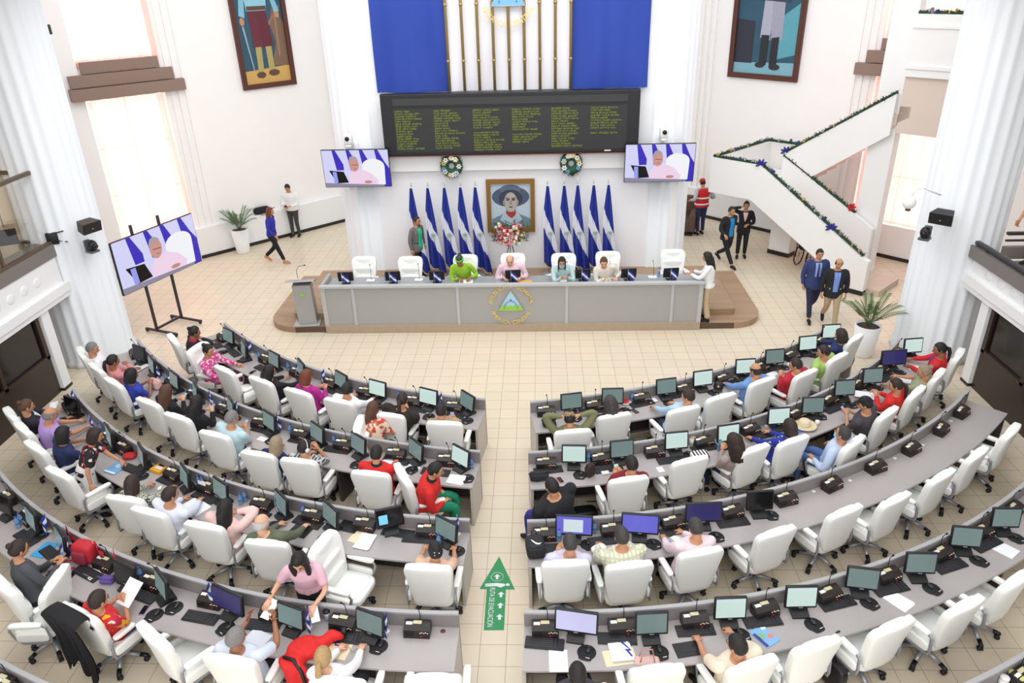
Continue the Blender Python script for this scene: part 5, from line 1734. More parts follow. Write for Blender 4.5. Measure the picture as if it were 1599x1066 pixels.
def hair_mesh(style, C, Rm, rr, locks=False):
    mb = MB()
    def hem(th):                 # th = 0 at the face, +-PI at the nape; lowest point of the hair
        a = abs(th)
        t = min(1, max(0, (a - 0.75) / 0.55))
        t = t * t * (3 - 2 * t)
        low = {'short': -0.055, 'cap': -0.05, 'bald': -0.06, 'bun': -0.05, 'pony': -0.05, 'bob': -0.13, 'long': -0.32, 'curly': -0.25}[style]
        side = {'short': -0.012, 'cap': -0.01, 'bald': -0.02, 'bun': -0.02, 'pony': -0.02}.get(style)
        if side is not None:
            b = min(1, max(0, (a - 1.3) / 0.9))
            low = side + (low - side) * b
        front = 0.072 if style != 'cap' else 0.06
        return front + (low - front) * t
    thick = {'curly': 1.32, 'long': 1.13, 'bob': 1.15}.get(style, 1.09)
    amp = {'curly': 0.10, 'long': 0.035, 'bob': 0.035}.get(style, 0.02)
    off = rr.random() * 9
    def f(u, v):
        th = -PI + 2 * PI * u
        h = hem(th)
        top = 0.118 * thick
        v0 = 0.0
        if style == 'bald':
            z = 0.045 + (h - 0.045) * v
            if h > 0.03:
                z = 0.045
        else:
            z = top + (h - top) * (v ** 1.0)
        if z > 0:
            zz = min(1, max(-1, z / top))
            rad = math.sqrt(max(0, 1 - zz * zz))
        else:
            rad = 1.0 if style in ('long', 'curly', 'bob') else math.sqrt(max(0, 1 - (z / 0.118) ** 2))
        tk = thick - (thick - 1.015) * (max(0, v - 0.75) / 0.25) ** 2 * (1 if style not in ('long', 'curly', 'bob') else 0.6)
        n = 1 + amp * math.sin(9 * th + off + 31 * z) * math.sin(46 * z + off) + amp * 0.5 * math.sin(23 * th + off)
        drape = 1 - 0.25 * min(1, max(0, -z / 0.25)) if style in ('long',) else 1
        x = 0.077 * rad * math.sin(th) * tk * n * (drape if abs(th) > 1.6 else 1)
        y = 0.098 * rad * math.cos(th) * tk * n
        if z < -0.02 and style in ('long', 'curly'):
            y -= 0.02
        return C + Rm @ Vector((x, y - 0.004, z))
    mb.grid(f, 28, 16)
    # inner surface so that the hair has thickness
    def g(u, v):
        p = f(u, v)
        c = C + Rm @ Vector((0, -0.004, min(0.02, (Rm.transposed() @ (p - C)).z)))
        return c + (p - c) * 0.86
    mb.grid(g, 28, 16)
    if style == 'bun':
        mb.sphere(C + Rm @ Vector((0, -0.095, 0.075)), (0.045, 0.042, 0.042), 0, 10, 8)
    if style == 'pony':
        pts = [Vector((0, -0.10, 0.03)), Vector((0, -0.135, 0.0)), Vector((0, -0.14, -0.08)), Vector((0.01, -0.12, -0.20)), Vector((0.015, -0.105, -0.27))]
        mb.tube([C + Rm @ p for p in pts], [0.018, 0.032, 0.036, 0.026, 0.008], 8)
    if locks:
        for s in (-1, 1):
            pts = [Vector((s * 0.055, 0.05, 0.07)), Vector((s * 0.082, 0.045, 0.0)), Vector((s * 0.085, 0.06, -0.10)), Vector((s * 0.075, 0.09, -0.22)), Vector((s * 0.06, 0.11, -0.32))]
            q, r_ = curve_pts([C + Rm @ p for p in pts], [0.022, 0.032, 0.036, 0.034, 0.014])
            mb.tube(q, r_, 8)
    return mb
HANDS = {}
def person(spec):
    rr = random.Random(spec['who'])
    who = spec['who']
    fem = spec.get('fem', False)
    pose = spec.get('pose', 'sit')
    sc = spec.get('scale', (1.0 if fem else 1.05) if spec.get('pose', 'sit') != 'sit' else (1.04 if fem else 1.08))
    bw = spec.get('build', (1.08 if fem else 1.2) if spec.get('pose', 'sit') == 'sit' else (1.0 if fem else 1.12))
    h = math.radians(spec['h'])
    z0 = spec.get('z', 0.0)
    x0, y0 = spec['xy']
    HK = 1.10 if pose in ('sit', 'stool') else 1.03
    U, F, SD = Vector((0, 0, 1)), Vector((0, 1, 0)), Vector((1, 0, 0))
    lx, ly = 0.0, spec.get('lean', 0.03)
    if 'head' in spec:           # lean so that the head comes where it is
        dx, dy = spec['head'][0] - x0, spec['head'][1] - y0
        ax = dx * math.cos(h) + dy * math.sin(h)
        ay = -dx * math.sin(h) + dy * math.cos(h)
        lx = max(-0.12, min(0.12, ax / 1.25))
        ly = max(-0.14, min(0.30, (ay - 0.05) / 1.25))
        rx, ry = ax - lx * 1.25, ay - 0.05 - ly * 1.25
        rx, ry = max(-0.12, min(0.12, rx)), max(-0.02, min(0.22, ry))
        x0 += rx * math.cos(h) - ry * math.sin(h)
        y0 += rx * math.sin(h) + ry * math.cos(h)
    root = thing('person', spec['label'], 'person', (x0, y0, z0), h, spec.get('group'))
    pz = 0.60 if pose in ('sit', 'stool') else 0.92 * sc
    P = Vector((0, 0, pz))
    tl = 0.49 * sc
    N = P + Vector((lx, ly, math.sqrt(max(0.05, tl * tl - lx * lx - ly * ly))))
    S = (N - P).normalized()
    A = (SD - S * SD.dot(S)).normalized()
    B = S.cross(A)
    if B.y < 0:
        B = -B
    turn, pitch = math.radians(spec.get('turn', 0)), math.radians(spec.get('pitch', -14))
    Rm = Rz(turn) @ Rx(pitch)
    C = N + S * 0.075 + U * 0.085 + F * (0.03 - 0.12 * math.sin(pitch) * 0.5)
    wv = [(-0.20, 0.15, 0.115), (0.0, 0.168, 0.128), (0.22, 0.152, 0.118), (0.5, 0.165, 0.122), (0.75, 0.186, 0.118), (0.90, 0.168, 0.095), (0.985, 0.085, 0.072)]
    if fem:
        wv = [(-0.20, 0.16, 0.115), (0.0, 0.175, 0.128), (0.25, 0.145, 0.11), (0.5, 0.156, 0.122), (0.72, 0.172, 0.124), (0.90, 0.150, 0.09), (0.985, 0.075, 0.066)]
    def torso(mb, grow, t0, t1):
        pts, ax = [], []
        for t, a, b in wv:
            if t0 <= t <= t1:
                pts.append(P + S * (tl * t))
                ax.append((A * (a * bw * sc + grow), B * (b * bw * sc + grow)))
        rings(mb, pts, ax, 16)
    shw = 0.172 * bw * sc
    arms = []
    tg = spec.get('arms', 'desk')
    pres = {
        'desk': ((-0.20, 0.46, 0.79), (0.20, 0.46, 0.79)), 'write': ((-0.17, 0.40, 0.79), (0.10, 0.47, 0.79)), 'phone': ((-0.055, 0.33 + ly, 0.90), (0.075, 0.34 + ly, 0.90)),
        'lap': ((-0.13, 0.26, 0.67), (0.12, 0.30, 0.67)), 'chin': ((-0.18, 0.42, 0.79), (0.06 + lx, 0.15 + ly, 1.10)), 'rest': ((-0.30, 0.16, 0.75), (0.30, 0.16, 0.75)),
        'face': ((-0.17, 0.40, 0.80), (0.10 + lx, 0.24 + ly, 1.12)), 'head': ((-0.13, 0.05 + ly, 1.30), (0.13, 0.05 + ly, 1.30)), 'sides': ((-0.27, 0.04, 0.80), (0.27, 0.04, 0.80)),
        'swing': ((-0.30, -0.20, 0.86), (0.29, 0.24, 0.92)), 'swing2': ((-0.29, 0.24, 0.92), (0.30, -0.20, 0.86)), 'swingwide': ((-0.36, -0.30, 0.92), (0.36, 0.30, 1.0)), 'phone_ear': ((-0.09, 0.20, 1.06), (0.13, 0.12, 1.53)),
        'hold': ((-0.10, 0.30, 1.10), (0.10, 0.30, 1.10)), 'reach': ((-0.18, 0.55, 0.80), (0.14, 0.60, 0.80))}
    tgt = pres[tg] if isinstance(tg, str) else tg
    for s, w in ((-1, tgt[0]), (1, tgt[1])):
        Sh = N - S * (0.055 * sc) + A * (s * shw)
        W = Vector(w)
        hint = Vector((s * 0.55, -0.35, -0.9)) if W.z < Sh.z + 0.1 else Vector((s * 1.0, 0.1, -0.4))
        E, W = ik(Sh, W, 0.285 * sc, 0.25 * sc, hint)
        arms.append((s, Sh, E, W))
    # legs
    legs = []
    for s in (-1, 1):
        Hp = P + Vector((s * 0.088 * bw, 0.0, -0.03))
        if pose == 'sit':
            sp = spec.get('spread', 0.02)
            K = Vector((s * (0.11 + sp), 0.42 * sc, 0.545)); An = Vector((s * (0.11 + sp), 0.36 + 0.08 * rr.random(), 0.10))
        elif pose == 'stool':
            K = Vector((s * 0.2, 0.40, 0.55)); An = Vector((s * 0.2, 0.42, 0.10))
        elif pose == 'walk':
            q = s * spec.get('stride', 1)
            sl = spec.get('stridelen', 1.0)
            K = Vector((s * 0.09, 0.15 if q > 0 else -0.01, 0.50 * sc)); An = Vector((s * 0.085, 0.30 * sl if q > 0 else -0.34 * sl, 0.10 if q > 0 else 0.17))
        else:
            K = Vector((s * 0.095, 0.02, 0.49 * sc)); An = Vector((s * 0.10, -0.02 + 0.03 * s, 0.09))
        toe = An + Vector((s * 0.02, 0.15, -0.055))
        if pose == 'walk' and s * spec.get('stride', 1) < 0:
            toe = An + Vector((s * 0.01, 0.13, -0.125))
        legs.append((s, Hp, K, An, toe))
    # body
    body = MB()
    torso(body, -0.012, -0.3, 1.0)
    p_, r_ = curve_pts([N - S * 0.03, N + S * 0.05, C + Rm @ Vector((0, -0.02, -0.05))], [0.062 * sc, 0.055 * sc, 0.056 * sc])
    body.tube(p_, r_, 12)
    bare_arm = spec.get('sleeve', 'l')
    for s, Sh, E, W in arms:
        p_, r_ = curve_pts([N - S * 0.085 + A * s * 0.07, Sh, E, W], [0.055, 0.05 * bw, 0.039 * bw, 0.0265])
        body.tube(p_, r_, 10)
    for s, Hp, K, An, toe in legs:
        p_, r_ = curve_pts([Hp, K, An], [0.078, 0.055, 0.036])
        body.tube(p_, r_, 10)
    me = remeshed(body, 0.015, 3)
    bm = MB()
    bm.add([v.co.copy() for v in me.vertices], [tuple(q.vertices) for q in me.polygons], 0, True)
    bpy.data.meshes.remove(me)
    head_shape(bm, C, Rm, HK)
    curls = spec.get('curl', (0.9, 0.9))
    for (s, Sh, E, W), cu in zip(arms, curls):
        d = (W - E).normalized()
        hd = spec.get('handdir')
        if hd:
            d = Vector(hd[0 if s < 0 else 1])
        elif tgt is pres.get('desk') or tg in ('write', 'reach'):
            d = (Vector((d.x, d.y, 0)) + Vector((0, 0, -0.15))).normalized()
        upv = Vector((0, 0, 1)) if abs(d.z) < 0.8 else Vector((-s * 1.0, 0.0, 0.2)) * -1
        if spec.get('palmup'):
            upv = Vector(spec['palmup'])
        hand(bm, W, d, upv, s, cu)
    hair_col = mat('hair_' + spec.get('hc', 'black'), HAIRS[spec.get('hc', 'black')], 0.55, noise=0.35, scale=70, bump=0.9)
    bm.build('body', [mat('skin_' + spec.get('skin', 'm'), SKINS[spec.get('skin', 'm')], 0.55), EYE, LIP, hair_col], root)
    # top garment
    top = MB()
    hemt = spec.get('hem', -0.05 if pose in ('sit', 'stool') else -0.12)
    loose = spec.get('loose', 0.012)
    wv2 = [(hemt, wv[1][1] + 0.004, wv[1][2] + 0.004)] + [q for q in wv if q[0] > hemt + 0.05]
    pts = [P + S * (tl * t) for t, a, b in wv2]
    if spec.get('jacket') and pose not in ('sit', 'stool'):
        pts = [P + S * (tl * -0.36)] + pts
        wv2 = [(-0.36, 0.18, 0.135)] + wv2
    axs = [(A * (a * bw * sc + loose), B * (b * bw * sc + loose)) for t, a, b in wv2]
    rings(top, pts, axs, 16)
    for s, Sh, E, W in arms:
        r0, r1, r2 = 0.062 * bw, 0.053 * bw, 0.040
        if bare_arm == 'l':
            p_, r_ = curve_pts([N - S * 0.085 + A * s * 0.07, Sh, E, E.lerp(W, 0.94)], [0.062, r0, r1, r2])
        elif bare_arm == 's':
            p_, r_ = curve_pts([N - S * 0.085 + A * s * 0.07, Sh, Sh.lerp(E, 0.80)], [0.062, r0, r1 + 0.008])
        else:
            p_, r_ = curve_pts([N - S * 0.085 + A * s * 0.07, Sh], [0.062, r0])
        top.tube(p_, r_, 10)
    me = remeshed(top, 0.017, 5)
    me.materials.append(fab(spec['top']))
    link(spec.get('garment', 'shirt'), me, root)
    # trousers
    tr = MB()
    rings(tr, [P + S * (-0.13), P + S * (-0.04), P + S * 0.06, P + S * 0.12], [(A * 0.15 * bw, B * 0.118 * bw), (A * 0.172 * bw, B * 0.136 * bw), (A * 0.172 * bw, B * 0.134 * bw), (A * 0.160 * bw, B * 0.124 * bw)], 14)
    for s, Hp, K, An, toe in legs:
        p_, r_ = curve_pts([Hp, K, K.lerp(An, 0.92)], [0.094 * bw, 0.070, 0.056 if not spec.get('wide') else 0.075])
        tr.tube(p_, r_, 10)
    me = remeshed(tr, 0.02, 4)
    me.materials.append(fab(spec.get('legs', (36, 36, 42))))
    link('trousers', me, root)
    for s, Hp, K, An, toe in legs:
        sh = MB()
        d = (toe - An)
        sh.tube([An + Vector((0, -0.045, -0.055 if pose != 'walk' or d.z > -0.1 else -0.02)), An + Vector((0, 0.02, -0.035)), An + d * 0.55 + Vector((0, 0, 0.005)), toe, toe + Vector((0, 0.035, -0.005))], [0.034, 0.043, 0.042, 0.034, 0.016], 10, 0, True)
        sh.build('shoe', fab(spec.get('shoes', (28, 26, 28))), root)
    # hair or hat
    st = spec.get('hair', 'short')
    if st:
        hair_mesh(st, C, Rm * HK, rr, spec.get('locks')).build('hair', hair_col, root)
    if spec.get('hat'):
        hm = MB()
        hm.grid(lambda u, v: C + Rm @ Vector((0.088 * math.cos(2 * PI * u) * max(0, math.cos(v * 1.5708)) ** 0.7, -0.004 + 0.108 * math.sin(2 * PI * u) * max(0, math.cos(v * 1.5708)) ** 0.7, 0.038 + 0.092 * math.sin(v * 1.5708))), 20, 8)
        hm.grid(lambda u, v: C + Rm @ Vector((0.075 * math.cos(PI * u), 0.08 + (0.02 + 0.075 * v) * max(0, math.sin(PI * u)) ** 0.7, 0.046 - 0.02 * v)), 12, 4)
        hm.build('cap', fab(spec['hat']), root)
    def front(name, color, t0, t1, w0, w1, grow):
        fm = MB()
        prof = wv2
        def ab(t):
            for i in range(len(prof) - 1):
                if prof[i][0] <= t <= prof[i + 1][0]:
                    k = (t - prof[i][0]) / (prof[i + 1][0] - prof[i][0])
                    return prof[i][1] + (prof[i + 1][1] - prof[i][1]) * k, prof[i][2] + (prof[i + 1][2] - prof[i][2]) * k
            return prof[-1][1], prof[-1][2]
        def f(u, v):
            t = t0 + (t1 - t0) * v
            a, b = ab(t)
            x = (w0 + (w1 - w0) * v) * (u * 2 - 1)
            aa, bb = a * bw * sc + loose, b * bw * sc + loose
            y = bb * math.sqrt(max(0.02, 1 - min(0.98, (x / aa) ** 2)))
            return P + S * (tl * t) + A * x + B * (y + grow)
        fm.grid(f, 8, 10)
        fm.grid(lambda u, v: f(u, v) - B * 0.02, 8, 10)
        fm.build(name, fab(color), root)
    if spec.get('inner'):
        front('shirt_front', spec['inner'], spec.get('vlow', 0.45), 0.95, spec.get('vw', 0.012), 0.07, 0.004)
    if spec.get('tie'):
        front('tie', spec['tie'], 0.2, 0.93, 0.03, 0.016, 0.012)
    if spec.get('collar'):
        cm = MB()
        rings(cm, [N - S * 0.035, N - S * 0.005, N + S * 0.035], [(A * 0.10 * sc, B * 0.088), (A * 0.082 * sc, B * 0.076), (A * 0.066, B * 0.066)], 14)
        cm.build('collar', fab(spec['collar']), root)
    if spec.get('glasses'):
        gm = MB()
        for s in (-1, 1):
            gm.tube([C + Rm @ Vector((s * 0.031 + 0.02 * math.cos(q), 0.103, 0.008 + 0.015 * math.sin(q))) for q in [2 * PI * i / 10 for i in range(11)]], 0.0022, 4)
            gm.tube([C + Rm @ Vector((s * 0.052, 0.1, 0.012)), C + Rm @ Vector((s * 0.079, 0.0, 0.008))], 0.002, 4)
        gm.build('glasses', BLACK, root)
    if spec.get('mask'):
        mm = MB()
        mm.grid(lambda u, v: C + Rm @ Vector((0.066 * math.sin((u - 0.5) * 2.4), 0.02 + 0.098 * math.cos((u - 0.5) * 2.2), -0.095 + 0.085 * v)), 10, 6)
        mm.build('face_mask', mat('mask_blue', (150, 200, 222), 0.7), root)
    if spec.get('headphones'):
        hp = MB()
        hp.tube([C + Rm @ Vector((0.092 * math.cos(q), -0.01, 0.0 + 0.135 * math.sin(q))) for q in [PI * i / 12 for i in range(13)]], 0.007, 6)
        for s in (-1, 1):
            hp.cyl(C + Rm @ Vector((s * 0.08, -0.01, -0.01)), C + Rm @ Vector((s * 0.105, -0.01, -0.01)), 0.034, seg=12)
        hp.build('headphones', fab(spec['headphones']), root)
    if spec.get('band'):
        hb = MB()
        hb.tube([C + Rm @ Vector((0.084 * math.cos(q), 0.106 * math.sin(q) - 0.004, 0.062)) for q in [2 * PI * i / 20 for i in range(21)]], 0.018, 6)
        hb.build('headband', fab(spec['band']), root)
    if spec.get('clip'):
        cb = MB()
        for k in range(5):
            q = 2 * PI * k / 5
            cb.sphere(C + Rm @ Vector((0.03 * math.cos(q), -0.112, 0.02 + 0.03 * math.sin(q))), 0.009, 0, 6, 4)
        cb.build('hair_clip', mat('white_card', (236, 236, 230)), root)
    if spec.get('lanyard'):
        lm = MB()
        for s in (-1, 1):
            lm.tube([N + A * s * 0.07 - S * 0.02, N + A * s * 0.06 - S * 0.06 + B * 0.085 * sc, N - S * 0.24 + B * 0.145 * bw], 0.006, 5)
        lm.build('lanyard', fab(spec['lanyard']), root)
    if spec.get('vest'):
        vm = MB()
        t_ = MB()
        rings(t_, [P + S * (tl * t) for t, a, b in wv2], [(A * (a * bw * sc + 0.03), B * (b * bw * sc + 0.03)) for t, a, b in wv2], 16)
        me = remeshed(t_, 0.018, 3)
        me.materials.append(fab((200, 36, 40)))
        link('vest', me, root)
        for t in (0.08, 0.45):
            st_ = MB()
            a, b = 0.165, 0.125
            pts = [P + S * (tl * t) + A * (0.205 * bw * math.cos(q)) + B * (0.163 * bw * math.sin(q)) for q in [2 * PI * i / 24 for i in range(25)]]
            st_.tube(pts, [0.026] * 25, 6, 0, True, 1.0, (0, 0, 1))
            st_.build('reflective_band', mat('reflective', (226, 230, 230), 0.3), root)
    Mw = Matrix.Translation((x0, y0, z0)) @ Matrix.Rotation(h, 4, 'Z')
    HANDS[who] = [Mw @ a[3] for a in arms] + [h]
    return root
for p in PEOPLE:
    person(p)

# ================================================================ presidium
def rrect(x0, x1, y0, y1, r, n=8):
    """outline with the two front corners rounded"""
    pts = [(x1, y1), (x0, y1)]
    for k in range(n + 1):
        a = PI + (PI / 2) * k / n
        pts.append((x0 + r + r * math.cos(a), y0 + r + r * math.sin(a)))
    for k in range(n + 1):
        a = 1.5 * PI + (PI / 2) * k / n
        pts.append((x1 - r + r * math.cos(a), y0 + r + r * math.sin(a)))
    return pts
XY = lambda u, v, h: Vector((u, v, h))
def plank_mat():
    m = bpy.data.materials.new('wood_planks')
    m.use_nodes = True
    nt = m.node_tree
    b = nt.nodes['Principled BSDF']
    tc = nt.nodes.new('ShaderNodeTexCoord')
    br = nt.nodes.new('ShaderNodeTexBrick')
    br.inputs['Scale'].default_value = 1
    br.inputs['Brick Width'].default_value = 1.3
    br.inputs['Row Height'].default_value = 0.14
    br.inputs['Mortar Size'].default_value = 0.002
    br.inputs['Color1'].default_value = lin((172, 144, 116)) + (1,)
    br.inputs['Color2'].default_value = lin((158, 130, 104)) + (1,)
    br.inputs['Mortar'].default_value = lin((96, 74, 58)) + (1,)
    nt.links.new(tc.outputs['Object'], br.inputs['Vector'])
    nt.links.new(br.outputs['Color'], b.inputs['Base Color'])
    b.inputs['Roughness'].default_value = 0.45
    return m
PLANK = plank_mat()
pf = thing('platform', 'two step wooden platform with rounded front corners under the presidium', 'platform', (0, 0, 0))
mb = MB(); mb.prism(rrect(-6.62, 5.22, 16.10, 19.44, 0.75), XY, 0.0, 0.15); mb.build('lower_step', PLANK, pf)
mb = MB(); mb.prism(rrect(-6.05, 4.62, 16.55, 19.44, 0.12), XY, 0.15, 0.30); mb.build('upper_step', PLANK, pf)
DG = mat('presidium_grey', (168, 168, 165), 0.4)
DGL = mat('presidium_trim', (186, 188, 188), 0.35)
DTOP = mat('presidium_top', (150, 154, 157), 0.25)
t = thing('presidium_desk', 'long straight grey presidium desk bearing the coat of arms', 'desk', (AX, 16.06, 0))
mb = MB(); mb.box((0, 0.03, 0.69), (8.72, 0.05, 0.98)); mb.build('front_panel', DG, t)
mb = MB(); mb.box((0, 0.0, 0.10), (8.80, 0.07, 0.20)); mb.build('plinth', mat('pale_wood', (176, 158, 138), 0.5, noise=0.1, scale=8), t)
for x in (-4.36, -3.66, -1.22, 1.30, 3.72, 4.36):
    mb = MB(); mb.box((x, -0.004, 0.69), (0.07 if abs(x) < 4.3 else 0.1, 0.03, 0.98)); mb.build('panel_joint', DGL, t)
mb = MB(); mb.box((0, 0.0, 1.185), (8.86, 0.14, 0.05)); mb.build('top_edge', DGL, t)
mb = MB(); mb.box((0, 0.42, 1.07), (8.66, 0.72, 0.05)); mb.build('desktop', DTOP, t)
for x in (-4.38, 4.38):
    mb = MB(); mb.box((x, 0.44, 0.70), (0.07, 0.70, 1.02)); mb.build('side_panel', DG, t)
crest('coat_of_arms', (-0.71, 16.03, 0.70), 0.50, 'round coat of arms with gold lettering on the presidium desk front')

pr_words = ['first', 'second', 'third', 'fourth', 'fifth', 'sixth', 'seventh']
who_at = {2: 'occupied by the woman in lime green', 3: 'occupied by the older man in pink', 4: 'occupied by the woman with a face mask', 5: 'occupied by the woman with braids'}
PLEATHER = LEATHER
for i, (x, y) in enumerate(PCHAIRS):
    lab = 'white high back chair behind the presidium desk, ' + (who_at[i] if i in who_at else 'empty, %s from the left' % pr_words[i])
    c = make_chair(x, y, 0.30, 180, lab, 'white chairs behind the presidium', 0.3 * i)
# lectern
t = thing('lectern', 'brushed grey metal lectern with a small crest on the wooden platform', 'lectern', (-5.62, 16.32, 0.15), 0.12)
mb = MB(); mb.bbox((0, 0, 0.02), (0.62, 0.46, 0.04), 0.008); mb.build('base', STEEL, t)
mb = MB(); mb.prism([(-0.21, 0.04), (0.21, 0.04), (0.21, 1.0), (-0.21, 1.0)], lambda u, v, h: Vector((u - 0.05 * (v - 0.5), h + 0.06 * v, v)), -0.15, 0.15); mb.build('column', mat('lectern_metal', (172, 172, 172), 0.4, 0.3), t)
mb = MB(); mb.box((-0.03, 0.08, 1.06), (0.66, 0.48, 0.035), 0, Rx(-0.3)); mb.build('top', STEEL, t)
mb = MB(); mb.tube([(-0.12, 0.16, 1.1), (-0.13, 0.2, 1.28), (-0.05, 0.14, 1.40), (0.08, 0.08, 1.44)], 0.006, 6); mb.sphere((0.1, 0.07, 1.445), (0.03, 0.014, 0.014)); mb.build('gooseneck_microphone', BLACK, t)
mb = MB(); mb.prism([(-0.06, 0.74), (0.06, 0.74), (0.0, 0.85)], lambda u, v, h: Vector((u - 0.02, -0.115 + h, v)), -0.01, 0.0); mb.build('crest', mat('crest_green', (150, 205, 70)), t)
# monitors, flags and microphones on the presidium desk
spots = [(-4.617, 16.528, 1.180), (-3.493, 16.573, 1.180), (-2.452, 16.539, 1.180), (-0.664, 16.480, 1.180), (0.971, 16.548, 1.180), (2.032, 16.554, 1.180), (3.008, 16.521, 1.180)]
PZ = 1.095
mb = MB(); mb.bbox((0, 0, 0.175), (0.36, 0.035, 0.24), 0.01, 0, Rx(0.15)); mb.bbox((0, -0.03, 0.175), (0.2, 0.03, 0.12), 0.01, 0, Rx(0.15)); PMC = mb.mesh('casing', BLACK)
mb = MB(); mb.box((0, 0.02, 0.175), (0.32, 0.004, 0.2), 0, Rx(0.15)); PMS = mb.mesh('screen', SCR['p'])
mb = MB(); mb.bbox((0, 0.0, 0.012), (0.2, 0.16, 0.024), 0.006); mb.bbox((0, 0, 0.07), (0.05, 0.03, 0.12), 0.006); PMT = mb.mesh('stand', BLACK)
for i, (x, y, z) in enumerate(spots):
    t = thing('computer_monitor', 'small black monitor seen from behind on the presidium desk, %s from the left' % pr_words[i], 'monitor', (x, 16.48, PZ), 0.1, 'monitors on the presidium desk')
    link('casing', PMC, t); link('screen', PMS, t); link('stand', PMT, t)
    t = thing('table_flag', 'small blue and white table flag before the %s presidium monitor from the left' % pr_words[i], 'flag', (x - 0.04, 16.28, PZ), 0.15, 'table flags on the presidium desk')
    link('base', FM['base'], t); link('pole', FM['pole'], t); c = link('cloth', FM['cloth'], t); link('crest', FM['crest'], c)
for i, (x, y, z) in enumerate([(-4.063, 16.547, 1.100), (-2.910, 16.510, 1.100), (0.603, 16.723, 1.100), (1.605, 16.772, 1.100), (2.609, 16.494, 1.100)]):
    t = thing('desk_microphone', 'gooseneck microphone with white base on the presidium desk, %s from the left' % pr_words[i], 'microphone', (x, 16.62, PZ))
    mb = MB(); mb.bbox((0, 0, 0.015), (0.2, 0.14, 0.03), 0.008); mb.build('base', PLATEW, t)
    mb = MB(); mb.tube([(0.02, 0, 0.03), (0.02, 0.0, 0.2), (0.015, 0.02, 0.32), (0.0, 0.06, 0.38)], 0.005, 6); mb.sphere((0, 0.07, 0.39), (0.012, 0.022, 0.014)); mb.build('gooseneck', BLACK, t)
for i, (x, y, z) in enumerate([(-3.714, 16.524, 1.170), (-2.643, 16.489, 1.170), (1.648, 16.592, 1.170), (2.771, 16.313, 1.170)]):
    t = thing('water_bottle', 'plastic water bottle on the presidium desk, %s from the left' % pr_words[i], 'bottle', (x, 16.7, PZ), 0, 'water bottles on the presidium desk')
    link('bottle_body', BTM, t); link('bottle_label', BTL, t); link('bottle_cap', BTC, t)
def sheet(name, label, cat, x, y, z, w, d, rz, m, n=1, group=None):
    mb = MB()
    for k in range(n):
        mb.box((0.004 * k, 0.003 * k, 0.002 + 0.003 * k), (w, d, 0.003), 0, Rz(0.05 * k))
    return tag(mb.build(name, m, None, (x, y, z), rz), label, cat, group)
PAPER = mat('white_paper', (240, 241, 244), 0.7)
for x, l in ((-1.78, 'woman in lime green'), (0.42, 'woman with a face mask'), (1.45, 'woman with braids')):
    sheet('paper_sheet', 'white papers on the presidium desk before the ' + l, 'paper', x, 16.5, PZ, 0.32, 0.2, 0.05, PAPER, 3)
sheet('envelope', 'orange envelope on the presidium desk beside the older man in pink', 'envelope', -0.38, 16.42, PZ, 0.34, 0.22, 0.0, mat('orange_envelope', (232, 170, 70), 0.7))
# flags on poles behind the presidium
FWH = mat('big_flag_white', (228, 230, 238), 0.75)
FBL = mat('big_flag_blue', (34, 52, 150), 0.7)
FGD = mat('flag_fringe_gold', (206, 172, 96), 0.6)
def big_flag_meshes():
    M = {}
    mb = MB(); mb.cyl((0, 0, 0.05), (0, 0, 2.44), 0.014, seg=8); M['pole'] = mb.mesh('pole', mat('silver_pole', (210, 210, 214), 0.3, 0.6))
    mb = MB(); mb.lathe([(0.012, 0), (0.03, 0.03), (0.012, 0.06), (0.02, 0.08), (0.003, 0.17)], 10, 0, (0, 0, 2.44)); M['finial'] = mb.mesh('finial', mat('silver_finial', (222, 220, 210), 0.3, 0.4))
    mb = MB(); mb.lathe([(0.17, 0), (0.17, 0.02), (0.05, 0.05), (0.02, 0.09)], 20); M['base'] = mb.mesh('base', STEEL)
    def f(u, v):
        left = -0.03 - 0.09 * min(1, v / 0.35) + 0.02 * v
        right = 0.03 + 0.27 * v ** 0.9 + 0.16 * max(0, v - 0.5)
        x = left + (right - left) * u
        bottom = 2.08 + 0.16 * u - (0.16 if u > 0.45 else 0.16 * u / 0.45) * 0.0
        z = 2.42 - bottom * v - 0.16 * u * v
        y = -0.075 + (0.03 + 0.05 * v) * math.sin(u * 15 + 1.2 * v) * (0.4 + 0.6 * v)
        return (x, y, z)
    mb = MB()
    mb.grid(f, 30, 60, mif=lambda u, v: 0 if (v < 0.28 + 0.27 * u) else (1 if v < 0.52 + 0.30 * u else 0))
    M['cloth'] = mb.mesh('cloth', [FBL, FWH])
    mb = MB(); mb.tube([Vector(f(k / 24, 1.0)) + Vector((0, 0, -0.012)) for k in range(25)], 0.018, 6); M['fringe'] = mb.mesh('fringe', FGD)
    mb = MB()
    c = Vector(f(0.55, 0.56)) + Vector((0, -0.075, 0))
    mb.tube([c + Vector((0.075 * math.cos(q), 0, 0.09 * math.sin(q))) for q in [2 * PI * k / 20 for k in range(21)]], 0.007, 5, 1)
    mb.prism([(-0.05, 0.045), (0.055, 0.045), (0.03, -0.06)], lambda u, v, h: c + Vector((u, h, v)), -0.004, 0.004, 0)
    M['crest'] = mb.mesh('crest', [mat('flag_crest_green', (120, 168, 150), 0.7), mat('flag_crest_ring', (214, 208, 206), 0.7)])
    return M
BF = big_flag_meshes()
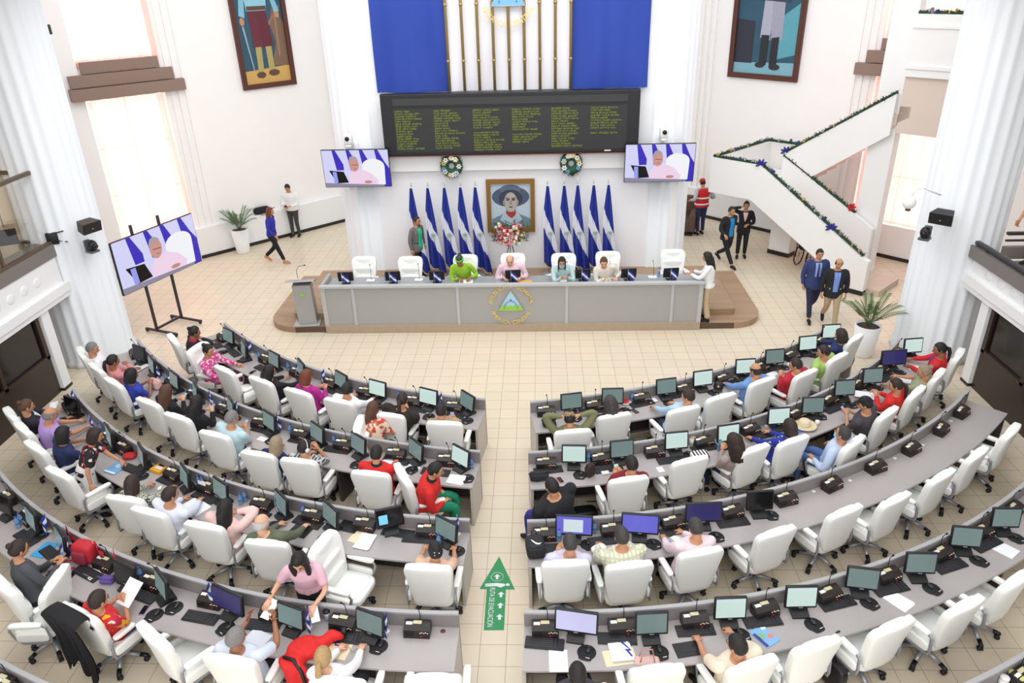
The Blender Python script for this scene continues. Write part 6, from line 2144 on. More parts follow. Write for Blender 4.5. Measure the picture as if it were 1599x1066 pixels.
for i, (x, y, z) in enumerate([(-3.310, 18.950, 2.732), (-2.882, 18.950, 2.724), (-2.455, 18.950, 2.717), (-2.043, 18.950, 2.727), (-1.665, 18.950, 2.737), (0.179, 18.950, 2.705), (0.601, 18.950, 2.731), (0.942, 18.950, 2.725), (1.347, 18.950, 2.718), (1.720, 18.950, 2.711)]):
    lab = 'tall blue and white flag on a pole, %s from left in the %s group' % (pr_words[i % 5], 'left' if i < 5 else 'right')
    t = thing('standing_flag', lab, 'flag', (x, 18.95, 0.30), 0, 'flags behind the presidium')
    link('pole', BF['pole'], t); link('finial', BF['finial'], t); link('base', BF['base'], t); c = link('cloth', BF['cloth'], t); link('fringe', BF['fringe'], c); link('crest', BF['crest'], c)

# ---------------------------------------------------------------- pictures
def picture(label, W0, du, dv, w, hgt, frame_w, frame_m, layers, bg, normal):
    """framed painting: origin at lower left corner; layers = (name, rgb, polygon in 0..1)"""
    t = thing('framed_painting', label, 'painting', W0)
    du, dv, nn = Vector(du), Vector(dv), Vector(normal)
    G = lambda u, v, h: du * (u * w) + dv * (v * hgt) + nn * h
    mb = MB()
    fw, fh = frame_w / w, frame_w / hgt
    for poly in ([(0, 0), (1, 0), (1, fh), (0, fh)], [(0, 1 - fh), (1, 1 - fh), (1, 1), (0, 1)], [(0, fh), (fw, fh), (fw, 1 - fh), (0, 1 - fh)], [(1 - fw, fh), (1, fh), (1, 1 - fh), (1 - fw, 1 - fh)]):
        mb.prism(poly, G, 0.004, 0.09)
    mb.build('frame', frame_m, t)
    mb = MB(); mb.prism([(fw, fh), (1 - fw, fh), (1 - fw, 1 - fh), (fw, 1 - fh)], G, 0.01, 0.03)
    cv = mb.build('canvas', bg, t)
    g2 = lambda u, v, h: G(fw + u * (1 - 2 * fw), fh + v * (1 - 2 * fh), h)
    for k, (nm, c, poly) in enumerate(layers):
        mb = MB(); mb.prism(poly, g2, 0.030, 0.032 + 0.0012 * k)
        mb.build(nm, mat('paint_%s_%d' % (nm, k) + '_%d_%d_%d' % c, c, 0.6, noise=0.12, scale=14), cv)
    return t
def ell(cx, cy, rx, ry, n=24, a0=0, a1=2 * PI):
    return [(cx + rx * math.cos(a0 + (a1 - a0) * k / n), cy + ry * math.sin(a0 + (a1 - a0) * k / n)) for k in range(n)]
GILT = mat('gilt_frame', (150, 108, 52), 0.4, 0.35)
xl, xr = -1.42, -0.155
picture('gilt framed portrait of a man in a grey hat and red scarf', (xl, 19.44, 1.36), (1, 0, 0), (0, 0, 1), xr - xl, 1.42, 0.11, GILT, [
    ('shoulders', (112, 132, 152), [(0.0, 0.0), (1, 0.0), (1, 0.20), (0.74, 0.30), (0.64, 0.38), (0.36, 0.38), (0.26, 0.30), (0.02, 0.20)]),
    ('collar', (176, 192, 208), [(0.22, 0.18), (0.42, 0.06), (0.56, 0.06), (0.78, 0.18), (0.66, 0.40), (0.34, 0.40)]),
    ('hat_brim', (74, 88, 112), ell(0.5, 0.70, 0.47, 0.23)),
    ('hat_crown', (94, 108, 132), ell(0.5, 0.86, 0.26, 0.11)),
    ('brim_shadow_side', (52, 60, 80), ell(0.5, 0.66, 0.30, 0.20)),
    ('neck', (120, 108, 102), [(0.38, 0.30), (0.62, 0.30), (0.62, 0.46), (0.38, 0.46)]),
    ('scarf', (164, 52, 42), [(0.36, 0.36), (0.64, 0.36), (0.60, 0.28), (0.52, 0.22), (0.44, 0.26)]),
    ('face', (176, 168, 162), ell(0.5, 0.58, 0.165, 0.22)),
    ('left_ear', (150, 138, 130), ell(0.33, 0.57, 0.03, 0.06)),
    ('right_ear', (150, 138, 130), ell(0.67, 0.57, 0.03, 0.06)),
    ('left_eye', (44, 40, 44), ell(0.43, 0.635, 0.045, 0.016)),
    ('right_eye', (44, 40, 44), ell(0.57, 0.635, 0.045, 0.016)),
    ('left_brow', (50, 46, 48), [(0.37, 0.668), (0.47, 0.66), (0.47, 0.674), (0.37, 0.684)]),
    ('right_brow', (50, 46, 48), [(0.53, 0.66), (0.63, 0.668), (0.63, 0.684), (0.53, 0.674)]),
    ('nose', (148, 140, 134), [(0.48, 0.62), (0.52, 0.62), (0.545, 0.54), (0.455, 0.54)]),
    ('mouth', (104, 78, 74), ell(0.5, 0.475, 0.05, 0.014)),
], mat('portrait_ground', (184, 200, 210), 0.6), (0, -1, 0))
MAHOG = mat('mahogany_frame', (84, 42, 30), 0.4)
q = math.sqrt(0.5)
picture('tall dark framed painting of a standing man in maroon trousers', (-8.80, 23.1, 4.63), (q, q, 0), (0, 0, 1), 1.73, 3.9, 0.14, MAHOG, [
    ('ground', (206, 164, 92), [(0, 0), (1, 0), (1, 0.125), (0, 0.10)]),
    ('rubble', (124, 96, 76), [(0.62, 0.13), (1, 0.12), (1, 0.45), (0.8, 0.60), (0.7, 0.44), (0.78, 0.3)]),
    ('post', (150, 122, 92), [(0.80, 0.2), (0.84, 0.2), (0.86, 0.62), (0.82, 0.62)]),
    ('branch', (148, 110, 84), [(0.60, 0.40), (0.95, 0.56), (0.95, 0.59), (0.60, 0.43)]),
    ('left_leg', (104, 38, 52), [(0.28, 0.28), (0.47, 0.27), (0.50, 0.56), (0.26, 0.56)]),
    ('right_leg', (96, 34, 48), [(0.50, 0.27), (0.72, 0.28), (0.64, 0.56), (0.42, 0.56)]),
    ('left_boot', (176, 160, 96), [(0.30, 0.08), (0.42, 0.08), (0.44, 0.28), (0.31, 0.28)]),
    ('right_boot', (176, 160, 96), [(0.54, 0.09), (0.66, 0.09), (0.66, 0.28), (0.53, 0.28)]),
    ('left_shoe', (92, 66, 52), ell(0.35, 0.065, 0.10, 0.025)),
    ('right_shoe', (92, 66, 52), ell(0.64, 0.075, 0.12, 0.025)),
    ('blouse', (142, 196, 214), [(0.24, 0.55), (0.66, 0.55), (0.74, 0.82), (0.18, 0.82)]),
    ('left_sleeve', (128, 184, 206), [(0.18, 0.80), (0.26, 0.80), (0.18, 0.50), (0.06, 0.52)]),
    ('right_sleeve', (128, 184, 206), [(0.66, 0.80), (0.76, 0.78), (0.94, 0.54), (0.84, 0.52)]),
    ('left_hand', (190, 138, 100), ell(0.11, 0.475, 0.05, 0.03)),
    ('right_hand', (190, 138, 100), ell(0.88, 0.515, 0.05, 0.025)),
    ('sword', (150, 168, 178), [(0.09, 0.44), (0.13, 0.44), (0.22, 0.10), (0.20, 0.10)]),
    ('belt', (92, 66, 44), [(0.25, 0.555), (0.66, 0.555), (0.66, 0.585), (0.25, 0.585)]),
    ('head', (176, 128, 98), ell(0.46, 0.89, 0.10, 0.06)),
], mat('painting_teal', (44, 84, 104), 0.6, noise=0.2, scale=3), (q, -q, 0))
picture('tall dark framed painting of a standing man in grey trousers and black boots', (5.83, 24.67, 4.52), (q, -q, 0), (0, 0, 1), 2.28, 3.9, 0.15, MAHOG, [
    ('ground', (126, 176, 190), [(0, 0), (1, 0), (1, 0.10), (0, 0.08)]),
    ('side_table', (44, 46, 62), [(0.0, 0.08), (0.30, 0.08), (0.30, 0.40), (0.0, 0.42)]),
    ('light_patch', (90, 160, 176), [(0.70, 0.12), (0.98, 0.16), (0.98, 0.54), (0.72, 0.44)]),
    ('left_leg', (172, 172, 188), [(0.40, 0.28), (0.56, 0.26), (0.58, 0.58), (0.42, 0.58)]),
    ('right_leg', (158, 158, 176), [(0.58, 0.26), (0.76, 0.27), (0.74, 0.58), (0.54, 0.58)]),
    ('left_boot', (34, 36, 44), [(0.42, 0.07), (0.54, 0.07), (0.55, 0.30), (0.42, 0.30)]),
    ('right_boot', (34, 36, 44), [(0.59, 0.06), (0.71, 0.05), (0.71, 0.29), (0.59, 0.28)]),
    ('left_toe', (40, 42, 50), ell(0.44, 0.07, 0.08, 0.022)),
    ('right_toe', (40, 42, 50), ell(0.68, 0.06, 0.09, 0.024)),
    ('jacket', (52, 62, 86), [(0.34, 0.56), (0.82, 0.54), (0.84, 0.84), (0.34, 0.84)]),
    ('sash', (74, 78, 88), [(0.40, 0.56), (0.72, 0.56), (0.72, 0.63), (0.40, 0.63)]),
    ('left_arm', (58, 70, 92), [(0.34, 0.82), (0.42, 0.82), (0.32, 0.58), (0.24, 0.60)]),
    ('left_hand', (188, 140, 112), ell(0.25, 0.58, 0.05, 0.022)),
    ('right_hand', (188, 140, 112), ell(0.76, 0.60, 0.06, 0.025)),
    ('head', (176, 128, 98), ell(0.58, 0.90, 0.09, 0.06)),
], mat('painting_teal_dark', (42, 82, 104), 0.6, noise=0.3, scale=2), (-q, -q, 0))

# ---------------------------------------------------------------- television screens showing the speaker
EM = lambda n, c, e=0.95: glow('screen_' + n, c, e)
def tv(name, label, M4, w, hgt, root=None):
    """screen facing local -Y, origin at its centre"""
    t = root or thing(name, label, 'television')
    if root is None:
        t.matrix_world = M4
    G = lambda u, v, h: Vector(((u - 0.5) * w, h, (v - 0.5) * hgt))
    mb = MB(); mb.bbox((0, 0.03, 0), (w + 0.03, 0.06, hgt + 0.03), 0.008, smooth=False); mb.build('casing', BLACK, t)
    mb = MB(); mb.prism([(0, 0), (1, 0), (1, 1), (0, 1)], G, -0.004, 0.0)
    s = mb.build('screen', EM('lilac', (214, 214, 250)), t)
    def lay(n, m, poly, d):
        b = MB(); b.prism(poly, G, -0.004 - d, -0.004); b.build(n, m, s)
    BLU = EM('blue', (58, 44, 190))
    for x in (0.16, 0.37, 0.57, 0.80):
        lay('flag', BLU, [(x, 1.0), (x + 0.05, 1.0), (x + 0.15, 0.62), (x + 0.15, 0.46), (x + 0.04, 0.46)], 0.0010)
    lay('flag', BLU, [(0.86, 0.0), (1.0, 0.0), (1.0, 0.5), (0.92, 0.72), (0.90, 0.4)], 0.0010)
    lay('chair_back', EM('white', (244, 246, 250)), [(0.58, 0.05), (0.92, 0.05), (0.93, 0.5)] + [(0.76 + 0.17 * math.cos(a), 0.56 + 0.20 * math.sin(a)) for a in [PI * k / 12 for k in range(13)]] + [(0.58, 0.4)], 0.0018)
    lay('shirt', EM('shirt', (242, 214, 236)), [(0.36, 0.06), (0.80, 0.06), (0.82, 0.16), (0.72, 0.36), (0.58, 0.48), (0.48, 0.46), (0.38, 0.34)], 0.0026)
    lay('face', EM('face', (206, 152, 140)), ell(0.47, 0.62, 0.075, 0.20), 0.0034)
    lay('hair', EM('grey', (170, 160, 164)), [(0.40, 0.62), (0.395, 0.72), (0.42, 0.82), (0.47, 0.85), (0.52, 0.80), (0.535, 0.74), (0.44, 0.74)], 0.0040)
    lay('glasses', EM('dark', (70, 50, 60)), [(0.43, 0.605), (0.53, 0.59), (0.53, 0.603), (0.43, 0.618)], 0.0046)
    lay('mouth', EM('mouth', (150, 84, 84)), [(0.465, 0.50), (0.51, 0.495), (0.51, 0.508), (0.465, 0.514)], 0.0046)
    lay('hands', EM('hand', (196, 140, 126)), ell(0.66, 0.13, 0.06, 0.04), 0.0046)
    lay('monitor', EM('black', (16, 14, 22), 0.3), [(0.08, 0.46), (0.30, 0.42), (0.36, 0.12), (0.18, 0.10)], 0.0034)
    lay('table_flag', EM('sky', (150, 160, 240)), [(0.13, 0.42), (0.19, 0.42), (0.20, 0.11), (0.14, 0.11)], 0.0042)
    lay('desk', EM('deskgrey', (176, 170, 196), 0.6), [(0, 0), (0.9, 0), (0.9, 0.05), (0.3, 0.09), (0, 0.12)], 0.0046)
    return t
def look(x, y, z, rz, tilt):
    return Matrix.Translation((x, y, z)) @ Matrix.Rotation(rz, 4, 'Z') @ Matrix.Rotation(tilt, 4, 'X')
for side, (xa, xb) in ((-1, (-5.50, -3.82)), (1, (2.12, 3.83))):
    t = tv('wall_television', 'flat television on the %s fluted column showing a man in pink' % ('left' if side < 0 else 'right'), look((xa + xb) / 2, 18.93, 3.235, 0, 0.06), xb - xa, 0.94)
    b = MB(); b.box((0, 0.27, 0.0), (0.3, 0.44, 0.3)); b.build('wall_bracket', DARK, t)
    c = thing('wall_camera', 'white camera on a bracket above the %s column television' % ('left' if side < 0 else 'right'), 'camera', ((-4.82, 19.1, 3.94) if side < 0 else (3.06, 19.1, 3.95)))
    mb = MB(); mb.bbox((0, 0, 0), (0.2, 0.24, 0.26), 0.05); mb.build('housing', WHITE, c)
    mb = MB(); mb.cyl((0, -0.11, 0.03), (0, -0.16, 0.03), 0.055, seg=14); mb.build('lens', BLACK, c)
    mb = MB(); mb.bbox((0, 0.1, -0.16), (0.14, 0.4, 0.08), 0.02); mb.build('bracket', WHITE, c)
# television on a wheeled stand
d_ = Vector((0.359, 0.933, 0))
st = thing('television_stand', 'black wheeled stand holding the big screen at left', 'stand', (-9.02, 16.55, 0))
rzt = math.atan2(d_.y, d_.x)
st.rotation_euler = (0, 0, rzt)
for x in (-0.48, 0.31):
    mb = MB(); mb.bbox((x, 0.09, 1.38), (0.06, 0.05, 2.66), 0.006); mb.build('upright', DARK, st)
    mb = MB(); mb.bbox((x, -0.05, 0.075), (0.06, 1.0, 0.05), 0.008); leg = mb.build('foot', DARK, st)
    for y in (-0.5, 0.42):
        mb = MB(); mb.cyl((x - 0.02, y, 0.032), (x + 0.02, y, 0.032), 0.032, seg=12); mb.build('caster', BLACK, leg)
mb = MB(); mb.bbox((-0.08, 0.09, 0.12), (0.82, 0.05, 0.05), 0.006); mb.build('cross_bar', DARK, st)
tv('stand_television', 'large television on the wheeled stand showing a man in pink', look(-9.01, 16.60, 1.875, rzt, 0.0) , 2.40, 1.22)

# ---------------------------------------------------------------- flowers, wreaths, plants
t = thing('flower_arrangement', 'large arrangement of red, pink and cream flowers below the portrait', 'flowers', (-0.80, 18.72, 0.30))
mb = MB()
for a in (0.5, 2.6, 4.7):
    mb.tube([(0.05 * math.cos(a), 0.05 * math.sin(a), 0.9), (0.26 * math.cos(a), 0.26 * math.sin(a), 0.0)], 0.012, 6)
mb.build('stand', DARK, t)
rr = random.Random(5)
mb = MB()
for i in range(420):
    a, b = rr.uniform(0, 2 * PI), rr.uniform(-0.4, 1)
    r = 0.40 * rr.uniform(0.5, 1.15)
    c = Vector((r * math.cos(a), r * 0.5 * math.sin(a) - 0.04, 1.18 + 0.36 * b))
    d = Vector((math.cos(a), 0.4 * math.sin(a) - 0.2, rr.uniform(-0.6, 0.5))).normalized()
    s_ = d.cross(Vector((rr.uniform(-1, 1), rr.uniform(-1, 1), 1))).normalized() * 0.022
    mb.add([c - s_, c + d * 0.08 + s_ * 0.3, c + d * 0.17, c + s_], [(0, 1, 2, 3)])
mb.build('foliage', mat('flower_leaf', (58, 92, 48), 0.7), t)
for nm, cc, n in (('red', (186, 30, 44), 40), ('pink', (226, 150, 168), 44), ('cream', (238, 234, 176), 34), ('white', (244, 240, 238), 26)):
    mb = MB()
    for i in range(n):
        a, b = rr.uniform(PI * 0.9, 2.1 * PI), rr.uniform(-0.5, 1)
        w = 0.42 * math.sqrt(max(0.1, 1 - (b - 0.1) ** 2 * 0.7)) * rr.uniform(0.3, 1)
        c = Vector((w * math.cos(a), 0.20 * math.sin(a) * rr.uniform(0.7, 1) - 0.10, 1.18 + 0.36 * b))
        for k in range(5):
            q2 = k * 1.257
            mb.sphere(c + Vector((0.02 * math.cos(q2), -0.01, 0.02 * math.sin(q2))), (0.022, 0.018, 0.022), 0, 6, 4)
    mb.build('blossoms', mat('bloom_' + nm, cc, 0.6), t)
for x, z, l in (((-2.270, 19.200, 3.195)[0], (-2.270, 19.200, 3.195)[2], 'left'), ((0.785, 19.200, 3.206)[0], (0.785, 19.200, 3.206)[2], 'right')):
    t = thing('christmas_wreath', 'round evergreen wreath with gold and blue ornaments, %s of the portrait' % l, 'wreath', (x, 19.2, z))
    rr = random.Random(8 if l == 'left' else 9)
    mb = MB()
    mb.tube([(0.18 * math.cos(a), 0, 0.18 * math.sin(a)) for a in [2 * PI * k / 24 for k in range(25)]], 0.105, 10)
    for i in range(520):
        a = rr.uniform(0, 2 * PI)
        c = Vector((0.19 * math.cos(a), -0.05, 0.19 * math.sin(a)))
        c = Vector((0.20 * math.cos(a), 0, 0.23 * math.sin(a)))
        d = Vector((rr.uniform(-1, 1), rr.uniform(-0.8, 0.2), rr.uniform(-1, 1))).normalized()
        s_ = d.cross(Vector((rr.uniform(-1, 1), rr.uniform(-1, 1), 1))).normalized() * 0.016
        mb.add([c - s_, c + s_, c + d * 0.14], [(0, 1, 2)])
    mb.build('foliage', mat('wreath_green', (36, 78, 58), 0.8), t)
    for nm, m, n, s_ in (('poinsettia_silver', mat('wreath_silver', (226, 224, 220), 0.5), 9, 0.042), ('gold', GCOL[0], 6, 0.04), ('blue', mat('wreath_blue', (120, 170, 200), 0.3, 0.3), 5, 0.035)):
        mb = MB()
        for i in range(n):
            a = rr.uniform(0, 2 * PI)
            c = Vector((0.20 * math.cos(a), -0.10, 0.22 * math.sin(a)))
            for k in range(6):
                q2 = k * 1.047
                mb.sphere(c + Vector((s_ * math.cos(q2), 0, s_ * math.sin(q2))), (s_ * 0.75, 0.014, s_ * 0.5), 0, 6, 4, Ry(-q2))
        mb.build('ornaments', m, t)
def palm(loc, label, hgt, pot_h, pot_r, seed, n=13):
    t = thing('potted_palm', label, 'plant', loc)
    mb = MB(); mb.lathe([(pot_r * 0.68, 0), (pot_r * 0.72, 0.03), (pot_r, pot_h), (pot_r * 0.9, pot_h), (pot_r * 0.86, pot_h - 0.06)], 20); mb.build('pot', WHITE, t)
    mb = MB(); mb.lathe([(pot_r * 0.88, 0), (pot_r * 0.3, 0.012)], 16, 0, (0, 0, pot_h - 0.05)); mb.build('soil', mat('soil', (70, 56, 44), 0.9), t)
    rr = random.Random(seed)
    mb = MB()
    for i in range(n):
        a = 2 * PI * i / n + rr.uniform(-0.25, 0.25)
        L = hgt * rr.uniform(0.75, 1.1)
        sp = rr.uniform(0.25, 0.75)
        pts = []
        for k in range(10):
            s = k / 9
            pts.append(Vector((math.cos(a) * L * sp * s ** 1.1, math.sin(a) * L * sp * s ** 1.1, pot_h - 0.04 + L * (0.95 - 0.35 * sp) * (s - 0.48 * sp * 1.4 * s * s))))
        mb.tube(pts, [0.009 - 0.0006 * k for k in range(10)], 5)
        for k in range(3, 10):
            for sg in (-1, 1):
                for f_ in (0, 0.5):
                    if k + f_ > 9:
                        continue
                    c = pts[k] if f_ == 0 else pts[k].lerp(pts[min(9, k + 1)], 0.5)
                    tg = (pts[min(9, k + 1)] - pts[k - 1]).normalized()
                    sd = tg.cross(Vector((0, 0, 1))).normalized() * sg
                    e = c + (sd * 0.8 + tg * 0.7 + Vector((0, 0, -0.25))) * 0.17 * hgt
                    mb.add([c - tg * 0.008, c.lerp(e, 0.45) + tg * 0.018, e, c.lerp(e, 0.45) - tg * 0.016], [(0, 1, 2, 3)])
    mb.build('fronds', mat('palm_green_%d' % seed, (104, 128, 92) if seed == 1 else (84, 112, 62), 0.6), t)
    return t
palm((-9.22, 21.9, 0), 'potted palm in a white conical pot against the left wall', 0.95, 0.76, 0.27, 1, 15)
palm((6.93, 14.72, 0), 'potted palm in a white round pot beside the right fluted column', 0.95, 0.72, 0.27, 2, 13)

# ---------------------------------------------------------------- odds and ends in the hall
t = thing('duffel_bag', 'black duffel bag lying on the ledge of the left wall', 'bag', (-8.82, 22.92, 0.925), 0.75)
mb = MB(); mb.cushion((0, 0, 0.11), (0.52, 0.14, 0.22), 0.5, 7); mb.build('body', mat('bag_black', (28, 27, 30), 0.8), t)
mb = MB(); mb.tube([(-0.2, -0.08, 0.15), (-0.05, -0.1, -0.02), (0.15, -0.1, -0.02), (0.24, -0.07, 0.12), (0.42, -0.06, 0.12)], 0.012, 6); mb.build('strap', BLACK, t)
t = thing('armchair', 'brown upholstered armchair half hidden behind the right column', 'armchair', (4.42, 23.35, 0), -0.3)
BRU = mat('brown_upholstery', (96, 76, 64), 0.85)
mb = MB(); mb.cushion((0, 0, 0.28), (0.85, 0.8, 0.42), 0.3, 7); mb.build('seat', BRU, t)
mb = MB(); mb.cushion((0, 0.36, 0.62), (0.9, 0.24, 0.95), 0.3, 7); mb.build('backrest', BRU, t)
for s in (-1, 1):
    mb = MB(); mb.cushion((s * 0.42, -0.02, 0.4), (0.2, 0.8, 0.62), 0.3, 7); mb.build('armrest', BRU, t)
mb = MB(); mb.box((0, 0, 0.04), (0.9, 0.8, 0.08)); mb.build('base', BLACK, t)
t = thing('wheelchair', 'dark folded wheelchair parked under the staircase', 'wheelchair', (7.35, 20.15, 0), 0.8)
for s in (-1, 1):
    mb = MB(); mb.tube([(0.28 * math.cos(a), s * 0.17, 0.28 + 0.28 * math.sin(a)) for a in [2 * PI * k / 20 for k in range(21)]], 0.018, 6)
    for k in range(4):
        a = PI * k / 4
        mb.cyl((0.27 * math.cos(a), s * 0.17, 0.28 + 0.27 * math.sin(a)), (-0.27 * math.cos(a), s * 0.17, 0.28 - 0.27 * math.sin(a)), 0.004, seg=5)
    mb.build('wheel', BLACK, t)
mb = MB(); mb.cushion((0.08, 0, 0.5), (0.42, 0.3, 0.09), 0.5, 6); mb.cushion((-0.16, 0, 0.72), (0.08, 0.3, 0.42), 0.5, 6); mb.build('seat', mat('navy_cover', (30, 32, 52), 0.8), t)
mb = MB(); mb.tube([(-0.2, 0.17, 0.28), (-0.2, 0.17, 0.95), (-0.32, 0.17, 0.95)], 0.012, 6); mb.tube([(-0.2, -0.17, 0.28), (-0.2, -0.17, 0.95), (-0.32, -0.17, 0.95)], 0.012, 6); mb.tube([(0.3, 0.1, 0.5), (0.42, 0.1, 0.12), (0.42, -0.1, 0.12), (0.3, -0.1, 0.5)], 0.012, 6); mb.build('frame', DARK, t)
# loudspeakers and dome cameras on the big columns
def speaker(loc, rz, label, top):
    t = thing('loudspeaker', label, 'loudspeaker', loc, rz)
    t.scale = (0.84, 0.84, 0.84)
    mb = MB(); mb.prism([(-0.25, -0.14), (0.25, -0.14), (0.18, 0.16), (-0.18, 0.16)], lambda u, v, h: Vector((u, v, h)), -0.13, 0.13); mb.build('cabinet', mat('speaker_' + label.split()[-3], top, 0.5), t)
    mb = MB(); mb.box((0, -0.145, 0), (0.47, 0.012, 0.235)); mb.build('grille', BLACK, t)
    mb = MB(); mb.box((0.0, -0.153, -0.02), (0.02, 0.006, 0.02)); mb.build('emblem', PLATEW, t)
    mb = MB(); mb.cyl((0, 0.1, 0), (0, 0.34, 0), 0.025); mb.build('bracket', DARK, t)
    t.rotation_euler = (0.18, 0, rz)
speaker((-9.232, 14.550, 3.191), 1.15, 'black loudspeaker with a tan top on the left big column', (58, 52, 46))
speaker((7.669, 14.200, 3.220), -0.75, 'black loudspeaker bracketed on the right big column', (36, 36, 38))
def dome(loc, rz, label):
    t = thing('dome_camera', label, 'camera', loc, rz)
    mb = MB(); mb.bbox((0, 0.04, -0.13), (0.2, 0.22, 0.05), 0.015); mb.bbox((0, 0.16, -0.02), (0.14, 0.06, 0.24), 0.02); mb.build('mount', mat('camera_grey', (90, 90, 94), 0.4), t)
    mb = MB(); mb.sphere((0, 0, 0.0), (0.10, 0.10, 0.12)); mb.build('head', BLACK, t)
    mb = MB(); mb.cyl((0, -0.07, 0.0), (0, -0.125, -0.01), 0.05, seg=12); mb.build('lens', mat('lens_black', (12, 12, 16), 0.1), t)
    mb = MB(); mb.cyl((0, 0.16, -0.02), (0, 0.34, -0.02), 0.03); mb.build('arm', WHITE, t)
dome((-9.311, 14.620, 2.756), 1.1, 'black swivelling camera below the left column loudspeaker')
dome((7.452, 14.280, 2.892), -0.7, 'black swivelling camera below the right column loudspeaker')
def clamp(loc, rz, label):
    t = thing('clamp_lamp', label, 'lamp', loc, rz)
    mb = MB(); mb.bbox((0, 0, 0), (0.22, 0.2, 0.26), 0.03); mb.build('lamp_body', BLACK, t)
    mb = MB(); mb.tube([(0.05, -0.05, 0.1), (0.24, -0.1, 0.14)], 0.012, 6); mb.tube([(0.05, -0.05, -0.05), (0.26, -0.08, -0.1)], 0.012, 6); mb.build('barn_doors', BLACK, t)
clamp((-10.0, 14.48, 2.98), 0.4, 'small black clamp lamp on the left balcony corner')
clamp((8.30, 14.42, 2.82), 2.6, 'small black clamp lamp on the right balcony corner')
t = thing('spotlight', 'black theatre spotlight hanging behind the left balcony glass', 'lamp', (-10.38, 13.72, 3.28), 0.5)
mb = MB(); mb.prism([(-0.2, -0.15), (0.2, -0.15), (0.14, 0.17), (-0.14, 0.17)], lambda u, v, h: Vector((u, v, h)), -0.15, 0.15); mb.build('lamp_body', BLACK, t)
mb = MB(); mb.bbox((0, 0, 0.17), (0.36, 0.3, 0.03), 0.01); mb.tube([(0, 0, 0.18), (0, 0, 0.45)], 0.014, 6); mb.build('yoke', mat('tan_metal', (150, 130, 104), 0.5), t)
t = tv('balcony_television', 'television with a lilac picture inside the left balcony', look(-10.60, 12.95, 4.02, PI / 2, 0.1), 1.5, 0.62)
t = thing('globe_lamp', 'white globe lamp on a curved arm from the right big column', 'lamp', (7.009, 14.250, 3.505))
mb = MB(); mb.sphere((0, 0, 0), 0.125, 0, 16, 12); mb.build('globe', mat('opal_glass', (246, 246, 244), 0.3), t)
mb = MB(); mb.lathe([(0.05, 0), (0.05, 0.05)], 12, 0, (0, 0, -0.16)); mb.build('cap', mat('cap_dark', (80, 80, 76), 0.4), t)
mb = MB(); mb.tube([(0.02, 0, 0.12), (0.06, 0.0, 0.24), (0.2, 0.01, 0.28), (0.38, 0.03, 0.2), (0.62, 0.12, 0.1)], 0.016, 8); mb.build('arm', WHITE, t)
t = thing('wall_sensor', 'small black device high on the left wall edge', 'sensor', (-10.539, 17.200, 6.758))
mb = MB(); mb.bbox((0, 0, 0), (0.05, 0.1, 0.2), 0.015); mb.build('housing', BLACK, t)
mb = MB(); mb.tube([(0, 0, 0), (-0.3, 0.15, 0)], 0.012, 6); mb.build('bracket', BLACK, t)

# evacuation arrow on the floor
t = thing('floor_arrow', 'green evacuation arrow sticker on the aisle floor', 'floor sign', (-0.698, 7.685, 0.000))
AO = Vector((-0.698, 7.685, 0.000))
AP = [Vector(p) - AO for p in ((-0.651, 8.454, 0.002), (-0.403, 7.803, 0.002), (-0.527, 7.803, 0.002), (-0.524, 7.089, 0.002), (-0.787, 7.086, 0.002), (-0.794, 7.807, 0.002), (-0.892, 7.813, 0.002))]
mb = MB()
mb.add([Vector((p.x, p.y, 0.001)) for p in AP] + [Vector((p.x, p.y, 0.003)) for p in AP], [tuple(range(7)), tuple(range(13, 6, -1))] + [(i, (i + 1) % 7, (i + 1) % 7 + 7, i + 7) for i in range(7)])
mb.build('arrow_sheet', mat('evacuation_green', (38, 142, 84), 0.45), t)
SW = mat('sign_white', (226, 232, 232), 0.5)
up = (AP[0] - (AP[3] + AP[4]) / 2).normalized()
rt = Vector((up.y, -up.x, 0))
O2 = (AP[2] + AP[5]) / 2
G = lambda u, v, h: O2 + rt * u + up * v + Vector((0, 0, h))
mb = MB()
M = Matrix.Identity(4)
bx, by = -up, -rt      # lettering reads down the shaft, tops towards the right side
tx = Matrix(((-up.x, rt.x, 0, 0), (-up.y, rt.y, 0, 0), (0, 0, 1, 0), (0, 0, 0, 1)))
org = G(-0.055, -0.32, 0.0035)
add_text(mb, 'RUTA DE EVACUACI\u00d3N', 0.105, Matrix.Translation(org) @ tx, 0, 0.0004, 0.62)
mb.build('lettering', SW, t)
def small_arrow(u, v, s):
    b = MB()
    b.prism([(-0.35, -0.9), (0.35, -0.9), (0.35, 0.1), (0.9, 0.1), (0, 1.0), (-0.9, 0.1), (-0.35, 0.1)], lambda a, c, h: G(u + a * s, v + c * s, h), 0.0032, 0.0045)
    return b.build('arrow_symbol', SW, t)
for v in (-0.10, -0.30, -0.50):
    small_arrow(0.07, v, 0.052)
small_arrow(-0.0, 0.235, 0.052)
mb = MB(); mb.tube([G(0.085 * math.cos(a), 0.235 + 0.085 * math.sin(a), 0.004) for a in [2 * PI * k / 28 for k in range(29)]], 0.004, 4); mb.build('ring_symbol', SW, t)
mb = MB()
for poly in ([(-0.16, 0.075), (-0.16, 0.10), (0.0, 0.115), (0.10, 0.105), (0.12, 0.085), (0.12, 0.065), (0.06, 0.03), (-0.0, 0.055), (-0.16, 0.045), (-0.16, 0.065), (-0.01, 0.085)], ell(0.155, 0.085, 0.028, 0.026, 14)):
    mb.prism(poly, lambda a, c, h: G(a, c, h), 0.0032, 0.0045)
mb.build('walking_figure', SW, t)

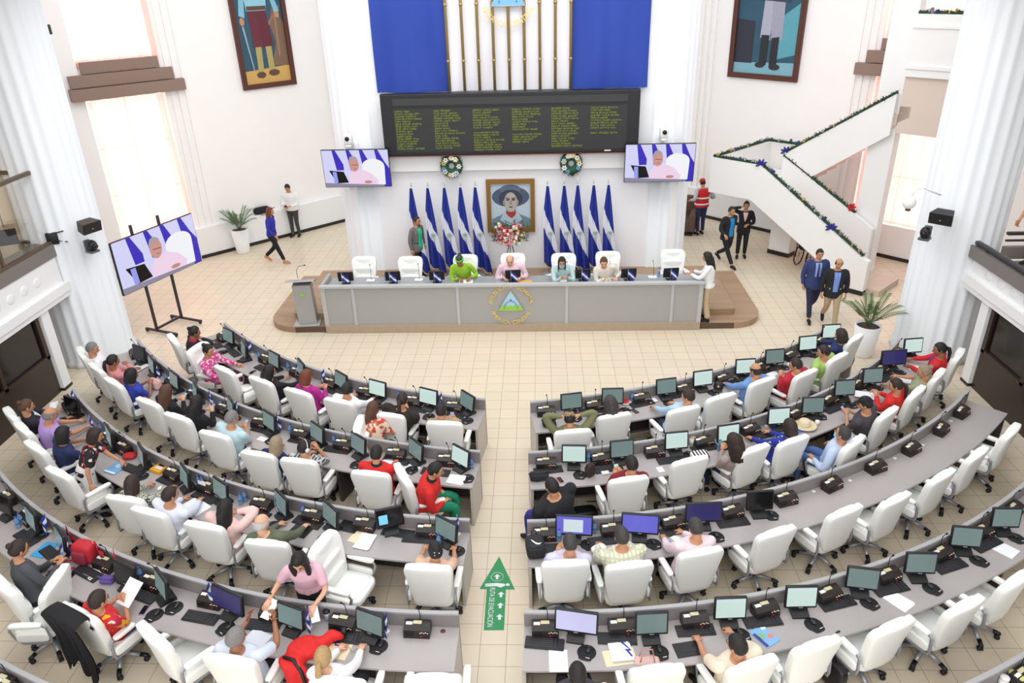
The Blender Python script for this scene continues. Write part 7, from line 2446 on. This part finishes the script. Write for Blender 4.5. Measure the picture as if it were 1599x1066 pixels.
# ================================================================ things lying on the desks
def flat(code_xyz, name, label, cat, w, d, rz, m, n=1, group=None):
    return sheet(name, label, cat, code_xyz[0], code_xyz[1], DZ, w, d, rz, m, n, group)
def hd(r, p, off=0.0):
    return heading(r, p[0], p[1]) + off
PAPERS = [
    ('4R', (0.153, 5.976, 0.745), 0.21, 0.30, 0.0, 'white sheet overhanging the edge of the fourth right desk by the aisle'),
    ('4R', (4.268, 6.886, 0.745), 0.21, 0.29, 0.25, 'white sheet between two mouse pads on the fourth right desk'),
    ('4R', (5.999, 7.806, 0.745), 0.24, 0.30, 0.1, 'white sheet with a blue line at the right end of the fourth row'),
    ('3R', (1.864, 7.981, 0.745), 0.24, 0.21, 0.3, 'white papers before the man in the pale pink shirt'),
    ('2L', (-2.081, 9.554, 0.745), 0.22, 0.32, -0.5, 'white sheet between the two people in red jackets'),
    ('2L', (-1.325, 9.306, 0.745), 0.26, 0.22, -0.1, 'pad of white paper before the person in green trousers'),
    ('2L', (-2.424, 9.693, 0.760), 0.16, 0.26, 0.6, 'folded white papers beside the man in the red jacket'),
    ('2L', (-4.691, 10.436, 0.745), 0.17, 0.11, 0.0, 'small white card near the man in the pale aqua shirt'),
    ('2L', (-8.016, 12.978, 0.760), 0.24, 0.30, 0.3, 'white papers before the woman in the salmon pink top'),
    ('1R', (1.949, 11.588, 0.760), 0.17, 0.13, 0.1, 'white note paper lying on a keyboard in the front right row'),
    ('1R', (0.876, 11.102, 0.745), 0.19, 0.10, 0.0, 'white slip of paper with keys in the front right row'),
    ('1R', (0.121, 11.060, 0.800), 0.20, 0.10, 0.0, 'white sheet on the black bag by the aisle'),
    ('1R', (4.315, 12.551, 0.745), 0.20, 0.15, 0.2, 'white card with a small picture behind the balding man'),
    ('1R', (4.785, 12.975, 0.745), 0.18, 0.08, 0.2, 'white slip near the person in the crimson shirt'),
    ('1R', (3.526, 12.130, 0.745), 0.18, 0.22, 0.2, 'white paper under the elbow of the balding man'),
    ('1R', (5.675, 13.624, 0.745), 0.20, 0.20, 0.2, 'white paper under the writing hand of the woman in navy'),
    ('2R', (5.669, 11.665, 0.800), 0.22, 0.32, 0.5, 'white papers held open before the woman in the red blazer'),
    ('2R', (6.630, 12.289, 0.745), 0.20, 0.24, 0.3, 'white paper before the woman in sage green'),
    ('2R', (7.025, 12.746, 0.745), 0.22, 0.20, 0.3, 'white paper before the woman in the red jacket at the far end'),
    ('2R', (1.801, 9.556, 0.745), 0.10, 0.13, 0.0, 'small white slip on the second right desk near the empty chair'),
    ('4L', (-5.886, 7.285, 0.760), 0.20, 0.16, -0.2, 'white sheet lying on a keyboard beside the purple pouch'),
    ('3L', (-7.432, 10.436, 0.745), 0.16, 0.20, -0.4, 'white paper before the woman in black floral'),
    ('3L', (-8.907, 11.496, 0.760), 0.34, 0.12, -0.4, 'white papers at the far end before the woman in the dark suit'),
    ('3L', (-2.435, 7.912, 0.755), 0.22, 0.30, -0.1, 'white papers spread on a cream folder in the third left row'),
]
for r, p, w, d, o, l in PAPERS:
    sheet('paper_sheet', l, 'paper', p[0], p[1], max(DZ, p[2] - 0.004), w, d, hd(r, p, o), PAPER, 3 if 'papers' in l or 'pad' in l else 1, 'loose papers on the curved desks')
CREAM = mat('cream_folder', (232, 218, 184), 0.7)
p = (0.841, 6.032, 0.745); sheet('folder', 'cream folder under the spiral notebook on the fourth right desk', 'folder', p[0], p[1], DZ, 0.36, 0.22, hd('4R', p, 0.1), CREAM)
p = (0.860, 6.094, 0.750)
t = thing('spiral_notebook', 'white spiral notebook with a blue zigzag on the fourth right desk', 'notebook', (p[0], p[1], DZ + 0.006), hd('4R', p, 0.05))
mb = MB(); mb.box((0, 0, 0.008), (0.25, 0.26, 0.016)); mb.build('cover', PAPER, t)
mb = MB(); mb.prism([(0.02, 0.13), (0.10, 0.02), (0.05, 0.03), (0.10, -0.08), (0.12, -0.08), (0.09, 0.0), (0.125, 0.0), (0.05, 0.13)], lambda u, v, h: Vector((u, v, h)), 0.016, 0.018); mb.build('zigzag', FLB, t)
mb = MB()
for k in range(14):
    mb.tube([(-0.11 + k * 0.017, -0.125, 0.0), (-0.11 + k * 0.017, -0.14, 0.01), (-0.11 + k * 0.017, -0.125, 0.02)], 0.0025, 4)
mb.build('spiral', STEEL, t)
p = (-2.503, 7.996, 0.745); sheet('folder', 'cream folder under white papers in the third left row', 'folder', p[0], p[1], DZ, 0.30, 0.24, hd('3L', p, -0.2), CREAM)
p = (-2.349, 6.137, 0.745)
t = thing('folder', 'cream folder with a blue emblem beside the red jacket', 'folder', (p[0], p[1], DZ), hd('4L', p, -0.1))
mb = MB(); mb.box((0, 0, 0.003), (0.26, 0.32, 0.006)); mb.build('cover', CREAM, t)
mb = MB(); mb.box((-0.03, 0.04, 0.007), (0.10, 0.06, 0.002)); mb.build('blue_emblem', FLB, t)
mb = MB(); mb.box((-0.03, 0.04, 0.0085), (0.07, 0.018, 0.002)); mb.build('white_bar', PAPER, t)
def book(p, r, off, label, cat, name, w, d, hgt, cover, extra=None):
    t = thing(name, label, cat, (p[0], p[1], DZ), hd(r, p, off))
    mb = MB(); mb.bbox((0, 0, hgt / 2), (w, d, hgt), 0.004, smooth=False); mb.build('cover', cover, t)
    if extra:
        for nm, m, poly in extra:
            b = MB(); b.prism([(u * w, v * d) for u, v in poly], lambda u, v, h: Vector((u, v, h)), hgt, hgt + 0.002); b.build(nm, m, t)
    return t
BKB = mat('black_leatherette', (30, 29, 32), 0.5)
book((1.617, 6.147, 0.745), '4R', 0.05, 'black pad with a phone on it in the fourth right row', 'writing pad', 'writing_pad', 0.30, 0.20, 0.012, BKB, [('phone', mat('phone_glass', (20, 20, 24), 0.1), [(-0.3, -0.22), (0.3, -0.22), (0.3, 0.22), (-0.3, 0.22)])])
book((2.528, 6.343, 0.745), '4R', 0.35, 'colourful blue magazine on the fourth right desk', 'magazine', 'magazine', 0.22, 0.28, 0.008, mat('magazine_blue', (126, 176, 222), 0.4), [('coral_shape', mat('magazine_coral', (222, 130, 98), 0.4), ell(0.25, -0.12, 0.16, 0.12)), ('green_shape', mat('magazine_green', (120, 180, 140), 0.4), ell(-0.15, 0.05, 0.2, 0.16)), ('title_band', mat('magazine_navy', (52, 56, 140), 0.4), [(-0.48, -0.46), (-0.30, -0.46), (-0.30, 0.3), (-0.48, 0.3)]), ('white_band', PAPER, [(0.2, 0.25), (0.46, 0.25), (0.46, 0.42), (0.2, 0.42)])])
book((-6.764, 9.618, 0.745), '3L', 0.2, 'pale blue booklet before the woman in black floral', 'booklet', 'booklet', 0.24, 0.30, 0.02, mat('booklet_blue', (116, 172, 214), 0.5), [('white_band', PAPER, [(-0.48, -0.48), (0.48, -0.48), (0.48, -0.38), (-0.48, -0.38)]), ('swirl', mat('booklet_sky', (190, 220, 240)), ell(0.05, 0.15, 0.25, 0.18))])
book((-6.810, 7.744, 0.745), '4L', 0.3, 'bright blue booklet beside the woman in the grey cardigan', 'booklet', 'booklet', 0.21, 0.29, 0.01, mat('booklet_cyan', (60, 160, 220), 0.5), [('white_bird', PAPER, [(-0.2, -0.2), (0.0, 0.1), (0.25, 0.3), (0.05, 0.0), (0.1, -0.25)])])
book((-3.389, 8.129, 0.745), '3L', -0.1, 'black leather folder on the third left desk', 'folder', 'folder', 0.29, 0.21, 0.015, BKB)
book((-2.723, 8.231, 0.745), '3L', -0.1, 'black drawing tablet on the third left desk', 'tablet', 'tablet', 0.30, 0.22, 0.01, BKB)
book((-3.363, 6.232, 0.745), '4L', -0.2, 'open white notebook before the man raising both hands', 'notebook', 'notebook', 0.28, 0.26, 0.015, mat('notebook_white', (232, 236, 248), 0.6))
book((-5.084, 8.665, 0.745), '3L', -0.2, 'open white notebook before the man in the white shirt', 'notebook', 'notebook', 0.40, 0.26, 0.015, PAPER, [('page_fold', mat('page_shadow_line', (206, 206, 204)), [(-0.01, -0.49), (0.01, -0.49), (0.01, 0.49), (-0.01, 0.49)])])
book((-6.043, 9.579, 0.760), '3L', 0.1, 'yellow cased device with a white label on the third left desk', 'device', 'calculator', 0.22, 0.20, 0.05, mat('yellow_case', (232, 168, 40), 0.5), [('display', BLACK, [(-0.3, 0.15), (0.25, 0.15), (0.25, 0.35), (-0.3, 0.35)]), ('white_label', PAPER, [(-0.3, -0.2), (0.35, -0.2), (0.35, 0.1), (-0.3, 0.1)])])
for p, r, l, c in (((0.258, 9.288, 0.745), '2R', 'smartphone with a pink case on the second right desk', (226, 132, 150)), ((1.664, 7.922, 0.745), '3R', 'smartphone with a pale blue screen beside a mouse pad in the third right row', (130, 160, 200)), ((-6.157, 7.245, 0.745), '4L', 'smartphone at the edge near the red backpack', (150, 140, 170)), ((1.604, 11.252, 0.745), '1R', 'black smartphone at the edge of the front right desk', (40, 40, 44)), ((-4.913, 6.680, 0.745), '4L', 'mauve smartphone beside the woman in red and yellow', (160, 132, 176)), ((-5.659, 12.771, 0.745), '1L', 'dark smartphone by the woman in the pink patterned outfit', (60, 70, 96))):
    t = thing('smartphone', l, 'phone', (p[0], p[1], DZ), hd(r, p, 0.3))
    mb = MB(); mb.bbox((0, 0, 0.005), (0.075, 0.155, 0.01), 0.004); mb.build('case', mat('phone_case_%d' % c[0], c, 0.5), t)
    mb = MB(); mb.box((0, 0, 0.0105), (0.066, 0.14, 0.001)); mb.build('screen', mat('phone_glass', (20, 20, 24), 0.1) if 'blue' not in l else glow('phone_lit', (120, 170, 220)), t)
# phones in hands
for who, l in (('woman in the black jacket', ''),):
    pass
for who, sc_ in (('brown haired woman in the black jacket', (150, 200, 220)), ('black haired woman in black holding a phone', (140, 160, 210)), ('man in the pale aqua shirt', (180, 190, 220)), ('man in the tan shirt holding a phone', (120, 170, 220)), ('person in dark red with white earphones', (190, 226, 214)), ('woman in the grey cardigan', (120, 130, 160)), ('man in the black cap and charcoal shirt', (190, 170, 200)), ('woman with long curly hair in a taupe sweater', (80, 150, 150)), ('man with a phone by the wall', (60, 60, 70)), ('person in the crimson shirt', (40, 40, 46))):
    a, b, h = HANDS[who]
    c = (a + b) / 2 + Vector((-math.sin(h) * 0.085, math.cos(h) * 0.085, 0.015))
    t = thing('smartphone', 'smartphone held by the ' + who, 'phone', c)
    t.rotation_euler = (0.75, 0, h)
    mb = MB(); mb.bbox((0, 0, 0), (0.075, 0.155, 0.01), 0.004); mb.build('case', BLACK, t)
    mb = MB(); mb.box((0, 0, 0.0055), (0.066, 0.14, 0.001)); mb.build('screen', glow('phone_%d_%d' % sc_[:2], sc_), t)
def held_paper(who, which, label, w, d, rx, rz=0.0, off=(0, 0.1, 0)):
    a = HANDS[who][which]
    h = HANDS[who][2]
    o = Rz(h) @ Vector(off)
    t = thing('paper_sheet', label, 'paper', a + o)
    t.rotation_euler = (rx, 0, h + rz)
    mb = MB()
    mb.grid(lambda u, v: ((u - 0.5) * w, (v - 0.5) * d, 0.012 * math.sin(u * 3)), 6, 6); mb.grid(lambda u, v: ((u - 0.5) * w, (v - 0.5) * d, 0.006 + 0.012 * math.sin(u * 3)), 6, 6)
    mb.build('sheets', PAPER, t)
held_paper('young woman in the pink polo', 0, 'folded white paper in the right hand of the woman in pink', 0.1, 0.2, -0.6, 0.3, (0.0, 0.06, -0.07))
held_paper('young woman in the pink polo', 1, 'white papers in the left hand of the woman in pink', 0.12, 0.24, -0.4, -0.5, (-0.02, 0.10, -0.05))
held_paper('woman in the bright red and yellow shirt', 0, 'white document held by the woman in the red and yellow shirt', 0.24, 0.32, 0.6, 0.0, (0.12, 0.1, 0.06))
held_paper('woman in the white blouse', 0, 'small white paper held by the woman at the presidium end', 0.12, 0.16, 0.5, 0.0, (0.08, 0.1, 0.04))
# bags
NIKE = mat('backpack_black', (34, 36, 40), 0.75)
p = (-0.092, 7.681, 0.800)
t = thing('backpack', 'black backpack with a white swoosh at the corner of the third right desk', 'backpack', (p[0] - 0.02, p[1] + 0.05, DZ), hd('3R', p, 0.1))
mb = MB(); mb.cushion((0, -0.01, 0.10), (0.25, 0.32, 0.2), 0.42, 8); mb.build('body', NIKE, t)
mb = MB(); mb.cushion((0, -0.06, 0.19), (0.19, 0.18, 0.05), 0.5, 6); mb.build('front_pocket', NIKE, t)
sw = [(-0.055, 0.055), (-0.05, 0.03), (-0.03, -0.005), (0.0, -0.045), (0.03, -0.055), (0.05, -0.05), (0.075, -0.02), (0.05, -0.03), (0.03, -0.03), (0.005, -0.015), (-0.025, 0.02)]
mb = MB(); mb.prism([(u, v - 0.05) for u, v in sw], lambda u, v, h: Vector((u, v, h)), 0.2145, 0.218); mb.build('swoosh', PLATEW, t)
mb = MB(); mb.tube([(-0.03, 0.13, 0.17), (-0.02, 0.18, 0.21), (0.03, 0.18, 0.21), (0.04, 0.13, 0.17)], 0.01, 6); mb.build('handle', BLACK, t)
def bag(p, r, off, label, name, cat, dims, c, strap=True, e=0.5):
    t = thing(name, label, cat, (p[0], p[1], DZ), hd(r, p, off))
    m = mat('bag_%d_%d_%d' % c, c, 0.75, bump=0.2, scale=30)
    mb = MB(); mb.cushion((0, 0, dims[2] / 2), dims, e, 8, 0, None, lambda q: q + Vector((0.006 * math.sin(q.z * 40 + q.x * 30), 0.008 * math.sin(q.x * 45), 0))); mb.build('body', m, t)
    if strap:
        mb = MB(); mb.tube([(-dims[0] * 0.4, 0, dims[2] * 0.8), (-dims[0] * 0.55, -0.03, dims[2] * 1.15), (0, -0.05, dims[2] * 1.25), (dims[0] * 0.5, -0.03, dims[2] * 1.1), (dims[0] * 0.4, 0, dims[2] * 0.8)], 0.009, 6); mb.build('strap', m, t)
    return t
bag((-0.059, 9.319, 0.800), '2R', 0.1, 'black waist bag at the aisle end of the second right desk', 'waist_bag', 'bag', (0.30, 0.16, 0.12), (34, 34, 38))
bag((0.716, 9.396, 0.820), '2R', 0.3, 'dark brown handbag standing on the second right desk', 'handbag', 'bag', (0.16, 0.10, 0.22), (58, 44, 40))
bag((0.108, 10.812, 0.800), '1R', 0.0, 'black bag at the aisle corner of the front right desk', 'shoulder_bag', 'bag', (0.24, 0.18, 0.12), (30, 30, 34))
bag((-7.317, 12.186, 0.820), '2L', 0.2, 'pink and white handbag before the woman in royal blue', 'handbag', 'bag', (0.30, 0.16, 0.18), (222, 180, 176))
bag((-8.460, 11.331, 0.820), '3L', 0.2, 'black leather bag at the far end of the third left desk', 'handbag', 'bag', (0.34, 0.2, 0.2), (34, 34, 38))
bag((-5.370, 7.170, 0.800), '4L', 0.0, 'dark bag lying behind the purple pouch on the fourth left desk', 'shoulder_bag', 'bag', (0.30, 0.2, 0.13), (38, 36, 46))
bag((-5.619, 7.158, 0.790), '4L', 0.2, 'purple knitted pouch on the fourth left desk', 'pouch', 'pouch', (0.2, 0.14, 0.08), (98, 78, 150), True, 0.8)
bag((-6.689, 9.910, 0.770), '3L', 0.4, 'crumpled red cloth beside a keyboard on the third left desk', 'cloth', 'cloth', (0.22, 0.18, 0.08), (178, 36, 42), False, 0.9)
p = (-6.094, 7.559, 0.840)
t = thing('backpack', 'red backpack leaning on the front panel of the fourth left desk', 'backpack', (p[0], p[1], DZ), hd('4L', p, 0.2))
RB = mat('backpack_red', (186, 36, 48), 0.7)
mb = MB(); mb.cushion((0, 0, 0.15), (0.32, 0.2, 0.3), 0.45, 8); mb.build('body', RB, t)
mb = MB(); mb.cushion((0.0, -0.11, 0.13), (0.22, 0.08, 0.2), 0.45, 7); mb.build('front_pocket', mat('backpack_maroon', (140, 38, 56), 0.7), t)
mb = MB(); mb.tube([(-0.12, -0.08, 0.04), (-0.26, -0.12, 0.02), (-0.3, -0.25, 0.012), (-0.18, -0.3, 0.012), (-0.05, -0.18, 0.02)], 0.013, 6); mb.build('strap', RB, t)
# red jacket lying on the fourth left desk
p = (-2.674, 6.051, 0.800)
t = thing('jacket', 'red jacket with black trim thrown over the edge of the fourth left desk', 'jacket', (p[0], p[1], DZ), hd('4L', p, 0.0))
mb = MB()
rr = random.Random(3)
def jf(dx, dy, w, d, hg, rot):
    return lambda q: q + Vector((0.012 * math.sin(q.y * 30 + dx * 9), 0.015 * math.sin(q.x * 34), 0.018 * math.sin(q.x * 26 + q.y * 19)))
jk = MB()
for c, d, rz_ in (((-0.04, 0.02, 0.07), (0.44, 0.30, 0.15), 0.35), ((0.16, 0.17, 0.08), (0.34, 0.13, 0.13), 0.55), ((-0.14, -0.16, 0.02), (0.30, 0.26, 0.16), 0.1), ((-0.06, -0.24, -0.10), (0.30, 0.12, 0.30), 0.1)):
    jk.cushion(c, d, 0.75, 8, 0, Rz(rz_), jf(c[0], c[1], 0, 0, 0, 0))
me = remeshed(jk, 0.012, 5)
me.materials.append(mat('jacket_red', (212, 34, 34), 0.75, bump=0.2, scale=20))
link('jacket_body', me, t)
mb = MB(); mb.tube([(0.28, 0.27, 0.1), (0.33, 0.30, 0.1)], 0.05, 8); mb.tube([(-0.24, -0.16, 0.08), (-0.1, -0.2, 0.11), (0.02, -0.28, 0.03), (0.06, -0.31, -0.12)], 0.022, 6); mb.build('black_trim', BLACK, t)
# black jacket over a chair back
cx_, cy_, ch_ = [(c[2], c[3], c[4]) for c in CHAIRS if c[0] + c[1] == '4Lc'][0]
t = thing('jacket', 'black jacket draped over the chair of the woman in red and yellow', 'jacket', (cx_, cy_, 0), math.radians(ch_))
def drape_f(u, v):
    # hangs a little way down the front, over the top edge, then down the back to an uneven hem
    w = 0.60 + 0.08 * max(0, v - 0.25) ** 0.8
    x = (u - 0.5) * w
    edge = (abs(u - 0.5) * 2) ** 4
    fold = math.sin(u * 26 + 2.0 * v) + 0.6 * math.sin(u * 11 + 1.0)
    if v < 0.15:
        y, z = -0.345, 1.205 - (0.15 - v) * 1.3
    elif v < 0.25:
        k = (v - 0.15) / 0.10
        y, z = -0.345 - 0.185 * k, 1.205 + 0.012 * math.sin(PI * k)
    else:
        k = (v - 0.25) / 0.75
        y = -0.53 + 0.10 * k * (1 - k) + 0.06 * k + 0.018 * fold * min(1, k * 2)
        z = 1.205 - (0.86 + 0.09 * math.sin(u * 9 + 1) + 0.05 * math.sin(u * 23)) * k
    return (x + 0.012 * math.sin(v * 14 + u * 3), y, z - 0.03 * edge)
mb = MB(); mb.grid(drape_f, 40, 40); mb.grid(lambda u, v: Vector(drape_f(u, v)) + Vector((0, -0.012 if v > 0.25 else 0.012, 0.006)), 40, 40)
mb.build('jacket_body', mat('jacket_black', (24, 24, 27), 0.85, bump=0.2, scale=25), t)
# handbag on the empty chair of the fourth right row, strap on the next
cx_, cy_, ch_ = [(c[2], c[3], c[4]) for c in CHAIRS if c[0] + c[1] == '4Ra'][0]
t = thing('handbag', 'pink handbag standing on the seat of a chair in the fourth right row', 'bag', (cx_ + 0.0, cy_ + 0.12, 0.53), 0.0)
mb = MB(); mb.cushion((0, 0, 0.13), (0.30, 0.14, 0.26), 0.4, 7); mb.build('body', mat('bag_pink', (222, 186, 180), 0.6), t)
for y in (-0.04, 0.04):
    mb = MB(); mb.tube([(-0.08, y, 0.25), (-0.06, y, 0.36), (0.06, y, 0.36), (0.08, y, 0.25)], 0.008, 6); mb.build('handle', mat('bag_handle', (190, 140, 136)), t)
cx_, cy_, ch_ = [(c[2], c[3], c[4]) for c in CHAIRS if c[0] + c[1] == '4Rd'][0]
t = thing('shoulder_bag', 'black bag hanging by its strap from a chair arm in the fourth right row', 'bag', (cx_, cy_, 0), math.radians(ch_))
mb = MB(); mb.tube([(-0.36, 0.12, 0.66), (-0.33, 0.12, 0.745), (-0.29, 0.12, 0.745), (-0.27, 0.12, 0.70)], 0.012, 6); mb.tube([(-0.365, 0.12, 0.68), (-0.39, 0.0, 0.42)], 0.008, 6); mb.build('strap', BLACK, t)
mb = MB(); mb.cushion((-0.40, -0.02, 0.24), (0.12, 0.32, 0.36), 0.4, 7); mb.build('body', BLACK, t)
# small things
def small(name, label, cat, p, build, m, r='2R', rz=0.0):
    mb = MB(); build(mb)
    return tag(mb.build(name, m, None, (p[0], p[1], DZ), rz), label, cat)
p = (4.349, 10.758, 0.800)
t = thing('straw_hat', 'cream straw hat with a wide brim beside the woman in polka dots', 'hat', (p[0], p[1], DZ))
mb = MB(); mb.lathe([(0.20, 0.03), (0.205, 0.035), (0.15, 0.012), (0.10, 0.012), (0.095, 0.10), (0.07, 0.125), (0.01, 0.11)], 24); mb.build('crown_and_brim', mat('straw', (226, 212, 178), 0.8, bump=0.3, scale=90), t)
mb = MB(); mb.lathe([(0.102, 0.014), (0.1, 0.04)], 24); mb.build('hat_band', mat('hat_band', (190, 170, 130), 0.7), t)
t = thing('blue_notebook', 'blue notebook under the straw hat', 'notebook', (p[0] - 0.14, p[1] - 0.12, DZ), 0.4)
mb = MB(); mb.box((0, 0, 0.006), (0.2, 0.16, 0.012)); mb.build('cover', mat('note_blue', (60, 130, 200)), t)
small('cup', 'white cup beside the straw hat', 'cup', (4.574, 10.803, 0.770), lambda mb: mb.lathe([(0.03, 0), (0.036, 0.075), (0.03, 0.075), (0.026, 0.01)], 14), PLATEW)
p = (2.404, 10.241, 0.810)
t = thing('snack_cup', 'white paper cup of snacks next to a monitor in the second right row', 'cup', (p[0], p[1], DZ))
mb = MB(); mb.lathe([(0.045, 0), (0.06, 0.13), (0.053, 0.13), (0.04, 0.01)], 16); mb.build('cup', PLATEW, t)
mb = MB(); mb.sphere((0, 0, 0.125), (0.05, 0.05, 0.03)); mb.build('snack', mat('snack', (196, 166, 130), 0.8, noise=0.3), t)
p = (1.468, 11.552, 0.760)
t = thing('fruit_plate', 'white plate of red fruit on the front right desk', 'plate', (p[0], p[1], DZ))
mb = MB(); mb.lathe([(0.06, 0), (0.11, 0.018), (0.108, 0.022), (0.05, 0.006)], 22); mb.build('plate', PLATEW, t)
mb = MB()
for k in range(7):
    mb.cushion((0.05 * math.cos(k * 0.9), 0.045 * math.sin(k * 0.9), 0.03), (0.045, 0.04, 0.035), 0.5, 4, 0, Rz(k))
mb.build('fruit_pieces', mat('watermelon_red', (214, 60, 54), 0.4), t)
p = (2.450, 9.824, 0.800)
t = thing('clutch_bag', 'black and white striped bag near the woman with curly hair', 'bag', (p[0], p[1], DZ), hd('2R', p, -0.1))
mb = MB(); mb.cushion((0, 0, 0.06), (0.28, 0.20, 0.12), 0.35, 7); mb.build('body', ramp_mat('stripes_bw', [(0, (34, 30, 30)), (0.5, (236, 234, 230))], 'wave', 6), t)
p = (0.949, 9.446, 0.760)
t = thing('charger', 'white charger with a cable on the second right desk', 'charger', (p[0], p[1], DZ), hd('2R', p))
mb = MB(); mb.bbox((0, 0, 0.02), (0.12, 0.07, 0.04), 0.01); mb.build('block', PLATEW, t)
mb = MB(); mb.tube([(0.06, 0, 0.01), (0.12, -0.04, 0.006), (0.13, -0.12, 0.006), (0.12, -0.2, 0.006)], 0.004, 5); mb.build('cable', PLATEW, t)
p = (0.749, 7.728, 0.770)
t = thing('folded_cap', 'folded white and navy cap before the man in pale yellow checks', 'cap', (p[0], p[1], DZ), hd('3R', p, 0.5))
mb = MB(); mb.cushion((0, 0.03, 0.035), (0.22, 0.16, 0.07), 0.7, 7); mb.build('crown', PLATEW, t)
mb = MB(); mb.cushion((0.02, -0.07, 0.02), (0.18, 0.12, 0.025), 0.6, 6); mb.build('visor', mat('navy_cloth', (36, 40, 84), 0.7), t)
p = (3.211, 12.060, 0.800)
t = thing('baseball_cap', 'black cap with a gold emblem between the keyboards of the front right row', 'cap', (p[0], p[1], DZ), hd('1R', p, 2.4))
mb = MB(); mb.grid(lambda u, v: (0.09 * math.cos(2 * PI * u) * max(0, math.cos(v * 1.57)) ** 0.6, 0.10 * math.sin(2 * PI * u) * max(0, math.cos(v * 1.57)) ** 0.6, 0.12 * math.sin(v * 1.57)), 20, 8); mb.build('crown', BKB, t)
mb = MB(); mb.cushion((0, 0.13, 0.012), (0.16, 0.12, 0.016), 0.6, 6); mb.build('visor', BKB, t)
mb = MB(); mb.sphere((0, 0.085, 0.06), (0.025, 0.012, 0.022)); mb.build('emblem', GCOL[0], t)
p = (-5.133, 9.023, 0.820)
t = thing('paper_sheet', 'white sheet propped upright behind a keyboard on the third left desk', 'paper', (p[0], p[1], DZ), hd('3L', p))
mb = MB(); mb.box((0, 0, 0.09), (0.16, 0.004, 0.17), 0, Rx(-0.35)); mb.build('sheet', PAPER, t)
small('computer_mouse', 'white mouse lying alone on the third left desk', 'mouse', (-5.819, 9.086, 0.750), lambda mb: mb.sphere((0, 0, 0.016), (0.033, 0.056, 0.022)), PLATEW)
p = (-2.598, 6.549, 0.810)
t = thing('travel_mug', 'black topped travel mug near the red jacket', 'mug', (p[0], p[1], DZ))
mb = MB(); mb.lathe([(0.032, 0), (0.04, 0.13)], 14); mb.build('mug_body', mat('mug_steel', (190, 194, 204), 0.3, 0.4), t)
mb = MB(); mb.lathe([(0.043, 0.13), (0.043, 0.155), (0.02, 0.165)], 14); mb.build('lid', BLACK, t)
p = (-2.159, 6.100, 0.750)
t = thing('spectacles', 'pair of glasses folded beside the cream folder', 'glasses', (p[0], p[1], DZ), 0.6)
mb = MB()
for s in (-1, 1):
    mb.tube([(0.03 * s + 0.022 * math.cos(q), 0, 0.018 + 0.016 * math.sin(q)) for q in [2 * PI * i / 10 for i in range(11)]], 0.0025, 4)
    mb.tube([(0.052 * s, 0, 0.02), (0.05 * s, 0.1, 0.006)], 0.0025, 4)
mb.build('frame', STEEL, t)
small('cable_grommet', 'round dark red cable grommet in the fourth left desktop by the aisle', 'grommet', (-1.191, 6.386, 0.742), lambda mb: mb.lathe([(0.03, 0), (0.03, 0.004), (0.018, 0.005)], 16), mat('grommet_brown', (96, 58, 54), 0.5))
p = (4.542, 9.277, 0.745)
for k, (q_, l) in enumerate((((4.560, 9.277, 0.745), 'first'), ((5.451, 9.840, 0.745), 'second'), ((6.031, 10.197, 0.745), 'third'), ((6.805, 10.897, 0.745), 'fourth'), ((3.945, 9.019, 0.745), 'nearest'))):
    small('cable_grommet', 'round white cable grommet on the empty third right desk, %s counted outward' % l, 'grommet', q_, lambda mb: mb.lathe([(0.03, 0), (0.03, 0.004), (0.018, 0.005)], 16), PLATEW)
for k, (q_, l) in enumerate((((4.977, 5.774, 0.800), 'nearest the front panel'), ((5.019, 5.714, 0.800), 'nearest the edge'), ((4.857, 5.712, 0.800), 'pale lidded one at left'))):
    t = thing('coffee_jar', 'small jar with a coloured lid on the rear right desk, %s' % l, 'jar', (q_[0], q_[1], DZ))
    mb = MB(); mb.lathe([(0.04, 0), (0.045, 0.02), (0.045, 0.10)], 16); mb.build('jar_body', mat('jar_blue', (70, 130, 180), 0.3) if k < 2 else PLATEW, t)
    mb = MB(); mb.lathe([(0.047, 0.10), (0.047, 0.12), (0.03, 0.125)], 16); mb.build('lid', mat('lid_lime', (196, 204, 120), 0.5) if k < 2 else PLATEW, t)
# black bag and strap on the floor under the second right desk
t = thing('shoulder_bag', 'black bag on the floor behind the man in black', 'bag', ((0.622, 9.293, 0.100)[0], (0.622, 9.293, 0.100)[1], 0.0), 0.2)
mb = MB(); mb.cushion((0, 0, 0.1), (0.42, 0.24, 0.2), 0.5, 7); mb.build('body', BLACK, t)
mb = MB(); mb.tube([(0.2, 0, 0.15), (0.32, 0.15, 0.02), (0.3, 0.35, 0.02), (0.15, 0.38, 0.02)], 0.01, 6); mb.build('strap', BLACK, t)
